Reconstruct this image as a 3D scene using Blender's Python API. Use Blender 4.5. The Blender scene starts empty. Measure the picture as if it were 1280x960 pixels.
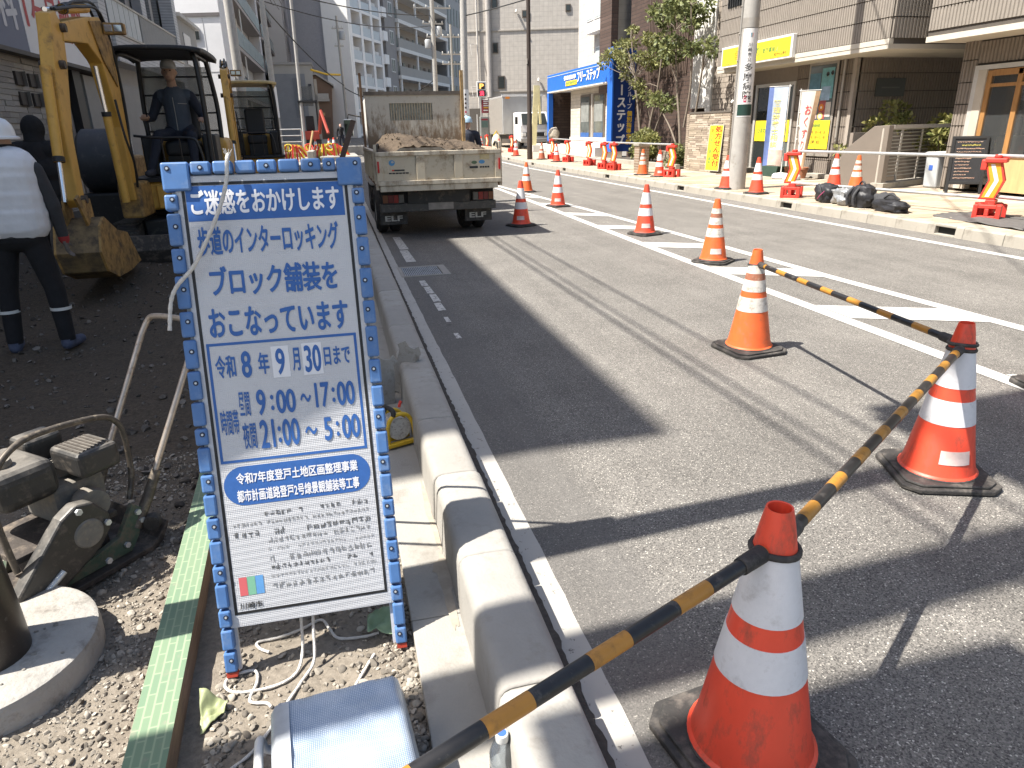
import bpy, bmesh, math, random
import numpy as np
from mathutils import Vector, Matrix, noise as mnoise

S = bpy.context.scene
COL = S.collection
RN = random.Random(11)
PI = math.pi

# ------------------------------------------------------------------ camera, sky, sun, exposure
cam_data = bpy.data.cameras.new('camera')
cam_data.sensor_width = 36.0
cam_data.lens = 24.47
cam_data.clip_start = 0.05
cam_data.clip_end = 2000.0
cam = bpy.data.objects.new('camera', cam_data)
COL.objects.link(cam)
RW = [[0.9707633524765672, 0.1007581388961854, 0.21786764545162166],
      [-0.23921614505875632, 0.33102058669314743, 0.9127984482505175],
      [-0.01985319701419771, 0.9382287400370454, -0.3454456280470401]]
cam.matrix_world = Matrix(((RW[0][0], RW[0][1], -RW[0][2], 0.0),
                           (RW[1][0], RW[1][1], -RW[1][2], 0.0),
                           (RW[2][0], RW[2][1], -RW[2][2], 1.5),
                           (0, 0, 0, 1)))
S.camera = cam

SUN_EL = math.radians(58.0)
SUN_H = Vector((-1.0, -0.08, 0.0)).normalized()          # horizontal direction towards the sun
sun_dir = Vector((SUN_H.x * math.cos(SUN_EL), SUN_H.y * math.cos(SUN_EL), math.sin(SUN_EL)))
world = bpy.data.worlds.new('World')
S.world = world
world.use_nodes = True
wn = world.node_tree.nodes
wl = world.node_tree.links
bg = wn['Background']
sky = wn.new('ShaderNodeTexSky')
sky.sky_type = 'NISHITA'
sky.sun_disc = False
sky.sun_elevation = SUN_EL
sky.sun_rotation = math.atan2(SUN_H.x, SUN_H.y)
sky.air_density = 1.2
sky.dust_density = 2.5
wl.new(sky.outputs['Color'], bg.inputs['Color'])
bg.inputs['Strength'].default_value = 0.088
sun_data = bpy.data.lights.new('sun', 'SUN')
sun_data.energy = 5.0
sun_data.angle = math.radians(0.55)
sun_data.color = (1.0, 0.95, 0.87)
sun = bpy.data.objects.new('sun', sun_data)
COL.objects.link(sun)
sun.rotation_euler = sun_dir.to_track_quat('Z', 'Y').to_euler()
sun.location = (-20, 0, 40)

vs = S.view_settings
vs.view_transform = 'Standard'
vs.look = 'None'
vs.exposure = 1.22
vs.gamma = 1.0
vs.use_curve_mapping = False
S.render.engine = 'CYCLES'
S.cycles.max_bounces = 5
S.cycles.diffuse_bounces = 3
S.cycles.glossy_bounces = 2
S.cycles.caustics_reflective = False
S.cycles.caustics_refractive = False
S.cycles.transparent_max_bounces = 12

# ------------------------------------------------------------------ helpers
def gz(y):
    """the street climbs gently in the distance"""
    return 0.0 if y < 28 else (y - 28) * 0.012

class MB:
    def __init__(self):
        self.v = []; self.f = []; self.m = []
    def add(self, vs, fs, m=0):
        o = len(self.v)
        self.v += [tuple(p) for p in vs]
        self.f += [tuple(i + o for i in f) for f in fs]
        self.m += [m] * len(fs)
        return self
    def box(self, x0, x1, y0, y1, z0, z1, m=0):
        return self.add([(x0,y0,z0),(x1,y0,z0),(x1,y1,z0),(x0,y1,z0),(x0,y0,z1),(x1,y0,z1),(x1,y1,z1),(x0,y1,z1)],
                        [(0,3,2,1),(4,5,6,7),(0,1,5,4),(1,2,6,5),(2,3,7,6),(3,0,4,7)], m)
    def obox(self, c, s, rot=(0,0,0), m=0):
        mt = Matrix.Translation(c) @ (rot if isinstance(rot, Matrix) else __import__('mathutils').Euler(rot).to_matrix().to_4x4())
        h = [k / 2 for k in s]
        pts = [mt @ Vector(p) for p in [(-h[0],-h[1],-h[2]),(h[0],-h[1],-h[2]),(h[0],h[1],-h[2]),(-h[0],h[1],-h[2]),
                                        (-h[0],-h[1],h[2]),(h[0],-h[1],h[2]),(h[0],h[1],h[2]),(-h[0],h[1],h[2])]]
        return self.add(pts, [(0,3,2,1),(4,5,6,7),(0,1,5,4),(1,2,6,5),(2,3,7,6),(3,0,4,7)], m)
    def tube(self, pts, r, n=8, m=0, cap=True):
        pts = [Vector(p) for p in pts]
        rs = r if isinstance(r, (list, tuple)) else [r] * len(pts)
        vs = []; prev = None
        for i, p in enumerate(pts):
            a = pts[max(i - 1, 0)]; b = pts[min(i + 1, len(pts) - 1)]
            t = (b - a)
            t = t.normalized() if t.length > 1e-9 else Vector((0, 0, 1))
            if prev is None:
                u = t.orthogonal().normalized()
            else:
                u = (prev - t * prev.dot(t))
                u = u.normalized() if u.length > 1e-6 else t.orthogonal().normalized()
            prev = u
            w = t.cross(u)
            for k in range(n):
                an = 2 * PI * k / n
                vs.append(p + (u * math.cos(an) + w * math.sin(an)) * rs[i])
        fs = []
        for i in range(len(pts) - 1):
            for k in range(n):
                k2 = (k + 1) % n
                fs.append((i*n+k, i*n+k2, (i+1)*n+k2, (i+1)*n+k))
        if cap:
            fs.append(tuple(range(n))[::-1])
            fs.append(tuple(range((len(pts)-1)*n, len(pts)*n)))
        return self.add(vs, fs, m)
    def cyl(self, p0, p1, r0, r1=None, n=12, m=0):
        return self.tube([p0, p1], [r0, r0 if r1 is None else r1], n, m)
    def lathe(self, prof, n=24, c=(0,0,0), m=0, close=True, rot=None):
        vs = []; fs = []
        for r, z in prof:
            for k in range(n):
                a = 2 * PI * k / n
                p = Vector((r*math.cos(a), r*math.sin(a), z))
                if rot is not None: p = rot @ p
                vs.append(p + Vector(c))
        for i in range(len(prof) - 1):
            for k in range(n):
                k2 = (k + 1) % n
                fs.append((i*n+k, i*n+k2, (i+1)*n+k2, (i+1)*n+k))
        if close:
            fs.append(tuple(range(n))[::-1])
            fs.append(tuple(range((len(prof)-1)*n, len(prof)*n)))
        return self.add(vs, fs, m)
    def prism(self, poly, a0, a1, axis='y', m=0):
        """2D polygon extruded along an axis; poly in the other two coordinates (xz, yz or xy)"""
        def mk(p, a):
            return (p[0], a, p[1]) if axis == 'y' else ((a, p[0], p[1]) if axis == 'x' else (p[0], p[1], a))
        n = len(poly)
        vs = [mk(p, a0) for p in poly] + [mk(p, a1) for p in poly]
        fs = [tuple(range(n)), tuple(range(2*n-1, n-1, -1))]
        fs += [(i, i+n, (i+1)%n+n, (i+1)%n) for i in range(n)]
        return self.add(vs, fs, m)
    def ell(self, c, r, nu=14, nv=10, m=0, rot=None):
        vs = []; fs = []
        for j in range(1, nv):
            t = PI * j / nv
            for i in range(nu):
                a = 2*PI*i/nu
                p = Vector((r[0]*math.sin(t)*math.cos(a), r[1]*math.sin(t)*math.sin(a), r[2]*math.cos(t)))
                vs.append(p)
        vs.append(Vector((0,0,r[2]))); vs.append(Vector((0,0,-r[2])))
        T = len(vs)-2; B = len(vs)-1
        for j in range(nv-2):
            for i in range(nu):
                i2 = (i+1)%nu
                fs.append((j*nu+i, (j+1)*nu+i, (j+1)*nu+i2, j*nu+i2))
        for i in range(nu):
            i2 = (i+1)%nu
            fs.append((T, i, i2)); fs.append((B, (nv-2)*nu+i2, (nv-2)*nu+i))
        if rot is not None: vs = [rot @ p for p in vs]
        return self.add([p + Vector(c) for p in vs], fs, m)
    def quad(self, a, b, c, d, m=0):
        return self.add([a, b, c, d], [(0, 1, 2, 3)], m)
    def mesh(self, name, mats, smooth=None):
        me = bpy.data.meshes.new(name)
        me.from_pydata(self.v, [], self.f)
        for mm in (mats if isinstance(mats, (list, tuple)) else [mats]):
            me.materials.append(mm)
        if any(self.m):
            me.polygons.foreach_set('material_index', self.m)
        bm = bmesh.new(); bm.from_mesh(me)
        bmesh.ops.recalc_face_normals(bm, faces=bm.faces)
        bm.to_mesh(me); bm.free()
        if smooth is not None:
            me.shade_smooth()
            me.set_sharp_from_angle(angle=math.radians(smooth))
        return me
    def build(self, name, mats, parent=None, smooth=None, bevel=0, local=False, seg=2):
        return place(name, self.mesh(name, mats, smooth), parent, bevel, local, seg)

def place(name, me, parent=None, bevel=0, local=False, seg=2):
    o = bpy.data.objects.new(name, me)
    COL.objects.link(o)
    if parent is not None:
        o.parent = parent
        if not local:                       # vertices were given in world coordinates: cancel the root's place
            w = Vector((0, 0, 0)); p = parent
            while p is not None:
                w += p.location; p = p.parent
            o.location = -w
    if bevel:
        b = o.modifiers.new('bevel', 'BEVEL')
        b.width = bevel; b.segments = seg; b.limit_method = 'ANGLE'; b.angle_limit = math.radians(35)
        b.harden_normals = False
    return o

def thing(name, label, cat, loc=(0,0,0), group=None, rz=0.0):
    o = bpy.data.objects.new(name, None)
    o.empty_display_size = 0.1
    COL.objects.link(o)
    o.location = loc
    o.rotation_euler = (0, 0, rz)
    return tag(o, label, cat, group)

def tag(o, label=None, cat=None, group=None, kind=None):
    if label: o['label'] = label
    if cat: o['category'] = cat
    if group: o['group'] = group
    if kind: o['kind'] = kind
    return o

def struct(o):
    o['kind'] = 'structure'
    return o

def copy_tree(o, parent=None):
    c = o.copy()
    COL.objects.link(c)
    c.parent = parent
    for ch in list(o.children):
        copy_tree(ch, c)
    return c

def add_copy(o, loc, label, group=None, rz=0.0, scale=None):
    c = copy_tree(o)
    c.location = loc
    c.rotation_euler = (0, 0, rz)
    if scale: c.scale = (scale,) * 3
    c['label'] = label
    if group: c['group'] = group
    return c

# ------------------------------------------------------------------ materials
MATS = {}
def M(name, col, rough=0.6, var=0.12, scale=6.0, bump=0.0, bscale=80.0, metal=0.0, dirt=None, spec=0.4,
      emit=None, trans=0.0, alpha=1.0, coat=0.0, stretch=None):
    """procedural material: base colour broken by two noises, optional dirt layer (colour, amount, scale) and bump"""
    if name in MATS: return MATS[name]
    m = bpy.data.materials.new(name); MATS[name] = m
    m.use_nodes = True
    nt = m.node_tree; N = nt.nodes; L = nt.links
    b = N['Principled BSDF']
    b.inputs['Roughness'].default_value = rough
    b.inputs['Metallic'].default_value = metal
    b.inputs['Specular IOR Level'].default_value = spec
    if trans: b.inputs['Transmission Weight'].default_value = trans
    if coat: b.inputs['Coat Weight'].default_value = coat
    b.inputs['Alpha'].default_value = alpha
    tc = N.new('ShaderNodeTexCoord')
    src = tc.outputs['Object']
    if stretch:
        mp = N.new('ShaderNodeMapping'); mp.inputs['Scale'].default_value = stretch
        L.new(src, mp.inputs['Vector']); src = mp.outputs['Vector']
    n1 = N.new('ShaderNodeTexNoise'); n1.inputs['Scale'].default_value = scale
    n1.inputs['Detail'].default_value = 6; n1.inputs['Roughness'].default_value = 0.65
    L.new(src, n1.inputs['Vector'])
    rmp = N.new('ShaderNodeMapRange')
    rmp.inputs['From Min'].default_value = 0.25; rmp.inputs['From Max'].default_value = 0.75
    rmp.inputs['To Min'].default_value = 1 - var; rmp.inputs['To Max'].default_value = 1 + var
    L.new(n1.outputs['Fac'], rmp.inputs['Value'])
    mul = N.new('ShaderNodeMix'); mul.data_type = 'RGBA'; mul.blend_type = 'MULTIPLY'
    mul.inputs['Factor'].default_value = 1.0
    mul.inputs['A'].default_value = (*col, 1)
    L.new(rmp.outputs['Result'], mul.inputs['B'])
    out = mul.outputs['Result']
    if dirt:
        dc, da, ds = dirt
        n2 = N.new('ShaderNodeTexNoise'); n2.inputs['Scale'].default_value = ds
        n2.inputs['Detail'].default_value = 8; n2.inputs['Roughness'].default_value = 0.7
        L.new(src, n2.inputs['Vector'])
        r2 = N.new('ShaderNodeMapRange')
        r2.inputs['From Min'].default_value = 0.62 - 0.35 * da; r2.inputs['From Max'].default_value = 0.78 - 0.2 * da
        L.new(n2.outputs['Fac'], r2.inputs['Value'])
        mx = N.new('ShaderNodeMix'); mx.data_type = 'RGBA'
        L.new(r2.outputs['Result'], mx.inputs['Factor'])
        L.new(out, mx.inputs['A']); mx.inputs['B'].default_value = (*dc, 1)
        out = mx.outputs['Result']
        rr = N.new('ShaderNodeMapRange'); rr.inputs['To Min'].default_value = rough; rr.inputs['To Max'].default_value = min(1, rough + 0.3)
        L.new(r2.outputs['Result'], rr.inputs['Value']); L.new(rr.outputs['Result'], b.inputs['Roughness'])
    L.new(out, b.inputs['Base Color'])
    if bump:
        n3 = N.new('ShaderNodeTexNoise'); n3.inputs['Scale'].default_value = bscale; n3.inputs['Detail'].default_value = 5
        L.new(src, n3.inputs['Vector'])
        bp = N.new('ShaderNodeBump'); bp.inputs['Strength'].default_value = bump; bp.inputs['Distance'].default_value = 0.01
        L.new(n3.outputs['Fac'], bp.inputs['Height']); L.new(bp.outputs['Normal'], b.inputs['Normal'])
    if emit:
        b.inputs['Emission Color'].default_value = (*emit[:3], 1); b.inputs['Emission Strength'].default_value = emit[3]
    return m

def nodes_of(name, rough=0.8):
    m = bpy.data.materials.new(name); MATS[name] = m
    m.use_nodes = True
    b = m.node_tree.nodes['Principled BSDF']; b.inputs['Roughness'].default_value = rough
    b.inputs['Specular IOR Level'].default_value = 0.35
    return m, m.node_tree.nodes, m.node_tree.links, b

def brick_mat(name, c1, c2, mortar, bw, bh, plane='yz', msize=0.02, rough=0.8, bump=0.4, offset=0.5, rot=False):
    """coursed tile or brick for surfaces too far away to tell the pieces apart"""
    m, N, L, b = nodes_of(name, rough)
    tc = N.new('ShaderNodeTexCoord'); sp = N.new('ShaderNodeSeparateXYZ'); cb = N.new('ShaderNodeCombineXYZ')
    L.new(tc.outputs['Object'], sp.inputs[0])
    ax = {'yz': ('Y', 'Z'), 'xz': ('X', 'Z'), 'xy': ('X', 'Y')}[plane]
    if rot: ax = ax[::-1]
    if plane == 'any':
        pass
    L.new(sp.outputs[ax[0]], cb.inputs['X']); L.new(sp.outputs[ax[1]], cb.inputs['Y'])
    br = N.new('ShaderNodeTexBrick')
    br.offset = offset
    br.inputs['Color1'].default_value = (*c1, 1); br.inputs['Color2'].default_value = (*c2, 1); br.inputs['Mortar'].default_value = (*mortar, 1)
    br.inputs['Scale'].default_value = 1.0
    br.inputs['Brick Width'].default_value = bw; br.inputs['Row Height'].default_value = bh
    br.inputs['Mortar Size'].default_value = msize
    L.new(cb.outputs[0], br.inputs['Vector'])
    ns = N.new('ShaderNodeTexNoise'); ns.inputs['Scale'].default_value = 3.0; ns.inputs['Detail'].default_value = 6
    L.new(tc.outputs['Object'], ns.inputs['Vector'])
    mr = N.new('ShaderNodeMapRange'); mr.inputs['To Min'].default_value = 0.78; mr.inputs['To Max'].default_value = 1.2
    L.new(ns.outputs['Fac'], mr.inputs['Value'])
    mx = N.new('ShaderNodeMix'); mx.data_type = 'RGBA'; mx.blend_type = 'MULTIPLY'; mx.inputs['Factor'].default_value = 1
    L.new(br.outputs['Color'], mx.inputs['A']); L.new(mr.outputs['Result'], mx.inputs['B'])
    L.new(mx.outputs['Result'], b.inputs['Base Color'])
    bp = N.new('ShaderNodeBump'); bp.inputs['Strength'].default_value = bump; bp.inputs['Distance'].default_value = 0.02
    inv = N.new('ShaderNodeMath'); inv.operation = 'SUBTRACT'; inv.inputs[0].default_value = 1
    L.new(br.outputs['Fac'], inv.inputs[1]); L.new(inv.outputs[0], bp.inputs['Height']); L.new(bp.outputs['Normal'], b.inputs['Normal'])
    return m

# ------------------------------------------------------------------ lettering
def glyph_mesh(s, bold):
    cu = bpy.data.curves.new('lettering', 'FONT')
    cu.body = s
    cu.size = 1.0
    cu.offset = min(bold, 0.008)
    cu.resolution_u = 4
    ob = bpy.data.objects.new('lettering', cu)
    COL.objects.link(ob)
    dg = bpy.context.evaluated_depsgraph_get()
    me = bpy.data.meshes.new_from_object(ob.evaluated_get(dg))
    bpy.data.objects.remove(ob); bpy.data.curves.remove(cu)
    return me

def lettering(s, x, y, w, h, mat, frame, parent, bold=0.018, vertical=False, name='lettering', lift=0.0015, italic=0.0):
    """text fitted into the box (x, y, w, h) of a panel; frame maps panel x,y,z to the world; kept as one mesh"""
    vs = []; fs = []
    def put(me, bx, by, bw, bh, rot=False, fill=True):
        n = len(me.vertices)
        if n == 0: return
        co = np.empty(n * 3); me.vertices.foreach_get('co', co); co = co.reshape(-1, 3)
        if rot: co = np.stack([co[:, 1], -co[:, 0], co[:, 2]], 1)
        lo = co.min(0); hi = co.max(0); d = np.maximum(hi - lo, 1e-6)
        if fill:
            sc = np.array([bw / d[0], bh / d[1]]); off = np.array([bx, by])
        else:
            k = min(bw / d[0], bh / d[1], bw / 0.95)
            sc = np.array([bw / 0.95, bh / 0.95]); off = np.array([bx + (bw - d[0]*sc[0]) / 2, by + (bh - d[1]*sc[1]) / 2])
        p = (co[:, :2] - lo[:2]) * sc + off
        o = len(vs)
        bx_off = bold * sc[0] * 0.75; by_off = bold * sc[1] * 0.45
        for k, (dx, dy) in enumerate(((0, 0), (bx_off, 0), (-bx_off, 0), (0, by_off), (0, -by_off))):   # struck five times: bold face
            o = len(vs)
            vs.extend([(q[0] + dx + italic * (q[1] - by), q[1] + dy, lift + 0.00005 * k) for q in p])
            for pl in me.polygons: fs.append(tuple(i + o for i in pl.vertices))
    if vertical:
        n = len(s); ch = h / n
        for i, c in enumerate(s):
            if c == ' ': continue
            me = glyph_mesh(c, bold)
            put(me, x, y + h - (i + 1) * ch + ch * 0.04, w, ch * 0.92, rot=c in 'ー～~-', fill=False)
            bpy.data.meshes.remove(me)
    else:
        me = glyph_mesh(s, bold)
        put(me, x, y, w, h)
        bpy.data.meshes.remove(me)
    me = bpy.data.meshes.new(name)
    me.from_pydata([frame @ Vector(p) for p in vs], [], fs)
    me.materials.append(mat)
    return place(name, me, parent)

def frame_of(o, ex, ey):
    """panel frame: origin, unit x, unit y -> matrix"""
    ex = Vector(ex).normalized(); ey = Vector(ey).normalized(); ez = ex.cross(ey)
    return Matrix(((ex.x, ey.x, ez.x, o[0]), (ex.y, ey.y, ez.y, o[1]), (ex.z, ey.z, ez.z, o[2]), (0, 0, 0, 1)))

def fbox(mb, fr, x0, x1, y0, y1, z0, z1, m=0):
    vs = [fr @ Vector(p) for p in [(x0,y0,z0),(x1,y0,z0),(x1,y1,z0),(x0,y1,z0),(x0,y0,z1),(x1,y0,z1),(x1,y1,z1),(x0,y1,z1)]]
    return mb.add(vs, [(0,3,2,1),(4,5,6,7),(0,1,5,4),(1,2,6,5),(2,3,7,6),(3,0,4,7)], m)

# ------------------------------------------------------------------ one continuous body from tapered limbs
def body_mesh(prims, mats, voxel=0.014, smooth=4):
    """prims: (p0, p1, r0, r1, material index[, squash matrix]); merged by voxel remesh into ONE surface"""
    mb = MB()
    for pr in prims:
        p0, p1, r0, r1 = Vector(pr[0]), Vector(pr[1]), pr[2], pr[3]
        d = p1 - p0
        n = 14
        if d.length < 1e-5:
            mb.ell(p0, (r0, r0, r1), n, 10); continue
        pts = []; rs = []
        t = d.normalized()
        for k in range(5):
            a = -PI/2 + PI/2 * k / 4 * 0.98 + 0.02
            pts.append(p0 + t * r0 * math.sin(a)); rs.append(max(r0 * math.cos(a), 0.002))
        for k in range(5):
            a = PI/2 * k / 4 * 0.98
            pts.append(p1 + t * r1 * math.sin(a)); rs.append(max(r1 * math.cos(a), 0.002))
        mb.tube(pts, rs, n)
    me = mb.mesh('body', mats)
    o = bpy.data.objects.new('body', me); COL.objects.link(o)
    r = o.modifiers.new('r', 'REMESH'); r.mode = 'VOXEL'; r.voxel_size = voxel
    s = o.modifiers.new('s', 'SMOOTH'); s.factor = 0.5; s.iterations = smooth
    dg = bpy.context.evaluated_depsgraph_get()
    out = bpy.data.meshes.new_from_object(o.evaluated_get(dg))
    bpy.data.objects.remove(o)
    n = len(out.polygons)
    cs = np.empty(n * 3); out.polygons.foreach_get('center', cs); cs = cs.reshape(-1, 3)
    best = np.full(n, 1e9); idx = np.zeros(n, dtype=np.int32)
    for pr in prims:
        a = np.array(pr[0]); b = np.array(pr[1]); ab = b - a; L2 = max(ab @ ab, 1e-9)
        t = np.clip(((cs - a) @ ab) / L2, 0, 1)
        d = np.linalg.norm(cs - (a + t[:, None] * ab), axis=1) - (pr[2] + (pr[3] - pr[2]) * t)
        if abs(ab @ ab) < 1e-9: d = np.linalg.norm((cs - a) / np.array([1, 1, pr[3] / pr[2]]), axis=1) - pr[2]
        k = d < best
        best[k] = d[k]; idx[k] = pr[4]
    out.materials.clear()
    for mm in mats: out.materials.append(mm)
    out.polygons.foreach_set('material_index', idx)
    out.shade_smooth()
    return out

def hand_prims(wrist, d, side, mi, curl=0.5, palm_n=(0, -1, 0)):
    """palm, four fingers and a thumb from a wrist point; d = direction of the hand, side = towards the thumb"""
    d = Vector(d).normalized(); s = Vector(side); s = (s - d * s.dot(d)).normalized(); n = d.cross(s)
    w = Vector(wrist)
    pr = []
    for k in range(-1, 2):
        pr.append((w + s * 0.022 * k, w + d * 0.085 + s * 0.026 * k, 0.018, 0.016, mi))
    for k, ln in enumerate((0.072, 0.080, 0.075, 0.058)):
        b = w + d * 0.088 + s * (0.036 - 0.024 * k)
        m = b + (d * math.cos(curl * 0.6) + n * math.sin(curl * 0.6) + s * (0.12 - 0.08 * k)) * ln * 0.5
        e = m + (d * math.cos(curl * 1.6) + n * math.sin(curl * 1.6)) * ln * 0.5
        pr += [(b, m, 0.0105, 0.0095, mi), (m, e, 0.0095, 0.008, mi)]
    b = w + d * 0.03 + s * 0.035
    m = b + (s * 0.75 + d * 0.6 + n * 0.3) * 0.035
    e = m + (d * 0.9 + n * 0.45 + s * 0.1) * 0.035
    pr += [(b, m, 0.0135, 0.012, mi), (m, e, 0.012, 0.0095, mi)]
    return pr
# ================================================================== SETTING
def asphalt_mat():
    m, N, L, b = nodes_of('asphalt', 0.82)
    tc = N.new('ShaderNodeTexCoord')
    vo = N.new('ShaderNodeTexVoronoi'); vo.inputs['Scale'].default_value = 230
    L.new(tc.outputs['Object'], vo.inputs['Vector'])
    sp = N.new('ShaderNodeSeparateColor'); L.new(vo.outputs['Color'], sp.inputs[0])
    cr = N.new('ShaderNodeValToRGB')
    e = cr.color_ramp.elements
    e[0].position = 0.0; e[0].color = (0.055, 0.051, 0.047, 1)
    e[1].position = 1.0; e[1].color = (0.52, 0.49, 0.43, 1)
    for p, c in ((0.35, (0.130, 0.122, 0.111, 1)), (0.7, (0.172, 0.161, 0.145, 1)), (0.95, (0.22, 0.205, 0.182, 1))):
        q = e.new(p); q.color = c
    L.new(sp.outputs['Red'], cr.inputs['Fac'])
    n = N.new('ShaderNodeTexNoise'); n.inputs['Scale'].default_value = 1.3; n.inputs['Detail'].default_value = 8; n.inputs['Roughness'].default_value = 0.7
    L.new(tc.outputs['Object'], n.inputs['Vector'])
    mr = N.new('ShaderNodeMapRange'); mr.inputs['From Min'].default_value = .3; mr.inputs['From Max'].default_value = .7
    mr.inputs['To Min'].default_value = 0.82; mr.inputs['To Max'].default_value = 1.2
    L.new(n.outputs['Fac'], mr.inputs['Value'])
    mx = N.new('ShaderNodeMix'); mx.data_type = 'RGBA'; mx.blend_type = 'MULTIPLY'; mx.inputs['Factor'].default_value = 1
    L.new(cr.outputs['Color'], mx.inputs['A']); L.new(mr.outputs['Result'], mx.inputs['B'])
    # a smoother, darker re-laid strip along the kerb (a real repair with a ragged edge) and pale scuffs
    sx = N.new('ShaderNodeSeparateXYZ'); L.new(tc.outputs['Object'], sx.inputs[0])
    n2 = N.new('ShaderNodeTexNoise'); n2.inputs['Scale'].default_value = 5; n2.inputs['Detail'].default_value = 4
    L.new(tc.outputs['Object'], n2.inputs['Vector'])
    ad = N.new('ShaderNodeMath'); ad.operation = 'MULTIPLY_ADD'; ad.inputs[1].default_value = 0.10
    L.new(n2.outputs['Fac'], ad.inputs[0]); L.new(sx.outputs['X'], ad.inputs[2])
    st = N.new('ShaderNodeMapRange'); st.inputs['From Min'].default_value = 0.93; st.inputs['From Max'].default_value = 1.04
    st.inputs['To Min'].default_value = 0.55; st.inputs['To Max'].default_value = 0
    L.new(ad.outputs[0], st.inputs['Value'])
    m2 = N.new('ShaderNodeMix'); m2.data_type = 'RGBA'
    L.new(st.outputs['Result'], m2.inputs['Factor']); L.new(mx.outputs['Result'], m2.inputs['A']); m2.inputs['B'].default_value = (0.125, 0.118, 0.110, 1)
    n4 = N.new('ShaderNodeTexNoise'); n4.inputs['Scale'].default_value = 2.2; n4.inputs['Detail'].default_value = 9; n4.inputs['Roughness'].default_value = .75
    mp4 = N.new('ShaderNodeMapping'); mp4.inputs['Scale'].default_value = (1, 0.35, 1)
    L.new(tc.outputs['Object'], mp4.inputs['Vector']); L.new(mp4.outputs['Vector'], n4.inputs['Vector'])
    r4 = N.new('ShaderNodeMapRange'); r4.inputs['From Min'].default_value = .60; r4.inputs['From Max'].default_value = .74; r4.inputs['To Max'].default_value = .35
    L.new(n4.outputs['Fac'], r4.inputs['Value'])
    m4 = N.new('ShaderNodeMix'); m4.data_type = 'RGBA'
    L.new(r4.outputs['Result'], m4.inputs['Factor']); L.new(m2.outputs['Result'], m4.inputs['A']); m4.inputs['B'].default_value = (0.27, 0.25, 0.22, 1)
    # long faint streaks left by traffic along the lane, and a few dark oil drips
    n6 = N.new('ShaderNodeTexNoise'); n6.inputs['Scale'].default_value = 1.0; n6.inputs['Detail'].default_value = 7; n6.inputs['Roughness'].default_value = .6
    mp6 = N.new('ShaderNodeMapping'); mp6.inputs['Scale'].default_value = (3.2, 0.10, 1)
    L.new(tc.outputs['Object'], mp6.inputs['Vector']); L.new(mp6.outputs['Vector'], n6.inputs['Vector'])
    r6 = N.new('ShaderNodeMapRange'); r6.inputs['From Min'].default_value = .32; r6.inputs['From Max'].default_value = .68; r6.inputs['To Min'].default_value = .86; r6.inputs['To Max'].default_value = 1.10
    L.new(n6.outputs['Fac'], r6.inputs['Value'])
    m6 = N.new('ShaderNodeMix'); m6.data_type = 'RGBA'; m6.blend_type = 'MULTIPLY'; m6.inputs['Factor'].default_value = 1
    L.new(m4.outputs['Result'], m6.inputs['A']); L.new(r6.outputs['Result'], m6.inputs['B'])
    v7 = N.new('ShaderNodeTexVoronoi'); v7.inputs['Scale'].default_value = 1.7; L.new(tc.outputs['Object'], v7.inputs['Vector'])
    r7 = N.new('ShaderNodeMapRange'); r7.inputs['From Min'].default_value = .012; r7.inputs['From Max'].default_value = .05; r7.inputs['To Min'].default_value = .55; r7.inputs['To Max'].default_value = 1
    L.new(v7.outputs['Distance'], r7.inputs['Value'])
    m7 = N.new('ShaderNodeMix'); m7.data_type = 'RGBA'; m7.blend_type = 'MULTIPLY'; m7.inputs['Factor'].default_value = 1
    L.new(m6.outputs['Result'], m7.inputs['A']); L.new(r7.outputs['Result'], m7.inputs['B'])
    L.new(m7.outputs['Result'], b.inputs['Base Color'])
    bp = N.new('ShaderNodeBump'); bp.inputs['Strength'].default_value = 0.55; bp.inputs['Distance'].default_value = 0.006
    n5 = N.new('ShaderNodeTexNoise'); n5.inputs['Scale'].default_value = 220; n5.inputs['Detail'].default_value = 2
    L.new(tc.outputs['Object'], n5.inputs['Vector'])
    L.new(n5.outputs['Fac'], bp.inputs['Height']); L.new(bp.outputs['Normal'], b.inputs['Normal'])
    return m

def worn_paint(name, paint, under, wear, scale=9.0):
    m, N, L, b = nodes_of(name, 0.6)
    tc = N.new('ShaderNodeTexCoord')
    n = N.new('ShaderNodeTexNoise'); n.inputs['Scale'].default_value = scale; n.inputs['Detail'].default_value = 10; n.inputs['Roughness'].default_value = 0.75
    L.new(tc.outputs['Object'], n.inputs['Vector'])
    r = N.new('ShaderNodeMapRange'); r.inputs['From Min'].default_value = 0.66 - wear*0.3; r.inputs['From Max'].default_value = 0.70 - wear*0.3
    L.new(n.outputs['Fac'], r.inputs['Value'])
    n2 = N.new('ShaderNodeTexNoise'); n2.inputs['Scale'].default_value = 3; n2.inputs['Detail'].default_value = 8
    L.new(tc.outputs['Object'], n2.inputs['Vector'])
    r2 = N.new('ShaderNodeMapRange'); r2.inputs['To Min'].default_value = .75; r2.inputs['To Max'].default_value = 1.12
    L.new(n2.outputs['Fac'], r2.inputs['Value'])
    mm = N.new('ShaderNodeMix'); mm.data_type = 'RGBA'; mm.blend_type = 'MULTIPLY'; mm.inputs['Factor'].default_value = 1
    mm.inputs['A'].default_value = (*paint, 1); L.new(r2.outputs['Result'], mm.inputs['B'])
    mx = N.new('ShaderNodeMix'); mx.data_type = 'RGBA'
    L.new(r.outputs['Result'], mx.inputs['Factor']); L.new(mm.outputs['Result'], mx.inputs['A']); mx.inputs['B'].default_value = (*under, 1)
    L.new(mx.outputs['Result'], b.inputs['Base Color'])
    return m

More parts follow.
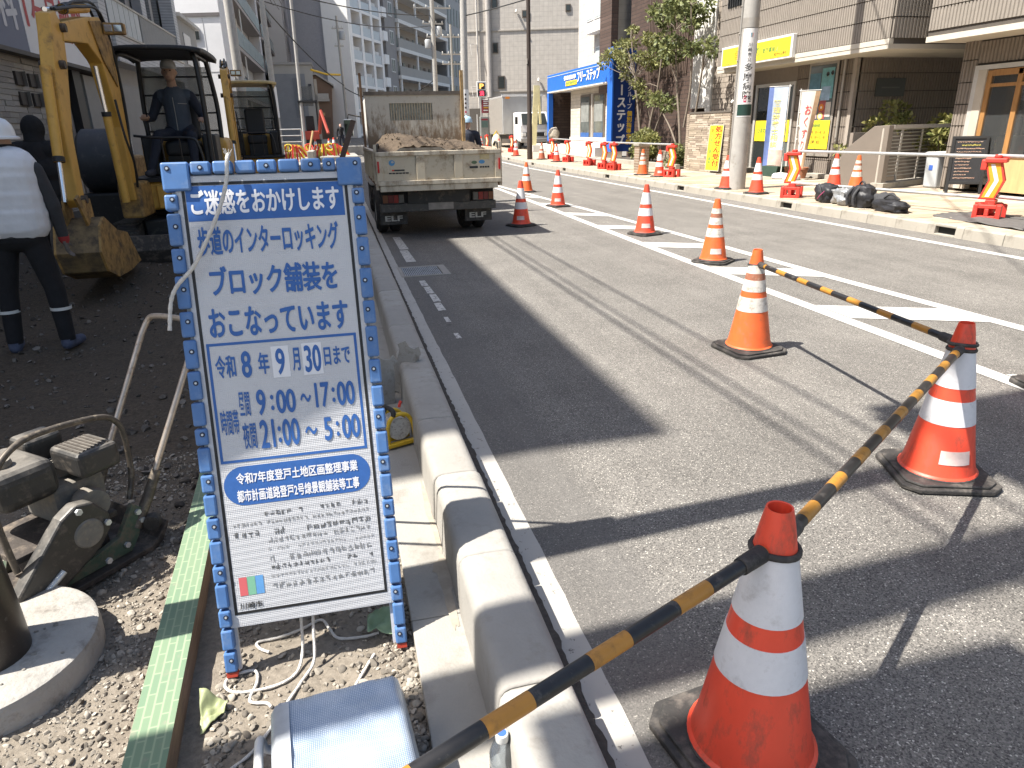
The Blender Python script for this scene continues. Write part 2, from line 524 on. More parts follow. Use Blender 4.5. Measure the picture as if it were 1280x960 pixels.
asphalt = asphalt_mat()
paint_old = worn_paint('worn_road_paint', (0.40, 0.38, 0.345), (0.13, 0.12, 0.11), 0.22, 26)
paint_dash = worn_paint('flaking_road_paint', (0.55, 0.53, 0.49), (0.12, 0.115, 0.105), 0.42, 30)
paint_new = worn_paint('road_paint', (0.52, 0.505, 0.475), (0.2, 0.19, 0.17), 0.10, 9)
conc_new = M('fresh_concrete', (0.31, 0.295, 0.265), 0.85, 0.10, 4, 0.25, 120, dirt=((0.21, 0.19, 0.165), 0.25, 5))
conc_kerb = M('kerb_concrete', (0.29, 0.275, 0.25), 0.85, 0.12, 3, 0.2, 90, dirt=((0.33, 0.30, 0.26), 0.30, 7))
conc_old = M('old_kerb_concrete', (0.33, 0.305, 0.26), 0.85, 0.16, 2, 0.25, 60, dirt=((0.20, 0.175, 0.145), 0.35, 4))
dirt_dark = M('dark_dirt', (0.075, 0.064, 0.054), 0.95, 0.4, 30, 0.6, 60)

def soil_mat():
    m, N, L, b = nodes_of('soil', 0.95)
    tc = N.new('ShaderNodeTexCoord')
    sx = N.new('ShaderNodeSeparateXYZ'); L.new(tc.outputs['Object'], sx.inputs[0])
    n = N.new('ShaderNodeTexNoise'); n.inputs['Scale'].default_value = 2.0; n.inputs['Detail'].default_value = 10; n.inputs['Roughness'].default_value = .7
    L.new(tc.outputs['Object'], n.inputs['Vector'])
    # dry sandy sub-base by the kerb, freshly dug dark soil further up
    ad = N.new('ShaderNodeMath'); ad.operation = 'MULTIPLY_ADD'; ad.inputs[1].default_value = 1.6
    L.new(n.outputs['Fac'], ad.inputs[0]); L.new(sx.outputs['Y'], ad.inputs[2])
    r = N.new('ShaderNodeMapRange'); r.inputs['From Min'].default_value = 3.0; r.inputs['From Max'].default_value = 4.6
    L.new(ad.outputs[0], r.inputs['Value'])
    n2 = N.new('ShaderNodeTexNoise'); n2.inputs['Scale'].default_value = 45; n2.inputs['Detail'].default_value = 8; n2.inputs['Roughness'].default_value = .75
    L.new(tc.outputs['Object'], n2.inputs['Vector'])
    c1 = N.new('ShaderNodeValToRGB'); L.new(n2.outputs['Fac'], c1.inputs['Fac'])
    c1.color_ramp.elements[0].position = .3; c1.color_ramp.elements[0].color = (0.15, 0.128, 0.10, 1)
    c1.color_ramp.elements[1].position = .7; c1.color_ramp.elements[1].color = (0.30, 0.26, 0.21, 1)
    c2 = N.new('ShaderNodeValToRGB'); L.new(n2.outputs['Fac'], c2.inputs['Fac'])
    c2.color_ramp.elements[0].position = .3; c2.color_ramp.elements[0].color = (0.028, 0.021, 0.014, 1)
    c2.color_ramp.elements[1].position = .75; c2.color_ramp.elements[1].color = (0.125, 0.096, 0.068, 1)
    mx = N.new('ShaderNodeMix'); mx.data_type = 'RGBA'
    L.new(r.outputs['Result'], mx.inputs['Factor']); L.new(c1.outputs['Color'], mx.inputs['A']); L.new(c2.outputs['Color'], mx.inputs['B'])
    L.new(mx.outputs['Result'], b.inputs['Base Color'])
    bp = N.new('ShaderNodeBump'); bp.inputs['Strength'].default_value = 0.8; bp.inputs['Distance'].default_value = 0.012
    L.new(n2.outputs['Fac'], bp.inputs['Height']); L.new(bp.outputs['Normal'], b.inputs['Normal'])
    return m
soil = soil_mat()

# ground sheet far below everything else in view, reaching the horizon
gm = MB()
for y0, y1 in ((-60, 28), (28, 200), (200, 900)):
    gm.quad((-500, y0, gz(y0) - 0.35), (500, y0, gz(y0) - 0.35), (500, y1, gz(min(y1, 200)) - 0.35), (-500, y1, gz(min(y1, 200)) - 0.35))
struct(gm.build('ground', M('ground_earth', (0.20, 0.185, 0.165), 0.95, 0.2, 0.3)))

YS = [-8, 0, 4, 8, 12, 18, 24, 28, 36, 50, 70, 100, 150, 200]
def strip(x0, x1, z, ys=YS):
    mb = MB()
    for a, b in zip(ys[:-1], ys[1:]):
        mb.quad((x0, a, gz(a) + z), (x1, a, gz(a) + z), (x1, b, gz(b) + z), (x0, b, gz(b) + z))
    return mb
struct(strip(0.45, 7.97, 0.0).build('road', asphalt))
# beyond the junction the side streets open out
sj = MB(); sj.quad((-60, 52, gz(52) - .02), (.45, 52, gz(52) - .02), (.45, 62, gz(62) - .02), (-60, 62, gz(62) - .02))
sj.quad((7.97, 46, gz(46) - .02), (60, 46, gz(46) - .02), (60, 54, gz(54) - .02), (7.97, 54, gz(54) - .02))
struct(sj.build('side_street', asphalt))

def wobble_strip(x0, x1, y0, y1, z, n, amp, seed):
    r = random.Random(seed); mb = MB(); vs = []
    for i in range(n + 1):
        y = y0 + (y1 - y0) * i / n
        vs += [(x0 + r.uniform(-amp, amp), y, z), (x1 + r.uniform(-amp, amp), y, z)]
    mb.add(vs, [(2*i, 2*i+1, 2*i+3, 2*i+2) for i in range(n)])
    return mb
struct(wobble_strip(0.476, 0.533, 0.3, 27, 0.0065, 900, 0.006, 3).build('gutter_dirt', dirt_dark))
struct(wobble_strip(0.530, 0.618, 0.3, 30, 0.0035, 300, 0.003, 4).build('edge_line', paint_old))
dl = MB()
for a, b, dx in ((5.05, 5.2, .0), (5.55, 5.72, .0), (5.95, 6.25, .005), (6.3, 6.62, .01), (6.66, 6.98, 0), (7.02, 7.3, -.01), (8.45, 9.35, 0), (9.42, 10.6, .01), (12.6, 14, 0)):
    w = .02 if b < 6 else .035 if b < 8 else .06
    dl.quad((0.80 + dx - w, a, .004), (0.80 + dx + w, a, .004), (0.80 + dx + w * .8, b, .004), (0.80 + dx - w, b, .004))
struct(dl.build('broken_line', paint_dash))
struct(strip(7.36, 7.50, 0.004).build('lane_line', paint_new))
# hatched median
Lp = [(-2, 3.78), (2, 3.83), (6, 3.88), (9, 3.92), (14, 4.06), (20, 4.18), (30, 4.25), (60, 4.25)]
Rp = [(-2, 5.20), (2, 5.02), (4, 4.93), (6, 4.83), (9, 4.78), (12, 4.68), (16, 4.50), (20, 4.33), (30, 4.33), (60, 4.33)]
def xat(t, y):
    for (a, xa), (b, xb) in zip(t[:-1], t[1:]):
        if a <= y <= b: return xa + (xb - xa) * (y - a) / (b - a)
    return t[-1][1]
for nm, t in (('median_line', Lp), ('median_line', Rp)):
    mb = MB(); vs = [(x + s * .065, y, gz(y) + .004) for y, x in t for s in (-1, 1)]
    mb.add(vs, [(2*i, 2*i+1, 2*i+3, 2*i+2) for i in range(len(t) - 1)])
    struct(mb.build(nm, paint_new))
hs = MB()
for k in range(-2, 7):
    y = 4.88 + 1.88 * k
    if y > 17: break
    a, b = y + .23, y - .23
    dyr = .42
    hs.quad((xat(Lp, a) + .075, a, .0045), (xat(Lp, b) + .075, b, .0045), (xat(Rp, b - dyr) - .07, b - dyr, .0045), (xat(Rp, a - dyr) - .07, a - dyr, .0045))
struct(hs.build('median_hatching', paint_new))

# drain grate beside the kerb
gr = thing('drain_grate', 'grey steel drain grate set into the asphalt beside the kerb', 'grate', (0.88, 7.83, 0))
g = MB(); g.box(.60, 1.14, 7.54, 7.59, .0, .009); g.box(.60, 1.14, 8.07, 8.12, .0, .009); g.box(.60, .64, 7.59, 8.07, 0, .009); g.box(1.06, 1.14, 7.59, 8.07, 0, .009)
galv = M('galvanised_steel', (0.42, 0.44, 0.46), 0.5, 0.2, 20, metal=0.6, dirt=((0.2, 0.18, 0.16), .3, 12))
steel_light = M('light_zinc', (0.55, 0.57, 0.58), 0.45, 0.15, 14, metal=0.5)
g.build('frame', conc_kerb, gr)
for k in range(20):
    MB().box(.646 + k * .0205, .646 + k * .0205 + .011, 7.59, 8.07, .001, .007).build('bar', galv, gr)
pit = MB(); pit.box(.64, 1.06, 7.59, 8.07, .0005, .0012); pit.build('pit', dirt_dark, gr)

# ---- near kerb: separate cast blocks
KP = [(.262, -.06), (.268, .13), (.273, .152), (.284, .167), (.302, .174), (.350, .176), (.420, .176), (.440, .172), (.456, .161), (.464, .144), (.470, .12), (.496, -.02), (.496, -.06)]
kroot = bpy.data.objects.new('kerb', None); COL.objects.link(kroot); kroot['kind'] = 'structure'
kmes = []
for q in range(3):
    kb = MB(); kb.prism([(x - .38 , z) for x, z in KP], -.298, .298)
    me = kb.mesh('kerb_block', [M('kerb_concrete%d' % q, (0.295 + .02*q, 0.28 + .02*q, 0.254 + .018*q), .85, .13, 3 + q, .2, 90, dirt=((0.25, 0.23, 0.20), 0.2 + .05*q, 9 + q))], 40); kmes.append(me)
kr = random.Random(5)
for k in range(46):
    y = .45 + .6 * k
    o = place('kerb_block', kmes[kr.randrange(3)], kroot, .006, True)
    o.location = (.38 + kr.uniform(-.003, .003), y, gz(y) + kr.uniform(-.002, .002))
    o.rotation_euler = (0, 0, kr.uniform(-.004, .004) + (PI if False else 0))
for k in range(14):                                   # the kerb swings away to the left at the junction
    a = k * .11
    o = place('kerb_block', kmes[k % 3], kroot, .006, True)
    o.location = (.38 - 5.2 + 5.2 * math.cos(a), 27.75 + 5.2 * math.sin(a), .02)
    o.rotation_euler = (0, 0, a)
# cast strip behind the kerb
fs = MB()
for y0, y1 in ((-1, 1.93), (1.934, 3.93), (3.934, 7.93), (7.934, 27.6)):
    fs.box(.10, .2665, y0, y1, -.16, -.032)
struct(fs.build('kerb_footing', conc_new, bevel=.004))
stn = MB()   # damp mortar smears on the footing
def blob(mb, cx, cy, z, rx, ry, seed, n=26):
    r = random.Random(seed); ph = [r.uniform(0, 6.28) for _ in range(4)]
    vs = [(cx, cy, z)]
    for i in range(n):
        a = 2*PI*i/n; k = 1 + .22*math.sin(2*a+ph[0]) + .16*math.sin(3*a+ph[1]) + .12*math.sin(5*a+ph[2]) + .08*math.sin(9*a+ph[3])
        vs.append((cx + rx*k*math.cos(a), cy + ry*k*math.sin(a), z))
    mb.add(vs, [(0, 1 + i, 1 + (i+1) % n) for i in range(n)])
blob(stn, .243, 2.08, -.030, .022, .20, 2); blob(stn, .25, 2.6, -.030, .014, .25, 5); blob(stn, .235, 2.20, -.0295, .03, .05, 6)
stn.build('mortar_smear', M('damp_mortar', (.33, .29, .235), .9, .2, 20), None)['kind'] = 'structure'

# ---- soil of the dug-up pavement
def soil_z(x, y):
    base = -.085 - .05 * min(1, max(0, (y - 3.2) / 2.5))
    n = mnoise.noise(Vector((x*1.7, y*1.7, 3.1))) * .022 + mnoise.noise(Vector((x*6, y*6, 1.1))) * .010 + mnoise.noise(Vector((x*19, y*19, 7))) * .005
    if y > 4: n += mnoise.noise(Vector((x*.8, y*.8, 9))) * .05 + abs(mnoise.noise(Vector((x*3, y*3, 2)))) * .03
    d = .1 - x
    if d < .12: n += .03 * (1 - d / .12) * (0.5 + mnoise.noise(Vector((x*9, y*9, 0))))
    # spoil heap under the bucket
    h = math.exp(-(((x + 2.55) / 1.0) ** 2 + ((y - 9.3) / 1.2) ** 2)) * .16
    return base + n + h
def axis(segs):
    out = []
    for a, b, s in segs:
        n = max(1, int(round((b - a) / s)))
        out += [a + (b - a) * i / n for i in range(n)]
    return out + [segs[-1][1]]
xs = axis([(-6.5, -3.2, .15), (-3.2, -1.6, .05), (-1.6, .115, .02)])
ys = axis([(-1, .8, .3), (.8, 3.6, .02), (3.6, 7, .05), (7, 14, .1), (14, 27, .4)])
sv = [(x, y, soil_z(x, y)) for y in ys for x in xs]
nx = len(xs)
sf = [(j*nx+i, j*nx+i+1, (j+1)*nx+i+1, (j+1)*nx+i) for j in range(len(ys)-1) for i in range(nx-1)]
sm = MB(); sm.v = sv; sm.f = sf; sm.m = [0]*len(sf)
struct(sm.build('soil', soil, smooth=60))
struct(strip(-6.5, .26, -.02, [27, 28, 36, 52]).build('concrete_path', conc_old))
struct(strip(-6.5, .26, .0, [62, 70, 100, 150, 200]).build('far_path', conc_old))

def stones(name, spots, mat, seed):
    """spots: (x, y, z, size); angular pebbles joined into one mesh"""
    r = random.Random(seed)
    bm = bmesh.new(); bmesh.ops.create_icosphere(bm, subdivisions=1, radius=1)
    v0 = np.array([v.co[:] for v in bm.verts]); f0 = np.array([[v.index for v in f.verts] for f in bm.faces]); bm.free()
    bm = bmesh.new(); bmesh.ops.create_icosphere(bm, subdivisions=2, radius=1)
    v1 = np.array([v.co[:] for v in bm.verts]); f1 = np.array([[v.index for v in f.verts] for f in bm.faces]); bm.free()
    rng = np.random.RandomState(seed)
    V = []; F = []; o = 0
    for x, y, z, s in spots:
        va, fa = (v1, f1) if s > .012 and y < 3.5 else (v0, f0)
        k = rng.uniform(.55, 1.25, 3) * s
        dirs = rng.normal(size=(7, 3)); dirs /= np.linalg.norm(dirs, axis=1)[:, None]
        w = va.copy()
        for d in dirs:                                     # plane cuts make it angular
            t = w @ d; lim = rng.uniform(.40, .80)
            w = w - np.outer(np.maximum(t - lim, 0), d)
        q = rng.normal(size=4); q /= np.linalg.norm(q); a, b, c, d = q
        Rm = np.array([[1-2*(c*c+d*d), 2*(b*c-a*d), 2*(b*d+a*c)], [2*(b*c+a*d), 1-2*(b*b+d*d), 2*(c*d-a*b)], [2*(b*d-a*c), 2*(c*d+a*b), 1-2*(b*b+c*c)]])
        w = (w * k) @ Rm.T * np.array([1, 1, .8]) + np.array([x, y, z + s * .25])
        V.append(w); F.append(fa + o); o += len(va)
    V = np.concatenate(V); F = np.concatenate(F)
    me = bpy.data.meshes.new(name)
    me.vertices.add(len(V)); me.vertices.foreach_set('co', V.astype(np.float32).ravel())
    me.loops.add(len(F)*3); me.loops.foreach_set('vertex_index', F.astype(np.int32).ravel())
    me.polygons.add(len(F)); me.polygons.foreach_set('loop_start', np.arange(0, len(F)*3, 3, dtype=np.int32))
    me.update(calc_edges=True)
    me.materials.append(mat)
    me.shade_smooth(); me.set_sharp_from_angle(angle=math.radians(38))
    o = place(name, me)
    o['kind'] = 'stuff'
    return o
def stone_mat(name, lo, hi, seed):
    m, N, L, b = nodes_of(name, 0.9)
    g = N.new('ShaderNodeNewGeometry')
    cr = N.new('ShaderNodeValToRGB'); L.new(g.outputs['Random Per Island'], cr.inputs['Fac'])
    cr.color_ramp.elements[0].color = (*lo, 1); cr.color_ramp.elements[1].color = (*hi, 1)
    tc = N.new('ShaderNodeTexCoord'); n = N.new('ShaderNodeTexNoise'); n.inputs['Scale'].default_value = 90; n.inputs['Detail'].default_value = 5
    L.new(tc.outputs['Object'], n.inputs['Vector'])
    r = N.new('ShaderNodeMapRange'); r.inputs['To Min'].default_value = .7; r.inputs['To Max'].default_value = 1.25; L.new(n.outputs['Fac'], r.inputs['Value'])
    mx = N.new('ShaderNodeMix'); mx.data_type = 'RGBA'; mx.blend_type = 'MULTIPLY'; mx.inputs['Factor'].default_value = 1
    L.new(cr.outputs['Color'], mx.inputs['A']); L.new(r.outputs['Result'], mx.inputs['B']); L.new(mx.outputs['Result'], b.inputs['Base Color'])
    return m
pebble = stone_mat('pebbles', (0.10, 0.086, 0.07), (0.40, 0.36, 0.30), 1)
clod = stone_mat('soil_clods', (0.03, 0.025, 0.02), (0.19, 0.165, 0.14), 2)
sr = random.Random(21); sp = []
def in_bed(x, y):
    if (x + 1.225)**2 + (y - 2.13)**2 < .345**2: return False
    xb = -.59 - .05 * (y - 1.5)
    if abs(x - xb) < .075 and 1.0 < y < 3.4: return False
    return True
while len(sp) < 11500:
    x = sr.uniform(-1.75, -.58); y = sr.uniform(1.05, 3.7)
    if not in_bed(x, y): continue
    dens = .35 + .65 * max(0, mnoise.noise(Vector((x*2.2, y*2.2, 5))) + .45)
    if y > 2.9: dens *= .45
    if sr.random() > dens: continue
    s = min(.024, .0028 + .009 * sr.random() ** 2.6 + (.010 * sr.random() if sr.random() < .12 else 0))
    sp.append((x, y, soil_z(x, y), s))
n0 = len(sp)
while len(sp) < n0 + 3000:
    x = sr.uniform(-.5, .10); y = sr.uniform(1.0, 2.6)
    if not in_bed(x, y): continue
    edge = math.exp(-((.1 - x) / .10) ** 2) + .8 * math.exp(-((x + .5) / .07) ** 2)
    if sr.random() > .10 + edge: continue
    sp.append((x, y, soil_z(x, y), .004 + .012 * sr.random() ** 2.0))
while len(sp) < n0 + 3700:
    x = sr.uniform(.49, .545); y = sr.uniform(.9, 6)
    sp.append((x, y, .0, .0015 + .004 * sr.random() ** 2))
stones('gravel', sp, pebble, 4)
cp = []
while len(cp) < 4200:
    x = sr.uniform(-5.5, -.55 if sr.random() < .7 else .05); y = 3.0 + 9 * sr.random() ** 1.6
    cp.append((x, y, soil_z(x, y), .006 + .03 * sr.random() ** 3))
stones('soil_clods', cp, clod, 9)

# ---- far pavement with its kerb blocks and tiles
bk = bpy.data.objects.new('far_kerb', None); COL.objects.link(bk); bk['kind'] = 'structure'
FKP = [(-.075, -.05), (-.06, .13), (-.045, .15), (.09, .15), (.09, -.05)]
fk = MB(); fk.prism(FKP, -.298, .298); fkm = fk.mesh('kerb_block', conc_old)
fo = MB()   # block with a drain mouth
fo.prism(FKP, -.298, -.17); fo.prism(FKP, .17, .298); fo.box(-.06, .09, -.17, .17, .115, .15); fo.box(.0, .09, -.17, .17, -.05, .115, 1); fo.box(-.075, .0, -.17, .17, -.05, .02)
fom = fo.mesh('kerb_block', [conc_old, M('drain_dark', (.03, .03, .03), .9)])
for k in range(62):
    y = 4.3 + .6 * k
    me = fom if k in (6, 12, 19, 27, 34, 41, 48) else fkm
    o = place('kerb_block', me, bk, .008, True)
    o.location = (8.03 + RN.uniform(-.004, .004), y, gz(y) + RN.uniform(-.003, .003))
fp = struct(strip(8.12, 12.6, .145).build('far_pavement', brick_mat('paving_blocks', (.34, .275, .20), (.40, .345, .27), (.25, .21, .17), .3, .3, 'xy', .012, .85, .25, 0.5)))
tm = []
for c in ((.37, .31, .23), (.32, .255, .18), (.41, .36, .285), (.36, .285, .205)):
    t = MB(); t.box(-.294, .294, -.144, .144, -.02, .004); tm.append(t.mesh('paving_tile', M('paver_%d' % len(tm), c, .85, .12, 9, .2, 100)))
cnt = 0
for j in range(48):
    for i in range(6):
        y = 8.2 + .3 * j; x = 8.44 + .6 * i + (.3 if j % 2 else 0)
        if x > 11.7: continue
        o = place('paving_tile', tm[(0, 0, 1, 2, 3, 0, 2, 1)[RN.randrange(8)]], fp, .003, True)
        o.location = (x, y, .147 + RN.uniform(0, .003)); cnt += 1
# ================================================================== FOREGROUND THINGS
# ---- traffic cones
rubber = M('black_rubber', (0.035, 0.033, 0.031), 0.7, 0.3, 20, 0.2, 150, dirt=((0.13, 0.115, 0.10), .38, 14))
cone_red = M('cone_red', (0.78, 0.075, 0.035), 0.42, 0.10, 9, dirt=((0.30, 0.075, 0.045), .26, 17), spec=.5, stretch=(1, 1, .45))
cone_orange = M('cone_orange', (0.70, 0.12, 0.03), 0.5, 0.12, 10, dirt=((0.34, 0.13, 0.07), .22, 18))
def scotch(name, col, dirt):
    m = M(name, col, 0.45, 0.06, 30, dirt=dirt)
    N = m.node_tree.nodes; L = m.node_tree.links; b = N['Principled BSDF']
    tc = N.new('ShaderNodeTexCoord'); v = N.new('ShaderNodeTexVoronoi'); v.inputs['Scale'].default_value = 260; v.inputs['Randomness'].default_value = .1
    L.new(tc.outputs['Object'], v.inputs['Vector'])
    bp = N.new('ShaderNodeBump'); bp.inputs['Strength'].default_value = .25; bp.inputs['Distance'].default_value = .002
    L.new(v.outputs['Distance'], bp.inputs['Height']); L.new(bp.outputs['Normal'], b.inputs['Normal'])
    return m
refl_white = scotch('reflective_white', (0.68, 0.67, 0.68), ((0.46, 0.44, 0.43), .27, 15))
refl_dirty = scotch('reflective_dirty', (0.60, 0.56, 0.50), ((0.26, 0.2, 0.15), .42, 26))
refl_brown = M('faded_band', (0.30, 0.12, 0.07), .6, .25, 20, dirt=((0.4, 0.3, 0.22), .25, 30))
sticker = M('pale_sticker', (0.62, 0.48, 0.44), .5, .25, 14)
def cr_(z): return .146 + (.031 - .146) * (z - .045) / (.70 - .045)
def octo(w, c):
    return [(-w, -w+c), (-w+c, -w), (w-c, -w), (w, -w+c), (w, w-c), (w-c, w), (-w+c, w), (-w, w-c)]
def cone_meshes(bm_, bands):
    d = {}
    b = MB(); b.prism(octo(.205, .055), 0, .022, 'z'); b.prism(octo(.185, .05), .022, .034, 'z'); b.lathe([(.166, .034), (.158, .042)], 32)
    d['base'] = b.mesh('base', rubber)
    b = MB()
    b.lathe([(.160, .034), (.158, .042), (.149, .050), (cr_(.08), .08), (cr_(.35), .35), (cr_(.6), .60), (cr_(.66), .66), (.031, .694), (.0295, .70), (.026, .6985), (.0235, .66), (.024, .5)], 40)
    d['body'] = b.mesh('body', bm_, 30)
    d['bands'] = []
    for z0, z1, mm in bands:
        b = MB(); b.lathe([(cr_(z0) + .0002, z0), (cr_(z0) + .0018, z0), (cr_(z1) + .0018, z1), (cr_(z1) + .0002, z1)], 40, close=False)
        d['bands'].append(b.mesh('reflective_band', mm, 30))
    b = MB()
    n = 12; vs = []
    for i in range(n + 1):
        a = -PI/2 - .55 + .95 * i / n
        for z in (.105, .165):
            r = cr_(z) + .0022; vs.append((r * math.cos(a), r * math.sin(a), z))
    b.add(vs, [(2*i, 2*i+2, 2*i+3, 2*i+1) for i in range(n)])
    d['sticker'] = b.mesh('sticker', sticker, 60)
    return d
CONE_A = cone_meshes(cone_red, [(.43, .59, refl_white), (.27, .375, refl_white)])
CONE_B = cone_meshes(cone_orange, [(.545, .60, refl_dirty), (.505, .542, refl_brown), (.425, .502, refl_dirty), (.29, .385, refl_dirty)])
CONE_C = cone_meshes(cone_orange, [(.43, .59, refl_white), (.27, .375, refl_white)])
CONE_D = cone_meshes(M('cone_brownish', (.36, .10, .05), .55, .2, 10, dirt=((.2, .1, .07), .3, 16)), [(.43, .57, refl_dirty), (.27, .36, refl_dirty)])
def cone(x, y, z, label, d=CONE_A, rz=.6, stick=False, group='traffic cones along the works', sc=1.0, tilt=(0, 0)):
    t = thing('traffic_cone', label, 'traffic cone', (x, y, z), group)
    t.rotation_euler = (tilt[0], tilt[1], rz)
    t.scale = (sc,) * 3
    place('base', d['base'], t, .006, True); place('body', d['body'], t, 0, True)
    for b in d['bands']: place('reflective_band', b, t, 0, True)
    if stick:
        s = place('sticker', d['sticker'], t, 0, True); s.rotation_euler = (0, 0, -rz - .25)
    return t
cone(.885, 1.175, .0, 'large orange-red cone nearest the camera, joined to two striped bars', rz=.15)
cone(2.49, 2.27, .004, 'orange-red cone with two bars hooked over its top, right of the nearest cone', rz=-.35, stick=True)
cone(2.708, 4.16, .004, 'scuffed cone with brown-stained bands at the far end of a striped bar', CONE_B, rz=.1, tilt=(.01, -.01))
cone(4.146, 7.25, .0045, 'dirty banded cone standing on the hatched median, past the striped bars', CONE_B, rz=.7, stick=True)
cone(4.317, 9.54, .004, 'clean red cone on the hatched median, centre of the picture', rz=.3, stick=True)
cone(4.293, 13.7, .004, 'red cone on the median to the right of the lorry, pale sticker on its foot', rz=.2, stick=True)
cone(2.872, 11.15, .004, 'cone in the lorry shadow beside its rear right corner', rz=.4, stick=True)
cone(4.58, 17.2, .004, 'farthest orange cone standing alone at the tip of the hatched median', CONE_C, rz=.1)
cone(3.99, 2.93, .004, 'cone at the right picture edge of which only the black base corner shows', rz=-.2)
cone(-.88, .45, -.09, 'cone behind the toolbox holding the near end of the front striped bar', rz=.3)
PAVZ = .151
k9 = 1.0
cone(8.32, 14.25, PAVZ, 'red cone tight against the left foot of the hospital-sign pole', rz=.3, group='cones on the far pavement')
cone(8.26, 12.97, PAVZ, 'red cone just right of the hospital-sign pole on the far pavement', rz=.2, group='cones on the far pavement')
cone(10.5, 13.55, PAVZ, 'cone with a dark mark behind the bags, left of the two by the ramp wall', rz=.1, group='cones on the far pavement')
cone(10.2, 12.5, PAVZ, 'grubby cone with a yellowish tip in front of the ramp railing', CONE_B, rz=.5, group='cones on the far pavement')
cone(8.62, 19.4, PAVZ, 'faded orange cone beside the small brick pillar', CONE_B, rz=.5, group='cones on the far pavement')
cone(8.70, 18.45, PAVZ, 'bright red cone between the faded cone and a chevron barrier', rz=.2, stick=True, group='cones on the far pavement')
cone(8.9, 28.6, PAVZ + gz(28.6), 'red cone nearest the blue shopfront right of the brown lamp post', rz=.2, group='cones on the far pavement')
cone(8.85, 30.6, PAVZ + gz(30.6), 'brownish cone just right of the brown lamp post', CONE_D, rz=.2, group='cones on the far pavement')
cone(8.6, 34.2, PAVZ + gz(34), 'red cone left of the brown lamp post in front of the parked box lorry', rz=.2, group='cones on the far pavement')
cone(8.75, 38.5, PAVZ + gz(38), 'small red cone by the sand-filled sack, far along the pavement', rz=.2, group='cones on the far pavement')
cone(9.0, 44.5, PAVZ + gz(44), 'tiny cone in front of the parking sign post', rz=.2, group='cones on the far pavement')
cone(8.3, 45.5, PAVZ + gz(45), 'tiny cone just above the right end of the lorry load', rz=.2, group='cones on the far pavement')
cone(7.6, 47.5, gz(47), 'tiny far cone right of the grey pole behind the lorry', rz=.2, group='cones on the far pavement')
for i, (x, y, lb) in enumerate(((-7.1, 50.5, 'far cone left of the leaning pole, nearest the yellow digger'), (-6.3, 49.5, 'far cone beside the foot of the leaning concrete pole on its left'),
        (-4.25, 50, 'far cone right of the leaning concrete pole'), (-.1, 47, 'far cone left of the white curved kerb below the distant red digger'), (.2, 50, 'far cone beside the distant people at the junction'), (-.9, 46, 'far cone leaning among the stacked barriers by the junction'))):
    cone(x, y, gz(y), lb, rz=.3 * i, group='cones at the far junction', sc=1.25)

# ---- striped cone bars
bar_black = M('bar_black', (0.018, 0.017, 0.017), 0.38, 0.25, 40, dirt=((0.10, 0.09, 0.08), .18, 30), spec=.5)
bar_yellow = M('bar_amber', (0.40, 0.185, 0.028), 0.38, 0.14, 12, dirt=((0.22, 0.11, 0.03), .25, 20), spec=.5, stretch=(1, 1, 1))
def bar(p0, p1, label, segs, r=.0165):
    p0 = Vector(p0); p1 = Vector(p1); d = (p1 - p0); L = d.length; t = d.normalized()
    root = thing('cone_bar', label, 'barrier bar', p0, 'black and yellow bars between the cones')
    s = .045; k = 0
    while s < L - .05:
        ln = segs[k % 2]; e = min(s + ln, L - .045)
        MB().cyl(p0 + t*s, p0 + t*e, r + (.0004 if k % 2 else 0), n=20).build('yellow_section' if k % 2 else 'black_section', bar_yellow if k % 2 else bar_black, root, 40)
        s = e; k += 1
    for c, sg in ((p0, 1), (p1, -1)):
        pts = []
        for i in range(25):
            a = 2*PI*i/24
            pts.append(c + Vector((math.cos(a)*.052, math.sin(a)*.052, .003*math.sin(a*2) + .006 * sg)))
        MB().tube(pts, .0075, 8, cap=False).build('ring', rubber, root, 60)
        a0 = c + t*sg*.05
        MB().cyl(a0, a0 + t*sg*.075, .0215, .020, 18).build('end_sleeve', rubber, root, 40, .002)
    return root
RZ_ = .598
bar((-.88, .45, .52), (.885, 1.175, RZ_ + .004), 'front black and amber bar crossing from the bottom edge to the nearest cone', (.135, .098))
bar((.885, 1.175, RZ_ - .006), (2.49, 2.27, RZ_ + .0), 'black and amber bar from the nearest cone to the cone on its right', (.115, .085))
bar((2.49, 2.27, RZ_ + .012), (2.708, 4.16, RZ_ + .01), 'black and yellow bar sloping from the right-hand cone to the stained cone', (.15, .11), .0155)

# ---- roadworks notice board
SO = Vector((-.477, 1.872, -.06))
SF = frame_of(SO, (.55173, -.0061, 0), (.0026449, .23767, .97134))
sg = thing('notice_board', 'tall white roadworks notice board with blue Japanese lettering leaning back by the kerb', 'sign', SO)
blue_pl = M('blue_plastic', (0.07, 0.165, 0.37), .45, .12, 14, dirt=((0.15, 0.23, 0.38), .3, 22), spec=.5)
def sheet_mat():
    m = M('reflective_sheet', (0.52, 0.525, 0.54), .42, .05, 10)
    N = m.node_tree.nodes; L = m.node_tree.links; b = N['Principled BSDF']
    tc = N.new('ShaderNodeTexCoord'); v = N.new('ShaderNodeTexVoronoi'); v.inputs['Scale'].default_value = 190; v.inputs['Randomness'].default_value = .0
    L.new(tc.outputs['Object'], v.inputs['Vector'])
    bp = N.new('ShaderNodeBump'); bp.inputs['Strength'].default_value = .5; bp.inputs['Distance'].default_value = .003
    L.new(v.outputs['Distance'], bp.inputs['Height']); L.new(bp.outputs['Normal'], b.inputs['Normal'])
    return m
sheet = sheet_mat()
print_blue = M('print_blue', (0.034, 0.115, 0.35), .45, .10, 60)
print_white = M('print_white', (0.74, 0.74, 0.76), .45, .03, 20)
print_black = M('print_black', (0.02, 0.02, 0.02), .5, .2, 20)
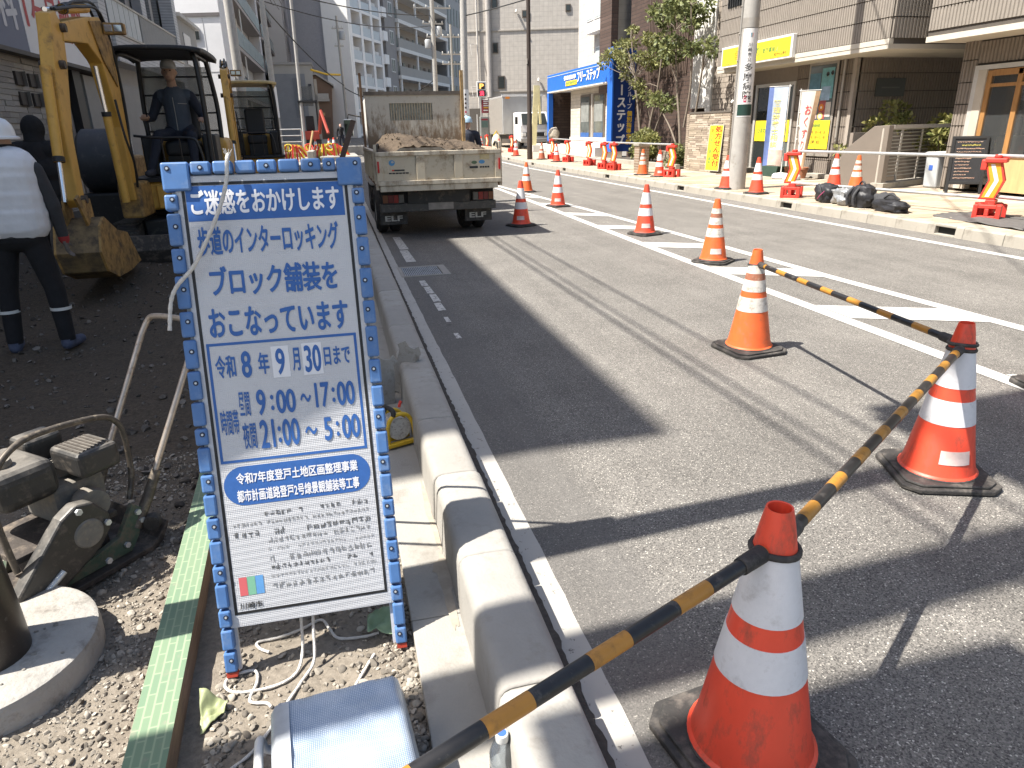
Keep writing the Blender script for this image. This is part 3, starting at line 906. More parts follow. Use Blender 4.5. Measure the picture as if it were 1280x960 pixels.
fr_white = M('frame_steel', (0.55, 0.55, 0.56), .45, .1, 20, dirt=((.3, .2, .14), .12, 30))
b = MB(); fbox(b, SF, .030, .525, .140, 1.492, -.012, 0.0); b.build('panel', sheet, sg, bevel=.002)
b = MB()
for x in (.018, .510): fbox(b, SF, x, x + .026, .0, 1.50, -.030, -.013)
fbox(b, SF, .044, .510, 1.47, 1.496, -.030, -.013); fbox(b, SF, .044, .510, .70, .72, -.030, -.013); fbox(b, SF, .044, .510, .15, .17, -.030, -.013)
b.build('back_frame', fr_white, sg)
# rear prop legs
b = MB(); FB = lambda x, y, z: SF @ Vector((x, y, z))
for x in (.05, .50):
    b.cyl(FB(x, 1.40, -.03), Vector((FB(x, 0, 0).x, 2.62, -.09)), .009, n=8)
b.build('prop_leg', fr_white, sg)
# blue edge guards: a run of clip-on blocks with screws
def guard(x0, x1, y0, y1, hole):
    q = MB(); fbox(q, SF, x0, x1, y0, y1, -.026, .012)
    o = q.build('edge_guard', blue_pl, sg, bevel=.006)
    if hole:
        hx, hy = hole
        c = SF @ Vector((hx, hy, .0125)); n = SF.to_3x3() @ Vector((0, 0, 1))
        q = MB(); q.cyl(c, c + n * .001, .0075, n=14); q.cyl(c + n*.001, c + n * .003, .0035, n=10, m=1)
        q.build('screw', [M('screw_hole', (.02, .03, .06), .6), steel_light], o if False else sg)
for side in (0, 1):
    x0, x1 = (.0, .036) if side == 0 else (.519, .555)
    y = .0; k = 0; L = [.072, .072, .062, .082, .058, .078]
    while y < 1.44:
        e = min(y + L[(k + side * 2) % 6] + (.02 if y > .8 else 0), 1.445)
        guard(x0, x1, y + .004, e - .004, ((x0 + x1) / 2 + (.004 if side == 0 else -.004), (y + e) / 2 + .008) if k % 2 == 0 or y > .8 else None)
        y = e; k += 1
xs_ = [.0, .075, .135, .195, .255, .315, .378, .44, .482, .555]
for i in range(9):
    if i in (0, 8): guard(xs_[i], xs_[i+1], 1.45, 1.53, (xs_[i] + .018 if i == 0 else xs_[i+1] - .018, 1.512))
    else: guard(xs_[i] + .003, xs_[i+1] - .003, 1.495, 1.53, ((xs_[i] + xs_[i+1])/2, 1.512) if i in (1, 4, 6, 7) else None)
# red caps under the feet
b = MB(); fbox(b, SF, .002, .034, -.012, .003, -.024, .008); fbox(b, SF, .522, .553, -.012, .003, -.024, .008); b.build('foot_cap', M('red_cap', (.4, .05, .03), .5), sg)
def prect(x0, x1, y0, y1, mat, lift, name='print'):
    q = MB(); q.quad(*[SF @ Vector(p) for p in ((x0, y0, lift), (x1, y0, lift), (x1, y1, lift), (x0, y1, lift))]); return q.build(name, mat, sg)
def pframe(x0, x1, y0, y1, w, mat, lift, name):
    q = MB()
    for a in ((x0, x1, y0, y0 + w), (x0, x1, y1 - w, y1), (x0, x0 + w, y0 + w, y1 - w), (x1 - w, x1, y0 + w, y1 - w)):
        q.quad(*[SF @ Vector(p) for p in ((a[0], a[2], lift), (a[1], a[2], lift), (a[1], a[3], lift), (a[0], a[3], lift))])
    return q.build(name, mat, sg)
pframe(.046, .508, .180, 1.473, .0085, print_black, .0008, 'black_border')
prect(.056, .494, 1.364, 1.463, print_blue, .0008, 'blue_header')
T = lambda s, x0, x1, y0, y1, m=print_blue, b=.024, l=.0018: lettering(s, x0, y0, x1 - x0, y1 - y0, m, SF, sg, b, lift=l)
T('ご迷惑をおかけします', .068, .480, 1.381, 1.451, print_white, .036)
T('歩道のインターロッキング', .074, .468, 1.266, 1.347, b=.034)
T('ブロック舗装を', .094, .452, 1.147, 1.233, b=.036)
T('おこなっています', .077, .472, 1.028, 1.112, b=.036)
pframe(.060, .490, .652, 1.012, .008, print_blue, .0008, 'blue_border')
for s, x0, x1, y0, y1 in (('令和', .079, .134, .908, .975), ('8', .152, .178, .905, .982), ('年', .199, .229, .911, .975), ('9', .250, .274, .905, .982),
        ('月', .297, .318, .912, .980), ('30', .333, .379, .905, .984), ('日まで', .390, .466, .920, .975)):
    T(s, x0, x1, y0, y1, b=.03)
patch = M('patched_sheet', (.70, .70, .715), .4, .04, 10)
prect(.238, .288, .896, .990, patch, .0010, 'patch'); prect(.326, .384, .896, .992, patch, .0010, 'patch')
for s, x0, x1, y0, y1, v in (('昼間', .131, .162, .790, .862, 0), ('9', .182, .206, .788, .864, 0), (':', .222, .229, .800, .845, 0), ('00', .238, .292, .788, .858, 0), ('～', .308, .338, .815, .840, 0),
        ('17', .352, .392, .794, .868, 0), (':', .402, .409, .806, .850, 0), ('00', .417, .468, .794, .866, 0),
        ('夜間', .132, .170, .690, .770, 0), ('21', .182, .222, .688, .772, 0), (':', .233, .240, .700, .748, 0), ('00', .246, .294, .688, .768, 0), ('～', .312, .346, .714, .738, 0),
        ('5', .368, .390, .690, .760, 0), (':', .404, .411, .700, .745, 0), ('00', .422, .474, .690, .762, 0), ('時間帯', .075, .125, .738, .812, 0)):
    T(s, x0, x1, y0, y1, b=.012 if len(s) > 1 and s[0] in '昼夜時' else .03)
q = MB(); n = 14; vs = []
for k in range(n + 1):
    a = PI/2 + PI*k/n; vs.append((.118 + .058*math.cos(a), .579 + .060*math.sin(a)))
for k in range(n + 1):
    a = -PI/2 + PI*k/n; vs.append((.434 + .058*math.cos(a), .579 + .060*math.sin(a)))
q.add([SF @ Vector((x, y, .0008)) for x, y in vs], [tuple(range(len(vs)))]); q.build('blue_pill', print_blue, sg)
T('令和7年度登戸土地区画整理事業', .098, .455, .585, .619, print_white, .03)
T('都市計画道路登戸2号線景観舗装等工事', .095, .455, .530, .567, print_white, .03)
T('川崎市', .064, .130, .196, .216, print_black, .012)
# the contractor block: rows of small grey print, illegible in the picture
rr = random.Random(8)
gp = [M('grey_print_%d' % i, (c, c, c), .5, .15, 60) for i, c in enumerate((.10, .22, .34))]
sp1 = [MB(), MB(), MB()]
for row in range(9):                                  # rows of tiny dense strokes, as unreadable as in the picture
    y = .492 - .0285 * row; h = (.016, .012, .019)[row % 3]
    x = .07 if row in (1, 2) else .165
    gap = 0
    while x < .475:
        w = h * .92
        if gap: gap -= 1; x += w * 1.1; continue
        if rr.random() < .12: gap = rr.choice((1, 2, 3))
        q = sp1[(0, 1, 0, 1, 2, 1, 0, 2, 1)[row]]
        for st in range(rr.choice((4, 5, 6))):
            if rr.random() < .55:
                yy = y - h * rr.random() * .85; x0 = x + w * rr.random() * .35; x1 = x + w * rr.uniform(.6, 1); r_ = (x0, x1, yy, yy + h * .12)
            else:
                xx = x + w * rr.random() * .85; y0 = y - h * rr.uniform(.6, 1); r_ = (xx, xx + w * .13, y0, y0 + h * rr.uniform(.4, .95))
            lf = .0009 + .00003 * st
            q.quad(*[SF @ Vector(p) for p in ((r_[0], r_[2], lf), (r_[1], r_[2], lf), (r_[1], r_[3], lf), (r_[0], r_[3], lf))])
        x += w * 1.12
for q, m_ in zip(sp1, gp):
    if q.v: q.build('small_print', m_, sg)['kind'] = 'stuff'
for i, c in enumerate(((.62, .13, .14), (.20, .45, .30), (.12, .32, .62))):
    prect(.069 + .024*i, .092 + .024*i, .238, .296, M('print_rgb%d' % i, c, .5), .0009, 'colour_block')
# frayed cord tied to the top edge, hanging in front of the board
rope_m = M('white_rope', (.62, .59, .54), .85, .18, 60, .6, 250)
def rope(pts, r, label, name='rope', sub=6, n=7, lay=True):
    P_ = [Vector(p) for p in pts]; out = []
    for i in range(len(P_) - 1):
        a = P_[max(i-1, 0)]; b_ = P_[i]; c = P_[i+1]; d = P_[min(i+2, len(P_)-1)]
        for k in range(sub):
            t = k / sub
            out.append(.5*((2*b_) + (-a+c)*t + (2*a-5*b_+4*c-d)*t*t + (-a+3*b_-3*c+d)*t*t*t))
    out.append(P_[-1])
    mb = MB(); mb.tube(out, [r * (1 + .12 * math.sin(i * 2.1)) for i in range(len(out))], n)
    return mb
Fp = lambda x, y, z: SF @ Vector((x, y, z))
hc = rope([Fp(.186, 1.548, .008), Fp(.182, 1.53, .022), Fp(.174, 1.47, .028), Fp(.15, 1.40, .030), Fp(.105, 1.31, .032), Fp(.058, 1.235, .026), Fp(.010, 1.185, .028), Fp(-.012, 1.14, .030), Fp(-.024, 1.06, .035)], .0058, '', sub=8)
for k in range(16):
    a = RN.uniform(0, 6.28); s = Fp(.186, 1.54, .010)
    hc.cyl(s, s + Vector((math.cos(a)*.012, -.005, .012 + .012*RN.random())), .0016, .0008, 5)
tag(hc.build('rope', rope_m, None, 60), 'frayed white cord tied over the top edge of the notice board', 'rope')
gx = lambda x, y: (x, y, soil_z(x, y) + .008)
r1 = rope([Fp(.235, .15, -.02), Fp(.232, .10, -.03), (-.25, 1.90, -.05), gx(-.27, 1.84), gx(-.33, 1.80), gx(-.43, 1.80), gx(-.475, 1.83), gx(-.47, 1.87), gx(-.40, 1.885), gx(-.385, 1.83), gx(-.40, 1.76), gx(-.35, 1.735), gx(-.335, 1.715)], .005, '')
tag(r1.build('rope', rope_m, None, 60), 'white rope looping on the soil round the left foot of the notice board', 'rope')
r2 = rope([Fp(.272, .15, -.02), Fp(.268, .09, -.02), (-.215, 1.86, -.06), gx(-.25, 1.80), gx(-.30, 1.70), gx(-.34, 1.62), gx(-.38, 1.56), gx(-.44, 1.50), gx(-.47, 1.44)], .005, '')
tag(r2.build('rope', rope_m, None, 60), 'white rope running from below the board toward the bottom left of the cooler', 'rope')
r3 = rope([gx(-.36, 1.96), gx(-.39, 1.98), gx(-.40, 2.02), gx(-.33, 2.03), gx(-.26, 2.06), gx(-.20, 2.09), gx(-.17, 2.03), gx(-.14, 1.98), gx(-.06, 1.97), gx(-.01, 1.975)], .005, '')
tag(r3.build('rope', rope_m, None, 60), 'white rope lying in the shade under the notice board panel', 'rope')
r4 = rope([gx(-.03, 1.86), gx(-.06, 1.80), gx(-.10, 1.72), gx(-.11, 1.68)], .005, '')
tag(r4.build('rope', rope_m, None, 60), 'short straight rope end on gravel between board and cooler', 'rope')

# scraps of green sheeting
film = M('green_film', (.20, .29, .17), .5, .15, 20, trans=0.0)
def scrap(pts, n, seed, label, mat=film):
    r = random.Random(seed); (a, b_, c, d) = [Vector(p) for p in pts]; vs = []; mb = MB()
    for j in range(n + 1):
        for i in range(n + 1):
            u, v = i/n, j/n
            p = a*(1-u)*(1-v) + b_*u*(1-v) + c*u*v + d*(1-u)*v
            p = p + Vector((0, 0, .022*mnoise.noise(p*24 + Vector((seed, 0, 0))) + .012*mnoise.noise(p*60)))
            vs.append(p)
    mb.add(vs, [(j*(n+1)+i, j*(n+1)+i+1, (j+1)*(n+1)+i+1, (j+1)*(n+1)+i) for j in range(n) for i in range(n)])
    o = mb.build('plastic_scrap', mat, None, 70)
    s = o.modifiers.new('t', 'SOLIDIFY'); s.thickness = .0008
    return tag(o, label, 'plastic sheet')
scrap([(-.045, 1.93, -.045), (.045, 1.90, -.045), (.055, 2.02, -.03), (-.04, 2.02, -.03)], 12, 3, 'crumpled green plastic scrap beside the right foot of the notice board')
scrap([(-.522, 1.66, -.075), (-.47, 1.71, -.068), (-.455, 1.75, -.065), (-.53, 1.77, -.01)], 12, 5, 'torn yellow-green film hanging off the green edging board', M('yellow_green_film', (.30, .33, .17), .5, .12, 20))

# ---- green printed edging board
bd = thing('edging_board', 'long timber edging board topped with pale green printed tape on the gravel', 'board', (-.62, 2.2, -.06))
wood = M('edging_wood', (.20, .135, .09), .8, .3, 12, .3, 60, stretch=(6, .6, 6))
def tape_mat():
    m, N, L, b_ = nodes_of('green_tape', .5)
    tc = N.new('ShaderNodeTexCoord'); mp = N.new('ShaderNodeMapping'); mp.inputs['Rotation'].default_value = (0, 0, PI/2 - .048)
    L.new(tc.outputs['Object'], mp.inputs['Vector'])
    br = N.new('ShaderNodeTexBrick'); br.inputs['Scale'].default_value = 1
    br.inputs['Brick Width'].default_value = .085; br.inputs['Row Height'].default_value = .023; br.inputs['Mortar Size'].default_value = .0028
    br.inputs['Color1'].default_value = (.15, .225, .145, 1); br.inputs['Color2'].default_value = (.175, .245, .155, 1); br.inputs['Mortar'].default_value = (.26, .325, .21, 1)
    L.new(mp.outputs['Vector'], br.inputs['Vector'])
    n = N.new('ShaderNodeTexNoise'); n.inputs['Scale'].default_value = 26; n.inputs['Detail'].default_value = 8
    L.new(tc.outputs['Object'], n.inputs['Vector'])
    r = N.new('ShaderNodeMapRange'); r.inputs['From Min'].default_value = .62; r.inputs['From Max'].default_value = .75; r.inputs['To Max'].default_value = .5; L.new(n.outputs['Fac'], r.inputs['Value'])
    mx = N.new('ShaderNodeMix'); mx.data_type = 'RGBA'; L.new(r.outputs['Result'], mx.inputs['Factor']); L.new(br.outputs['Color'], mx.inputs['A']); mx.inputs['B'].default_value = (.27, .24, .19, 1)
    L.new(mx.outputs['Result'], b_.inputs['Base Color'])
    return m
rot = Matrix.Rotation(.049, 4, 'Z')
def brd(x0, x1, z0, z1):
    q = MB(); q.box(x0, x1, -1.25, 1.35, z0, z1)
    q.v = [tuple(Matrix.Translation((-.648, 2.17, 0)) @ rot @ Vector(p)) for p in q.v]; return q
brd(-.052, .052, -.10, .009).build('timber', wood, bd, bevel=.004)
brd(-.0535, .0535, .0092, .0105).build('printed_tape', tape_mat(), bd)

# ---- lamp-post foot and the brown post
lp = thing('lamp_post', 'dark brown street lamp post rising from a round concrete foot at the left edge', 'lamp post', (-1.225, 2.09, -.1))
brown_steel = M('brown_steel', (.030, .022, .017), .38, .2, 12, dirt=((.12, .10, .08), .10, 60), spec=.5)
q = MB(); q.lathe([(.335, -.13), (.338, -.02), (.333, .012), (.320, .020), (.0, .020)], 48, (-1.225, 2.09, 0), close=False)
foot = M('round_foot_concrete', (.35, .332, .30), .9, .14, 6, .5, 50, dirt=((.16, .14, .12), .3, 10))
q.build('concrete_foot', foot, lp, 40)
q = MB()
for k in range(14):
    a = RN.uniform(-1.2, .6); r_ = RN.uniform(.15, .3); q.ell((-1.225 + r_*math.cos(a), 2.09 + r_*math.sin(a), .022), (.004 + .006*RN.random(), .004, .003), 6, 4)
q.build('mortar_crumbs', M('crumbs', (.25, .23, .20), .9), lp)
q = MB(); q.lathe([(.115, .018), (.112, .16), (.100, .40), (.093, .9), (.078, 4.5), (.062, 7.2)], 32, (-1.175, 2.05, 0))
q.build('post', brown_steel, lp, 40)
q = MB(); q.tube([(-1.175, 2.05, 7.1), (-1.0, 2.07, 7.3), (-.3, 2.10, 7.35), (.25, 2.12, 7.36)], .04, 10); q.build('arm', brown_steel, lp, 40)
q = MB(); q.ell((.15, 2.12, 7.33), (.42, .18, .07), 16, 8); q.build('lamp_head', brown_steel, lp, 60)
# ---- plate compactor
CC = Vector((-1.155, 2.66, 0)); CL = Vector((.66, .75, 0)).normalized(); CS = Vector((.75, -.66, 0)).normalized()
cp_ = lambda l, s, z: CC + CL*l + CS*s + Vector((0, 0, z))
CF = Matrix(((CL.x, CS.x, 0, CC.x), (CL.y, CS.y, 0, CC.y), (0, 0, 1, 0), (0, 0, 0, 1)))
pc = thing('plate_compactor', 'dusty petrol plate compactor with tubular handle standing on the gravel', 'compactor', (CC.x, CC.y, -.08))
dusty = M('dusty_black', (.030, .029, .028), .45, .2, 30, .08, 160, dirt=((.13, .11, .09), .25, 25), spec=.5)
dusty_grey = M('dusty_engine', (.17, .16, .145), .7, .2, 30, .1, 160, dirt=((.26, .23, .185), .42, 40))
def dust_lighter_tops(m, dust, amt):  # dust on upward faces; paints the tops lighter to bring out the shape
    N = m.node_tree.nodes; L = m.node_tree.links; b_ = N['Principled BSDF']
    src = b_.inputs['Base Color'].links[0].from_socket
    g = N.new('ShaderNodeNewGeometry'); sx = N.new('ShaderNodeSeparateXYZ'); L.new(g.outputs['True Normal'], sx.inputs[0])
    tc = N.new('ShaderNodeTexCoord'); n = N.new('ShaderNodeTexNoise'); n.inputs['Scale'].default_value = 18; n.inputs['Detail'].default_value = 7; L.new(tc.outputs['Object'], n.inputs['Vector'])
    a = N.new('ShaderNodeMath'); a.operation = 'MULTIPLY_ADD'; a.inputs[1].default_value = .9; a.inputs[2].default_value = -.30; L.new(n.outputs['Fac'], a.inputs[0])
    c = N.new('ShaderNodeMath'); c.operation = 'ADD'; L.new(a.outputs[0], c.inputs[0])
    k = N.new('ShaderNodeMapRange'); k.inputs['From Min'].default_value = .35; k.inputs['From Max'].default_value = 1; k.inputs['To Max'].default_value = .6; L.new(sx.outputs['Z'], k.inputs['Value'])
    L.new(k.outputs['Result'], c.inputs[1])
    r = N.new('ShaderNodeMapRange'); r.inputs['From Min'].default_value = .35; r.inputs['From Max'].default_value = .85; r.inputs['To Max'].default_value = amt; L.new(c.outputs[0], r.inputs['Value'])
    mx = N.new('ShaderNodeMix'); mx.data_type = 'RGBA'; L.new(r.outputs['Result'], mx.inputs['Factor']); L.new(src, mx.inputs['A']); mx.inputs['B'].default_value = (*dust, 1)
    L.new(mx.outputs['Result'], b_.inputs['Base Color'])
dust_lighter_tops(dusty, (.24, .22, .19), .7); dust_lighter_tops(dusty_grey, (.24, .215, .18), .6)
rust_tube = M('worn_tube', (.50, .43, .36), .35, .2, 26, metal=.6, dirt=((.20, .12, .08), .22, 30))
dark_tube = M('dark_tube', (.10, .085, .07), .5, .35, 26, metal=.3, dirt=((.32, .27, .2), .3, 30))
oldgreen = M('worn_green_paint', (.06, .10, .07), .65, .3, 20, dirt=((.17, .135, .10), .5, 22))
iron = M('dark_iron', (.055, .046, .04), .7, .3, 20, .3, 70, dirt=((.22, .18, .14), .35, 14))
def cbox(l0, l1, s0, s1, z0, z1): return fbox(MB(), CF, l0, l1, s0, s1, z0, z1)
q = MB(); pr = [(-.33, .02), (-.29, -.055), (-.24, -.075), (.22, -.075), (.27, -.055), (.31, .015), (.30, .025), (.25, -.035), (.21, -.052), (-.23, -.052), (-.28, -.03), (-.32, .03)]
n = len(pr); vs = [cp_(l, -.20, z) for l, z in pr] + [cp_(l, .20, z) for l, z in pr]
q.add(vs, [tuple(range(n)), tuple(range(2*n-1, n-1, -1))] + [(i, i+n, (i+1) % n+n, (i+1) % n) for i in range(n)]); q.build('base_plate', iron, pc, bevel=.004)
q = MB()
for s in (-.15, .15):
    pl_ = [(-.16, -.05), (.16, -.05), (.20, .0), (.24, .10), (.20, .14), (.12, .03), (-.02, .0), (-.14, .0)]
    vs = [cp_(l, s-.012, z) for l, z in pl_] + [cp_(l, s+.012, z) for l, z in pl_]; n = len(pl_)
    q.add(vs, [tuple(range(n)), tuple(range(2*n-1, n-1, -1))] + [(i, i+n, (i+1) % n+n, (i+1) % n) for i in range(n)])
q.build('side_bracket', oldgreen, pc, bevel=.003)
cbox(-.14, .12, -.11, .11, -.04, .05).build('exciter_housing', iron, pc, bevel=.02)
cbox(-.22, .16, -.16, .12, .10, .125).build('engine_deck', iron, pc, bevel=.004)
cbox(-.02, .18, -.16, .06, .125, .28).build('crankcase', dusty_grey, pc, bevel=.02)
for k in range(7): cbox(.0 + .0, .17, -.15 + .02*k, -.142 + .02*k, .26, .35).build('cooling_fin', dusty_grey, pc)
o = cbox(-.21, .01, -.19, .10, .27, .42).build('fuel_tank', dusty, pc, bevel=.045, seg=4)
MB().lathe([(.036, 0), (.038, .012), (.034, .026), (.0, .026)], 20, cp_(-.13, .0, .418), close=False).build('fuel_cap', dusty_grey, o, 40)
o = cbox(.05, .21, -.04, .15, .31, .41).build('exhaust_guard', dusty, pc, bevel=.02, seg=3)
for k in range(7): cbox(.068 + .018*k, .076 + .018*k, -.02, .13, .409, .413).build('slot', dirt_dark, o)
cbox(.0, .14, -.20, -.08, .33, .44).build('air_filter', dusty, pc, bevel=.02, seg=3)
q = MB(); q.lathe([(.06, -.03), (.065, 0), (.06, .03)], 20, cp_(.08, .10, .19), rot=Matrix.Rotation(PI/2, 3, 'X') @ Matrix.Rotation(.7, 3, 'Y')); q.build('recoil_starter', dusty_grey, pc, 40)
# belt guard: long slanting cover on the near side
pl_ = [(-.30, -.03), (-.25, -.055), (-.19, -.05), (.02, .06), (.075, .12), (.08, .18), (.03, .25), (-.03, .265), (-.09, .235), (-.28, .04)]
n = len(pl_); vs = [cp_(l, .155, z) for l, z in pl_] + [cp_(l, .215, z) for l, z in pl_]
q = MB(); q.add(vs, [tuple(range(n)), tuple(range(2*n-1, n-1, -1))] + [(i, i+n, (i+1) % n+n, (i+1) % n) for i in range(n)])
bg_ = q.build('belt_guard', dusty, pc, bevel=.012, seg=3)
q = MB(); q.tube([cp_(-.20, .217, .005), cp_(-.125, .217, .05)], .012, 10); q.build('slot', steel_light, bg_, 40)
q = MB(); q.lathe([(.055, 0), (.05, .006), (.0, .007)], 24, cp_(-.01, .215, .14), rot=(Matrix(((CL.x, 0, CS.x), (CL.y, 0, CS.y), (0, 1, 0)))), close=False); q.build('pulley_boss', dusty_grey, bg_, 40)
q = MB()
for l, z in ((-.03, .24), (.06, .15), (.22, .06), (.21, .10), (.14, -.01), (.03, .0)):
    c = cp_(l, .216 if l < .08 else .163, z); q.cyl(c, c + CS*.012, .012, n=6)
q.build('bolt', steel_light, pc)
# lifting frame and handle
rp = [cp_(-.24, .16, .10), cp_(-.25, .15, .34), cp_(-.21, .14, .46), cp_(-.12, .12, .52), cp_(.0, .10, .525), cp_(.20, .06, .49), cp_(.27, .05, .45), cp_(.295, .05, .38), cp_(.285, .06, .22), cp_(.24, .08, .12)]
def smoothpts(pts, sub=6):
    P_ = [Vector(p) for p in pts]; out = []
    for i in range(len(P_)-1):
        a = P_[max(i-1, 0)]; b_ = P_[i]; c = P_[i+1]; d = P_[min(i+2, len(P_)-1)]
        for k in range(sub):
            t = k/sub; out.append(.5*((2*b_) + (-a+c)*t + (2*a-5*b_+4*c-d)*t*t + (-a+3*b_-3*c+d)*t*t*t))
    out.append(P_[-1]); return out
MB().tube(smoothpts(rp), .0115, 10).build('lifting_frame', dark_tube, pc, 50)
hp = [cp_(.23, .15, .07), cp_(.27, .155, .14), cp_(.60, .165, .69), cp_(.635, .155, .745), cp_(.645, .12, .765), cp_(.65, 0, .77), cp_(.645, -.12, .765), cp_(.635, -.155, .745), cp_(.60, -.165, .69), cp_(.27, -.155, .14), cp_(.23, -.15, .07)]
MB().tube([p for p in smoothpts(hp[:3], 2)] + smoothpts(hp[2:9], 5)[1:] + smoothpts(hp[8:], 2)[1:], .0125, 10).build('handle', rust_tube, pc, 50)
q = MB()
for s in (-.15, .15): MB().tube([cp_(.20, s, .03), cp_(.27, s*1.03, .13), cp_(.33, s*1.05, .23)], [.021, .021, .018], 10).build('handle_socket', dark_tube, pc, 40)
q = MB(); q.lathe([(.03, -.02), (.034, 0), (.03, .02)], 16, cp_(.25, .185, .04), rot=Matrix.Rotation(PI/2, 3, 'X')); q.build('rubber_mount', rubber, pc, 40)

# ---- cooler box in the foreground
cb_ = thing('cooler_box', 'blue cooler box wrapped in silvery woven sheet with white handle at the bottom edge', 'cooler', (-.13, 1.27, -.09))
KF = frame_of((-.135, 1.285, 0), (.985, .10, 0), (-.10, .985, 0))
KF = Matrix.Translation((-.112, 1.315, -.04)) @ Matrix.Rotation(.085, 4, 'Z') @ Matrix.Diagonal((1.17, 1.0, 1.0, 1.0))
q = MB(); fbox(q, KF, -.130, .130, -.20, .150, 0, .19); q.build('body', M('cooler_blue', (.05, .17, .42), .4, .1, 8, spec=.5), cb_, bevel=.018, seg=3)
def weave_mat():
    m, N, L, b_ = nodes_of('woven_sheet', .32)
    b_.inputs['Specular IOR Level'].default_value = .6; b_.inputs['Metallic'].default_value = .4
    tc = N.new('ShaderNodeTexCoord'); mp = N.new('ShaderNodeMapping'); mp.inputs['Rotation'].default_value = (0, 0, -.075)
    L.new(tc.outputs['Object'], mp.inputs['Vector'])
    w1 = N.new('ShaderNodeTexWave'); w1.bands_direction = 'X'; w1.inputs['Scale'].default_value = 70; w1.inputs['Distortion'].default_value = .6
    w2 = N.new('ShaderNodeTexWave'); w2.bands_direction = 'Y'; w2.inputs['Scale'].default_value = 62; w2.inputs['Distortion'].default_value = .8
    for w in (w1, w2): L.new(mp.outputs['Vector'], w.inputs['Vector'])
    mu = N.new('ShaderNodeMath'); mu.operation = 'MULTIPLY'; L.new(w1.outputs['Fac'], mu.inputs[0]); L.new(w2.outputs['Fac'], mu.inputs[1])
    n = N.new('ShaderNodeTexNoise'); n.inputs['Scale'].default_value = 9; n.inputs['Detail'].default_value = 6; L.new(tc.outputs['Object'], n.inputs['Vector'])
    ad = N.new('ShaderNodeMath'); ad.operation = 'MULTIPLY_ADD'; ad.inputs[1].default_value = .55; L.new(mu.outputs[0], ad.inputs[0]); 
    sb = N.new('ShaderNodeMath'); sb.operation = 'MULTIPLY'; sb.inputs[1].default_value = .7; L.new(n.outputs['Fac'], sb.inputs[0]); L.new(sb.outputs[0], ad.inputs[2])
    cr = N.new('ShaderNodeValToRGB'); L.new(ad.outputs[0], cr.inputs['Fac'])
    cr.color_ramp.elements[0].position = .28; cr.color_ramp.elements[0].color = (.24, .32, .44, 1)
    cr.color_ramp.elements[1].position = .72; cr.color_ramp.elements[1].color = (.60, .66, .72, 1)
    L.new(cr.outputs['Color'], b_.inputs['Base Color'])
    bp = N.new('ShaderNodeBump'); bp.inputs['Strength'].default_value = .35; bp.inputs['Distance'].default_value = .002
    L.new(mu.outputs[0], bp.inputs['Height']); L.new(bp.outputs['Normal'], b_.inputs['Normal'])
    return m
# draped sheet: slightly sagging top with rounded shoulders
q = MB(); n = 26; vs = []
for j in range(n + 1):
    for i in range(n + 1):
        u = -1 + 2*i/n; v = -1 + 2*j/n
        x = .142*u; y = -.025 + .19*v
        e = max(abs(u), abs(v)); z = .215 - .10*max(0, (abs(u) - .86)/.14)**2*.75 - .10*max(0, (v - .90)/.10)**2*.9
        z += .004*mnoise.noise(Vector((x*25, y*25, 1))) - .006*math.sin(PI*(u+1)/2)*math.sin(PI*(v+1)/2)
        vs.append(KF @ Vector((x, y, z)))
q.add(vs, [(j*(n+1)+i, j*(n+1)+i+1, (j+1)*(n+1)+i+1, (j+1)*(n+1)+i) for j in range(n) for i in range(n)])
o = q.build('woven_sheet', weave_mat(), cb_, 60); s_ = o.modifiers.new('t', 'SOLIDIFY'); s_.thickness = .003
q = MB(); fbox(q, KF, -.146, -.112, -.20, .13, .170, .2155); 
q = MB(); vs = []
for i in range(12):
    y = -.2 + .34*i/11
    for x, z in ((-.139, .19), (-.128, .213), (-.100, .2185)): vs.append(KF @ Vector((x, y, z + .0025 + .001*math.sin(i))))
q.add(vs, [(3*i+k, 3*i+k+1, 3*i+k+4, 3*i+k+3) for i in range(11) for k in (0, 1)]); o = q.build('tape_strip', M('silver_tape', (.52, .55, .58), .3, .15, 20, metal=.3), cb_, 60)
white_pl = M('white_plastic', (.62, .62, .60), .45, .1, 20, dirt=((.4, .37, .32), .15, 20))
q = MB(); q.tube(smoothpts([KF @ Vector(p) for p in ((-.135, .115, .10), (-.158, .112, .12), (-.165, .09, .165), (-.166, -.05, .17), (-.166, -.18, .165))], 5), .011, 10); q.build('handle', white_pl, cb_, 50)

# ---- drinks bottle standing on the footing
bt = thing('water_bottle', 'clear plastic drinks bottle with white and blue cap below the striped bar', 'bottle', (.262, 1.245, -.03))
pet = M('clear_plastic', (.80, .86, .92), .08, .02, 5, trans=.92, spec=.5)
ox, oy = .252, 1.235
q = MB(); q.lathe([(.028, -.03), (.032, -.02), (.032, .06), (.030, .065), (.032, .07), (.031, .10), (.024, .122), (.0135, .140), (.0125, .150), (.0115, .15), (.0125, .138), (.023, .12), (.030, .098), (.031, -.018)], 28, (ox, oy, 0), close=False); q.build('body', pet, bt, 50)
q = MB(); q.lathe([(.0150, .136), (.0155, .138), (.0155, .157), (.0135, .159), (0, .159)], 24, (ox, oy, 0), close=False); cap = q.build('cap', white_pl, bt, 40)
q = MB(); q.lathe([(.0, .1595), (.0115, .1595)], 24, (ox, oy, 0), close=False); q.build('cap_print', M('cap_blue', (.05, .12, .42), .4), cap)

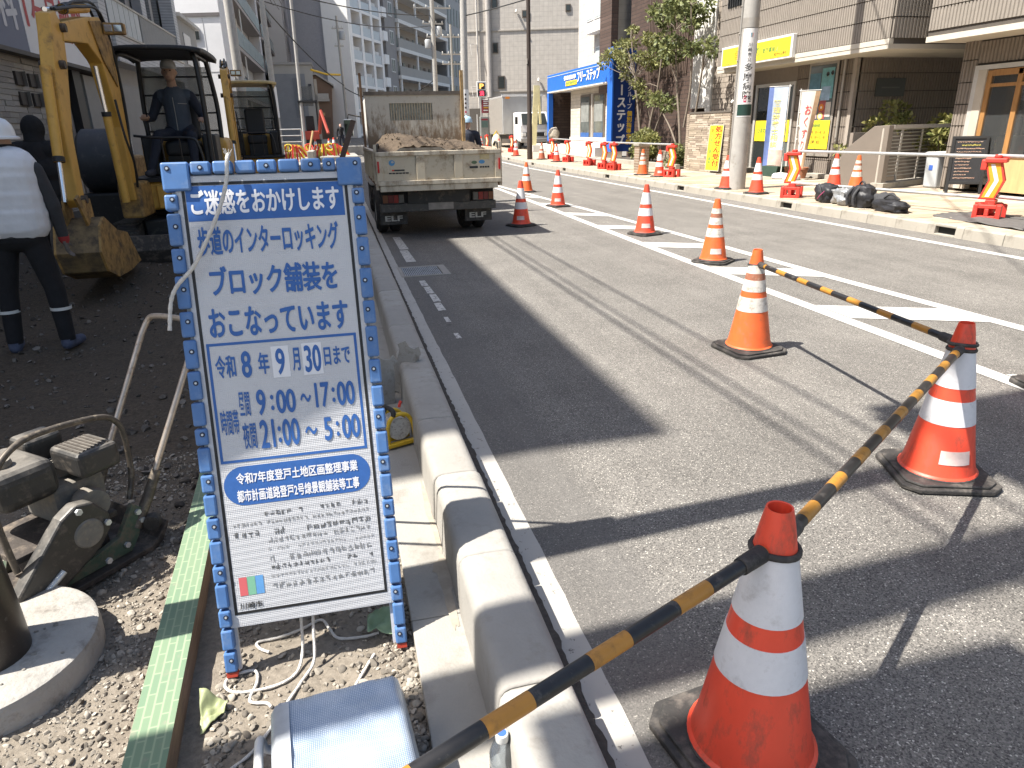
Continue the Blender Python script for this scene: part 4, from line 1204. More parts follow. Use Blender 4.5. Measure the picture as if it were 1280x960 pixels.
# ---- open-reel tape measure
tp = thing('tape_measure', 'yellow open-reel tape measure with black grip on the concrete footing', 'tape measure', (.185, 3.36, -.03))
yel = M('tool_yellow', (.66, .42, .03), .4, .1, 20, dirt=((.3, .22, .1), .12, 30))
TF = Matrix.Translation((.185, 3.36, -.03)) @ Matrix.Rotation(.35, 4, 'Z') @ Matrix.Rotation(-.12, 4, 'X')
def ttube(pts, r, n=8): return MB().tube([TF @ Vector(p) for p in smoothpts(pts, 4)], r, n)
for y in (-.055, .055):
    ttube([(-.075, y, .012), (-.07, y, .10), (-.045, y, .15), (0, y, .165), (.045, y, .15), (.07, y, .10), (.075, y, .012)], .011).build('side_frame', yel, tp, 50)
    q = MB(); fbox(q, TF, -.088, .088, y-.018, y+.018, 0, .022); q.build('foot', yel, tp, bevel=.006)
ttube([(-.03, -.055, .16), (-.03, -.05, .19), (-.03, .05, .19), (-.03, .055, .16)], .013).build('grip', rubber, tp, 50)
q = MB(); q.lathe([(.0, -.045), (.058, -.045), (.06, -.04), (.06, .04), (.058, .045), (0, .045)], 28, TF @ Vector((0, 0, .085)), rot=TF.to_3x3() @ Matrix.Rotation(PI/2, 3, 'X'), close=False); q.build('reel', M('reel_white', (.55, .53, .48), .5, .25, 40, dirt=((.15, .1, .08), .3, 60)), tp, 40)
ttube([(.03, .0, .185), (.035, .0, .20), (.045, .0, .215)], .008).build('hook_end', M('tool_red', (.6, .05, .03), .4), tp, 50)

# ---- galvanised form brackets by the kerb
def bracket(x, y, rz, tilt, h, label):
    t = thing('steel_bracket', label, 'bracket', (x, y, -.03), 'grey steel form brackets by the kerb')
    F_ = Matrix.Translation((x, y, -.03)) @ Matrix.Rotation(rz, 4, 'Z') @ Matrix.Rotation(tilt, 4, 'Y')
    m_ = M('bracket_steel', (.36, .345, .32), .55, .2, 20, metal=.35, dirt=((.22, .2, .17), .3, 20))
    q = MB(); pl2 = [(-.055, 0), (.055, 0), (.06, h*.78), (.085, h*.86), (.06, h), (.035, h*.92), (.0, h*.93), (-.03, h*1.02), (-.075, h*.9), (-.05, h*.8)]
    n = len(pl2); vs = [F_ @ Vector((a, -.004, b_)) for a, b_ in pl2] + [F_ @ Vector((a, .004, b_)) for a, b_ in pl2]
    q.add(vs, [tuple(range(n)), tuple(range(2*n-1, n-1, -1))] + [(i, i+n, (i+1) % n+n, (i+1) % n) for i in range(n)]); q.build('plate', m_, t, bevel=.002)
    q = MB(); fbox(q, F_, -.058, -.050, .004, .06, 0, h*.8); fbox(q, F_, .050, .058, .004, .06, 0, h*.8); q.build('flange', m_, t)
    return t
bracket(.165, 3.92, .25, .02, .30, 'grey steel bracket standing upright on the footing behind the notice board')
bracket(.258, 4.10, -.5, .28, .34, 'dark grey bent steel bracket leaning over the kerb edge')

# ================================================================== LORRY
tr = thing('tipper_truck', 'small cream tipper truck loaded with soil parked by the kerb, tailgate toward the camera', 'truck', (1.45, 11.6, 0))
cream = M('cream_paint', (.52, .45, .335), .55, .10, 2.5, dirt=((.22, .15, .085), .30, 5), bump=.06, bscale=10)
cream_muddy = M('muddy_cream', (.52, .46, .36), .65, .14, 4, .15, 40, dirt=((.17, .105, .055), .44, 5.5), stretch=(1, 1, .45))
rusty = M('rusty_iron', (.24, .13, .065), .8, .4, 12, .2, 60, dirt=((.45, .33, .18), .3, 10))
chas = M('chassis_black', (.022, .021, .02), .6, .3, 10, dirt=((.12, .10, .08), .3, 8))
tyre_m = M('tyre_rubber', (.025, .025, .025), .8, .2, 20, .3, 60, dirt=((.12, .10, .085), .3, 12))
x0, x1 = .575, 2.335
MB().box(x0 + .02, x1 - .02, 10.24, 13.2, .72, .78).build('bed_floor', rusty, tr)
tgt = MB().box(x0 + .03, x1 - .03, 10.195, 10.225, .80, 1.20).build('tailgate', cream, tr)
q = MB(); q.box(x0, x1, 10.165, 10.235, 1.165, 1.222); q.build('top_rail', cream_muddy, tgt, bevel=.006)
q = MB(); q.box(x0, x1, 10.155, 10.235, .775, .835); q.build('bottom_rail', cream_muddy, tgt, bevel=.006)
for a, b_ in ((x0, x0 + .09), (1.125, 1.245), (1.66, 1.78), (x1 - .09, x1)):
    MB().box(a, b_, 10.17, 10.234, .836, 1.164).build('rib', cream, tgt, bevel=.005)
MB().box(x0 + .03, x1 - .05, 10.175, 10.32, .69, .772).build('rear_sill', cream_muddy, tr, bevel=.008)
for sx, xa in ((-1, x0), (1, x1)):
    sgt = MB().box(xa - .015 + .01*-sx, xa + .015 + .01*-sx, 10.26, 13.15, .80, 1.20).build('side_gate', cream, tr)
    for ya in (10.26, 10.9, 11.5, 12.1, 12.7, 13.08):
        MB().box(xa - .032, xa + .032, ya, ya + .07, .80, 1.21).build('rib', cream, sgt, bevel=.004)
    MB().box(xa - .034, xa + .034, 10.26, 13.15, 1.2, 1.235).build('top_rail', cream_muddy, sgt)
    MB().box(xa - .02, xa + .02, 10.21, 10.25, .72, 1.32).build('corner_post', cream_muddy, tr)
    q = MB(); q.tube([(xa - .02*sx, 10.24, 1.22), (xa - .03*sx, 10.26, 1.30), (xa - .05*sx, 10.31, 1.32), (xa - .06*sx, 10.35, 1.27)], .018, 8); q.build('hinge_hook', chas, tr)
    MB().box(xa - .026*sx - .012, xa - .026*sx + .012, 10.158, 10.17, .95, 1.10).build('side_reflector', M('red_reflector', (.45, .02, .02), .3), tr)
hb = MB()
hb.box(.64, 2.32, 13.16, 13.20, 1.2, 1.66); hb.box(.64, 1.05, 13.16, 13.20, 1.66, 1.94); hb.box(1.80, 2.32, 13.16, 13.20, 1.66, 1.94); hb.box(.64, 2.32, 13.16, 13.20, 1.94, 2.07)
def mud_board():
    m = M('headboard_paint', (.55, .51, .43), .6, .08, 3, dirt=((.30, .20, .11), .18, 14))
    N = m.node_tree.nodes; L = m.node_tree.links; b_ = N['Principled BSDF']; src = b_.inputs['Base Color'].links[0].from_socket
    tc = N.new('ShaderNodeTexCoord'); sx = N.new('ShaderNodeSeparateXYZ'); L.new(tc.outputs['Object'], sx.inputs[0])
    mp = N.new('ShaderNodeMapping'); mp.inputs['Scale'].default_value = (7, 7, 2.2); L.new(tc.outputs['Object'], mp.inputs['Vector'])
    n = N.new('ShaderNodeTexNoise'); n.inputs['Scale'].default_value = 2.2; n.inputs['Detail'].default_value = 9; n.inputs['Roughness'].default_value = .72; L.new(mp.outputs['Vector'], n.inputs['Vector'])
    h = N.new('ShaderNodeMapRange'); h.inputs['From Min'].default_value = 1.95; h.inputs['From Max'].default_value = 1.25; h.inputs['To Min'].default_value = -.16; h.inputs['To Max'].default_value = .22; L.new(sx.outputs['Z'], h.inputs['Value'])
    a = N.new('ShaderNodeMath'); a.operation = 'ADD'; L.new(n.outputs['Fac'], a.inputs[0]); L.new(h.outputs['Result'], a.inputs[1])
    r = N.new('ShaderNodeMapRange'); r.inputs['From Min'].default_value = .46; r.inputs['From Max'].default_value = .66; r.inputs['To Max'].default_value = .9; L.new(a.outputs[0], r.inputs['Value'])
    mx = N.new('ShaderNodeMix'); mx.data_type = 'RGBA'; L.new(r.outputs['Result'], mx.inputs['Factor']); L.new(src, mx.inputs['A']); mx.inputs['B'].default_value = (.19, .125, .07, 1)
    L.new(mx.outputs['Result'], b_.inputs['Base Color'])
    return m
hbo = hb.build('headboard', mud_board(), tr)
MB().box(.62, 2.34, 13.14, 13.22, 2.07, 2.13).build('top_beam', M('grey_timber', (.14, .12, .10), .8, .3, 10), hbo)
MB().box(1.05, 1.80, 13.21, 13.225, 1.66, 1.94).build('window', M('dusty_glass', (.36, .38, .33), .35, .2, 10, dirt=((.20, .17, .12), .35, 8)), hbo)
for k in range(16): MB().cyl((1.08 + .046*k, 13.17, 1.66), (1.08 + .046*k, 13.17, 1.94), .009, n=6).build('guard_bar', cream, hbo)
for xx, w in ((.585, .04), (2.335, .055)):
    MB().box(xx - w/2, xx + w/2, 13.10, 13.16, .8, 2.42 if xx < 1 else 2.46).build('stake', M('stake_timber%d' % int(xx), (.36, .24, .11) if xx > 1 else (.16, .095, .055), .8, .35, 9, dirt=((.12, .07, .04), .3, 10)), tr)
# the load: a rough soil heap with clods
q = MB(); n1, n2 = 44, 60; vs = []
for j in range(n2 + 1):
    for i in range(n1 + 1):
        u = i/n1; v = j/n2; x = .61 + 1.69*u; y = 10.25 + 2.88*v
        e = min(1, 5*min(u, 1-u)) * min(1, .55 + 2.5*v)
        z = 1.14 + .29*e*(0.80 + .20*math.sin(u*5 + 1)) + .05*mnoise.noise(Vector((x*4, y*4, 0))) + .035*mnoise.noise(Vector((x*13, y*13, 4))) + .02*mnoise.noise(Vector((x*31, y*31, 8)))
        if u in (0, 1) : z = 1.05
        vs.append((x, y, z))
q.add(vs, [(j*(n1+1)+i, j*(n1+1)+i+1, (j+1)*(n1+1)+i+1, (j+1)*(n1+1)+i) for j in range(n2) for i in range(n1)])
load_m = M('load_soil', (.085, .062, .042), .95, .35, 20, .8, 40)
ld = q.build('soil_load', load_m, None, 35)
tag(ld, 'heap of brown soil filling the bed of the tipper truck', 'soil heap')
lc = []
for k in range(900):
    i = RN.randrange(len(vs)); p = vs[i]
    if p[2] < 1.15: continue
    lc.append((p[0] + RN.uniform(-.03, .03), p[1] + RN.uniform(-.03, .03), p[2],   .006 + .016*RN.random()**2))
o = stones('soil_lumps', lc, stone_mat('lump', (.05, .036, .024), (.14, .105, .07), 3), 6)
o.parent = ld
# chassis, lights, plate, flaps, wheels
MB().box(1.0, 1.9, 10.4, 15.2, .5, .70).build('chassis', chas, tr)
MB().box(.60, 2.30, 10.42, 10.50, .38, .50).build('bumper', M('bumper_dark', (.05, .047, .043), .5, .2, 10, dirt=((.16, .14, .12), .3, 12)), tr, bevel=.01)
MB().box(.62, 2.28, 10.5, 10.56, .50, .69).build('rear_panel', chas, tr)
for a, flip in ((.63, 0), (1.95, 1)):
    lh = MB().box(a, a + .32, 10.43, 10.49, .50, .64).build('tail_light', chas, tr, bevel=.008)
    cols = [(.14, .05, .02), (.12, .012, .012), (.20, .012, .01), (.10, .10, .095)]  # lens colours darkened to hold the shadow at the truck's rear
    if flip: cols = cols[::-1]
    for k, c in enumerate(cols): MB().box(a + .012 + .077*k, a + .082 + .077*k, 10.422, 10.431, .515, .625).build('lens', M('lens%d%d' % (flip, k), c, .25, .1, 20), lh, bevel=.003)
MB().box(1.29, 1.66, 10.405, 10.415, .40, .61).build('number_plate', M('plate_grey', (.22, .20, .18), .6, .3, 9), tr, bevel=.004)
white_wear = M('worn_white_paint', (.42, .41, .38), .6, .2, 20)
for a, b_ in ((.60, .99), (1.86, 2.27)):
    fl = MB().box(a, b_, 10.60, 10.615, .19, .385).build('mud_flap', rubber, tr)
    lettering('ELF', a + .07, .24, .25, .075, white_wear, frame_of((0, 10.598, 0), (1, 0, 0), (0, 0, 1)), fl, .03)
def wheel(cx, cy, r, w, parent, z=0.0):
    rt = Matrix.Rotation(PI/2, 3, 'Y')
    q = MB(); q.lathe([(r*.60, -w/2), (r*.86, -w/2), (r*.97, -w/2 + .03), (r, -w/4), (r, w/4), (r*.97, w/2 - .03), (r*.86, w/2), (r*.60, w/2), (r*.58, 0)], 32, (cx, cy, z + r), rot=rt, close=False)
    o = q.build('wheel', tyre_m, parent, 40)
    q = MB(); q.lathe([(.0, -w*.25), (r*.3, -w*.3), (r*.5, -w*.1), (r*.6, -w*.45), (r*.6, w*.45), (r*.5, w*.1), (r*.3, w*.3), (0, w*.25)], 24, (cx, cy, z + r), rot=rt, close=False); q.build('rim', M('rim_grey', (.25, .25, .24), .5, .2, 8, metal=.3), o, 40)
for cx in (.66, .86, 1.98, 2.18): wheel(cx, 11.32, .36, .18, tr)
for cx in (.74, 2.12): wheel(cx, 14.4, .36, .2, tr)
MB().box(.62, 2.28, 13.5, 15.1, .55, 1.25).build('cab', M('cab_white', (.66, .65, .62), .4, .06, 3, dirt=((.4, .35, .28), .15, 5)), tr, bevel=.04)
cu = MB(); cu.prism([(13.5, 1.25), (15.1, 1.25), (14.95, 1.75), (14.75, 2.02), (13.55, 2.06)], .65, 2.25, 'x'); cu.build('cab_roof', MATS['cab_white'], tr, bevel=.05)
MB().box(.9, 2.0, 13.49, 13.499, 1.5, 1.9).build('rear_window', M('cab_glass', (.03, .035, .04), .1), tr)
for s, xm in ((-1, .36), (1, 2.56)):
    mr = MB().box(xm - .09, xm + .09, 14.6, 14.66, 1.40, 1.72).build('mirror', MATS['cab_white'], tr, bevel=.03)
    MB().box(xm - .075, xm + .075, 14.592, 14.601, 1.42, 1.70).build('mirror_glass', M('mirror_glass', (.12, .16, .16), .05, metal=.9), mr)
    MB().tube([(xm, 14.63, 1.72), (xm - s*.02, 14.66, 1.8), (1.45 + s*.82, 14.7, 1.75)], .012, 8).build('mirror_arm', chas, tr)
# decals
TG = frame_of((0, 10.1935, 0), (1, 0, 0), (0, 0, 1))
def disc(cx, cz, rx, rz, mat, name, y=10.1925):
    q = MB(); q.add([(cx + rx*math.cos(2*PI*i/24), y, cz + rz*math.sin(2*PI*i/24)) for i in range(24)], [tuple(range(24))]); return q.build(name, mat, tgt)
decb = M('decal_blue', (.08, .25, .45), .5, .2, 40); deck = M('decal_black', (.03, .03, .03), .5, .2, 40)
disc(.79, 1.075, .042, .038, decb, 'round_decal'); disc(.80, 1.085, .02, .014, white_wear, 'decal_mark', 10.1920); disc(1.95, 1.05, .04, .023, M('decal_green', (.10, .15, .08), .5, .2, 30), 'oval_decal'); disc(2.06, 1.055, .044, .026, decb, 'oval_decal')
q = MB(); q.box(.80, .96, 10.190, 10.1935, .965, .985); q.build('decal', deck, tgt)
q = MB(); q.box(.785, .815, 10.1895, 10.193, .965, .985); q.build('decal', M('decal_red', (.5, .04, .03), .5), tgt)
[MB().box(.74 + .047*k, .78 + .047*k, 10.190, 10.1935, .928, .946).build('decal', deck, tgt) for k in range(6)]
q = MB(); q.box(1.88, 2.0, 10.190, 10.1935, .97, 1.0); q.build('decal', deck, tgt); [MB().box(2.03 + .036*k, 2.058 + .036*k, 10.190, 10.1935, .974, .996).build('decal', deck, tgt) for k in range(4)]
q = MB(); q.box(2.03, 2.17, 10.190, 10.1935, 1.09, 1.16); q.build('decal', M('decal_tan', (.5, .40, .22), .6, .25, 14), tgt)
# plank leaning on the lorry
pk = MB(); pk.v = []; 
a = Vector((.10, 11.6, 1.0)); b_ = Vector((.38, 11.9, 1.66)); d = (b_ - a)
a = a - d*1.35
dn = d.normalized(); sd = Vector((.96, -.1, -.3)).normalized()
q = MB(); q.add([a - sd*.045, a + sd*.045, b_ + sd*.04, b_ - sd*.04, a - sd*.045 + Vector((0, .03, 0)), a + sd*.045 + Vector((0, .03, 0)), b_ + sd*.04 + Vector((0, .03, 0)), b_ - sd*.04 + Vector((0, .03, 0))], [(0, 1, 2, 3), (4, 7, 6, 5), (0, 4, 5, 1), (1, 5, 6, 2), (2, 6, 7, 3), (3, 7, 4, 0)])
tag(q.build('plank', M('dark_plank', (.085, .055, .04), .8, .3, 12, stretch=(3, 3, .5)), None), 'dark brown plank leaning against the left side of the tipper truck', 'plank')
# ================================================================== EXCAVATORS
ex_yel = M('digger_yellow', (.60, .335, .065), .5, .12, 5, dirt=((.26, .15, .06), .22, 7), spec=.5)
ex_yel2 = M('digger_yellow_scraped', (.38, .225, .07), .6, .25, 7, dirt=((.10, .07, .045), .55, 9))
ex_bk = M('bucket_shaded_dirty', (.22, .15, .07), .65, .3, 7, dirt=((.075, .058, .042), .6, 8))  # bucket shell colour darkened to paint in its shading, besides real dirt
ex_blk = M('digger_black', (.018, .018, .019), .5, .25, 8, dirt=((.09, .08, .07), .2, 12))
ex_tub = M('digger_tube', (.02, .02, .021), .4, .15, 10)
chrome = M('chrome_rod', (.75, .75, .76), .15, .05, 5, metal=1.0)
hose_m = M('hose', (.02, .02, .02), .55)
seat_m = M('black_vinyl', (.03, .03, .032), .55, .15, 12)
bx_ = -2.50                                               # the boom swings in this plane
def prism_x(poly, xa, xb): return MB().prism(poly, xa, xb, 'x')
def excavator(label, roof_mat=None):
    e = thing('excavator', label, 'excavator', (-2.05, 10.95, -.13), 'mini excavators on the dug-up pavement')
    for xc in (-2.68, -1.42):
        path = [(9.95, .20), (10.05, .06), (10.3, -.02), (11.6, -.02), (11.85, .06), (11.95, .20), (11.85, .34), (11.6, .42), (10.3, .42), (10.05, .34)]
        tk = prism_x(path, xc - .15, xc + .15).build('track', rubber, e, bevel=.03)
        for k in range(22):
            y = 10.1 + .085*k; MB().box(xc - .152, xc + .152, y, y + .03, .42, .445).build('tread', rubber, tk)
        for k in range(8):
            MB().box(xc - .152, xc + .152, 9.925 + .002*abs(k-4)**2, 9.95, .02 + .05*k, .045 + .05*k).build('tread', rubber, tk)
    MB().box(-2.52, -1.58, 10.3, 11.6, .12, .45).build('undercarriage', ex_blk, e, bevel=.03)
    bl = MB(); bl.prism([(9.55, .0), (9.48, .16), (9.52, .34), (9.58, .34), (9.60, .0)], -2.80, -1.30, 'x'); bl.build('dozer_blade', iron, e, bevel=.006)
    MB().box(-2.3, -2.2, 9.6, 10.4, .12, .2).build('blade_arm', ex_blk, e); MB().box(-1.9, -1.8, 9.6, 10.4, .12, .2).build('blade_arm', ex_blk, e)
    MB().lathe([(.42, .45), (.45, .5), (.42, .56)], 28, (-2.05, 10.95, 0)).build('slew_ring', ex_blk, e, 40)
    MB().box(-2.66, -1.46, 10.42, 12.1, .56, .92).build('house', ex_yel, e, bevel=.05, seg=3)
    fp_ = MB().box(-2.30, -1.50, 10.385, 10.42, .58, .88).build('front_panel', ex_yel, e, bevel=.012)
    MB().cyl((-2.1, 10.38, .74), (-2.1, 10.387, .74), .045, n=16).build('lock', ex_yel2, fp_)
    MB().box(-2.64, -1.48, 11.45, 12.2, .92, 1.45).build('engine_hood', ex_yel, e, bevel=.08, seg=3)
    MB().box(-2.62, -1.47, 10.36, 11.45, .925, .97).build('floor', ex_blk, e)
    sd_ = MB().box(-2.24, -1.80, 11.05, 11.45, 1.22, 1.42).build('seat', seat_m, e, bevel=.05, seg=3)
    MB().obox((-2.02, 11.46, 1.72), (.44, .12, .58), (-.12, 0, 0)).build('seat_back', seat_m, sd_, bevel=.05, seg=3)
    MB().box(-2.22, -1.82, 11.05, 11.44, .97, 1.22).build('seat_base', ex_blk, e)
    for xx in (-2.42, -1.64):
        MB().box(xx - .09, xx + .09, 10.95, 11.4, .97, 1.50).build('console', ex_blk, e, bevel=.03)
        MB().tube([(xx, 11.0, 1.5), (xx, 10.95, 1.64), (xx, 10.96, 1.72)], [.012, .012, .022], 8).build('joystick', ex_tub, e, 40)
    # canopy: four bent tubes and a black roof
    zr = 2.50
    for xx in (-2.53, -1.55):
        MB().tube(smoothpts([(xx, 10.42, .97), (xx, 10.40, 1.9), (xx + (.02 if xx < -2 else -.02), 10.42, 2.36), (xx + (.06 if xx < -2 else -.06), 10.55, zr - .03), (xx + (.06 if xx < -2 else -.06), 11.5, zr - .03)], 5), .032, 10).build('front_post', ex_tub, e, 50)
        MB().tube(smoothpts([(xx, 11.55, 1.3), (xx, 11.6, 1.9), (xx + (.05 if xx < -2 else -.05), 11.5, zr - .03)], 5), .032, 10).build('rear_post', ex_tub, e, 50)
    rf = MB(); vs = []
    n = 12
    for j in range(n + 1):
        for i in range(n + 1):
            u = -1 + 2*i/n; v = -1 + 2*j/n
            vs.append((-2.03 + .56*u, 10.95 + .72*v, zr + .075*(1 - .55*abs(u)**4 - .45*abs(v)**4)))
    rf.add(vs, [(j*(n+1)+i, j*(n+1)+i+1, (j+1)*(n+1)+i+1, (j+1)*(n+1)+i) for j in range(n) for i in range(n)])
    o = rf.build('canopy_roof', ex_blk, e, 50); s = o.modifiers.new('t', 'SOLIDIFY'); s.thickness = .055; s.offset = -1
    if roof_mat: o.material_slots[0].link = 'OBJECT'; o.material_slots[0].material = roof_mat
    gl = MB().box(-2.50, -1.58, 11.62, 11.63, 1.45, 2.40).build('rear_screen', M('rear_screen', (.16, .17, .17), .15, .25, 4, alpha=.55), e)
    for k in range(4): MB().cyl((-2.52, 11.60, 1.55 + .24*k), (-1.56, 11.60, 1.55 + .24*k), .012, n=6).build('guard_rail', ex_tub, e)
    MB().tube(smoothpts([(-2.46, 10.43, 1.50), (-2.2, 10.41, 1.47), (-1.80, 10.41, 1.46), (-1.70, 10.41, 1.38), (-1.66, 10.41, 1.10), (-1.72, 10.42, .97)], 4), .016, 8).build('grab_bar', ex_tub, e, 50)
    for xx in (-2.14, -1.92): MB().cyl((xx, 10.42, .97), (xx, 10.41, 1.46), .011, n=6).build('pedal_guard', ex_tub, e)
    # swing post, boom, stick, bucket and their cylinders
    MB().box(bx_ - .13, bx_ + .13, 9.85, 10.45, .52, .95).build('swing_post', ex_yel2, e, bevel=.03)
    w = .072
    bm_ = prism_x([(9.80, .74), (9.99, .78), (10.05, 1.6), (10.10, 2.2), (10.02, 2.6), (9.78, 2.78), (9.3, 2.72), (8.42, 2.56), (8.36, 2.38), (9.15, 2.44), (9.55, 2.28), (9.80, 1.6)], bx_ - w, bx_ + w).build('boom', ex_yel, e, bevel=.012)
    prism_x([(9.55, 2.32), (9.96, 2.05), (10.0, 2.55), (9.76, 2.74), (9.3, 2.68)], bx_ - w - .018, bx_ - w - .001).build('gusset', ex_yel2, bm_, bevel=.004)
    prism_x([(9.55, 2.32), (9.96, 2.05), (10.0, 2.55), (9.76, 2.74), (9.3, 2.68)], bx_ + w + .001, bx_ + w + .018).build('gusset', ex_yel2, bm_, bevel=.004)
    wl_ = MB().box(bx_ + .10, bx_ + .32, 9.72, 9.84, 2.60, 2.72).build('work_light', ex_yel2, e, bevel=.012)
    for k in range(2): MB().box(bx_ + .118 + .1*k, bx_ + .20 + .1*k, 9.712, 9.722, 2.625, 2.695).build('lamp_glass', M('lamp_glass', (.45, .48, .52), .08, metal=.6), wl_, bevel=.004)
    st_ = prism_x([(8.10, 2.46), (8.14, 2.60), (8.32, 2.64), (8.46, 2.52), (8.36, 2.2), (8.04, 1.5), (7.98, .92), (7.87, .84), (7.80, .92), (7.84, 1.6), (7.96, 2.1)], bx_ - .062, bx_ + .062).build('stick', ex_yel, e, bevel=.012)
    for z, y in ((2.50, 8.38), (2.15, 8.12), (.92, 7.88)): MB().cyl((bx_ - .11, y, z), (bx_ + .11, y, z), .04, n=14).build('pin', iron, st_, 40)
    def ram(a, b_, r, f, nm):
        a = Vector(a); b_ = Vector(b_); m = a + (b_ - a)*f
        c = MB().cyl(a, m, r, n=14).build(nm, ex_yel, e, 40); MB().cyl(m, b_, r*.5, n=12).build('rod', chrome, c, 40)
        MB().cyl(m - (b_-a).normalized()*.05, m, r*1.12, n=14).build('gland', ex_blk, c, 40)
    ram((bx_, 9.64, .74), (bx_, 9.52, 2.25), .046, .68, 'boom_cylinder')
    ram((bx_, 9.60, 2.84), (bx_, 8.24, 2.64), .045, .62, 'stick_cylinder')
    ram((bx_, 7.90, 2.12), (bx_, 7.60, .92), .046, .70, 'bucket_cylinder')
    for k, (dx, dz) in enumerate(((.05, .0), (-.05, .03), (.02, .05))):
        MB().tube(smoothpts([(bx_ + dx, 9.9, 1.0), (bx_ + dx, 10.2, 1.6 + dz), (bx_ + dx, 10.22, 2.3 + dz), (bx_ + dx, 9.95, 2.84 + dz), (bx_ + dx, 9.2, 2.80 + dz), (bx_ + dx, 8.7, 2.72), (bx_ + dx, 8.35, 2.66)], 5), .016, 7).build('hose', hose_m, e, 50)
    MB().tube(smoothpts([(bx_ + .11, 9.85, .9), (bx_ + .16, 9.7, 1.2), (bx_ + .14, 9.6, 1.5), (bx_ + .1, 9.65, 1.9)], 5), .014, 7).build('hose', hose_m, e, 50)
    for s in (-1, 1):
        prism_x([(7.56, .95), (7.62, .88), (7.86, .52), (7.94, .58), (7.66, .98)], bx_ + s*.10 - .012, bx_ + s*.10 + .012).build('bucket_link', ex_yel2, e, bevel=.004)
    c = bx_ + .0
    BS = lambda y_, z_: (7.86 + (y_ - 7.86)*.82 + .06, .08 + z_*.68)
    bp = [(7.86, .98), (7.66, .88), (7.50, .52), (7.62, .22), (8.0, .05), (8.6, .03), (9.12, .08), (9.13, .11), (8.6, .07), (8.02, .09), (7.66, .24), (7.545, .52), (7.69, .85), (7.9, .93)]
    bp = [BS(*p_) for p_ in bp]
    bk_ = prism_x(bp, c - .19, c + .19).build('bucket', ex_bk, e, bevel=.004)
    for s in (-1, 1):
        prism_x([BS(*p_) for p_ in [(7.86, .98), (7.66, .88), (7.50, .52), (7.62, .22), (8.0, .05), (8.6, .03), (9.12, .08), (8.72, .62), (8.3, .72)]], c + s*.20 - .012, c + s*.20 + .012).build('side_plate', ex_yel2, bk_, bevel=.004)
    for k in range(4): prism_x([(8.93, .10), (8.93, .15), (9.12, .12)], c - .18 + .103*k, c - .13 + .103*k).build('tooth', iron, bk_)
    for s in (-1, 1): prism_x([(7.76, .60), (8.02, .58), (7.99, .92), (7.80, .92)], bx_ + s*.09 - .012, bx_ + s*.09 + .012).build('ear', ex_yel2, bk_, bevel=.004)
    return e
exA = excavator('yellow mini excavator with black canopy and an operator, boom folded down to its bucket')
exB = copy_tree(exA); exB.rotation_euler = (0, 0, .10); exB.location = (-1.72, 18.6, -.12); exB.scale = (1.02,) * 3
exB['label'] = 'second yellow mini excavator with an empty seat and cream roof behind the first'
for ch in exB.children:
    if ch.name.startswith('canopy_roof'):
        ch.material_slots[0].link = 'OBJECT'; ch.material_slots[0].material = M('cream_roof', (.55, .42, .20), .5, .12, 6)
dr = thing('roller_drum', 'dark grey rounded machine drum standing behind the excavator boom', 'roller', (-3.35, 12.4, 0))
q = MB(); q.lathe([(.0, -.30), (.40, -.30), (.46, -.24), (.46, .24), (.40, .30), (0, .30)], 36, (-3.35, 12.3, 1.15), rot=Matrix.Rotation(PI/2, 3, 'Y'), close=False)
q.build('drum', M('drum_grey', (.045, .048, .055), .5, .15, 8, dirt=((.12, .11, .10), .2, 8)), dr, 40)
MB().box(-3.7, -3.0, 12.0, 13.2, .1, .7).build('frame', ex_blk, dr, bevel=.04); MB().box(-3.6, -3.1, 12.5, 13.6, .7, 1.2).build('engine_box', ex_yel2, dr, bevel=.05)
for k in range(2): MB().box(-3.66 + .5*k, -3.5 + .5*k, 12.1, 13.1, -.16, .12).build('skid', rubber, dr)

# ================================================================== PEOPLE
skin = M('skin', (.40, .25, .18), .55, .08, 20)
navy = M('navy_cloth', (.022, .026, .04), .85, .2, 14, .5, 30)
slate = M('slate_vest', (.065, .082, .11), .8, .15, 10, .5, 22)
blackc = M('black_cloth', (.012, .012, .014), .9, .25, 12, .6, 25)
darkgrey = M('dark_sleeve', (.035, .036, .04), .85, .2, 12, .5, 25)
glove = M('grey_glove', (.12, .105, .095), .9, .25, 30)
glove_red = M('red_cuff', (.28, .03, .03), .85)
boot = M('work_boot', (.05, .05, .06), .8, .3, 16)
boot_b = M('navy_boot', (.06, .07, .11), .8, .3, 16)
capm = M('pale_cap', (.40, .41, .42), .7, .1, 12)

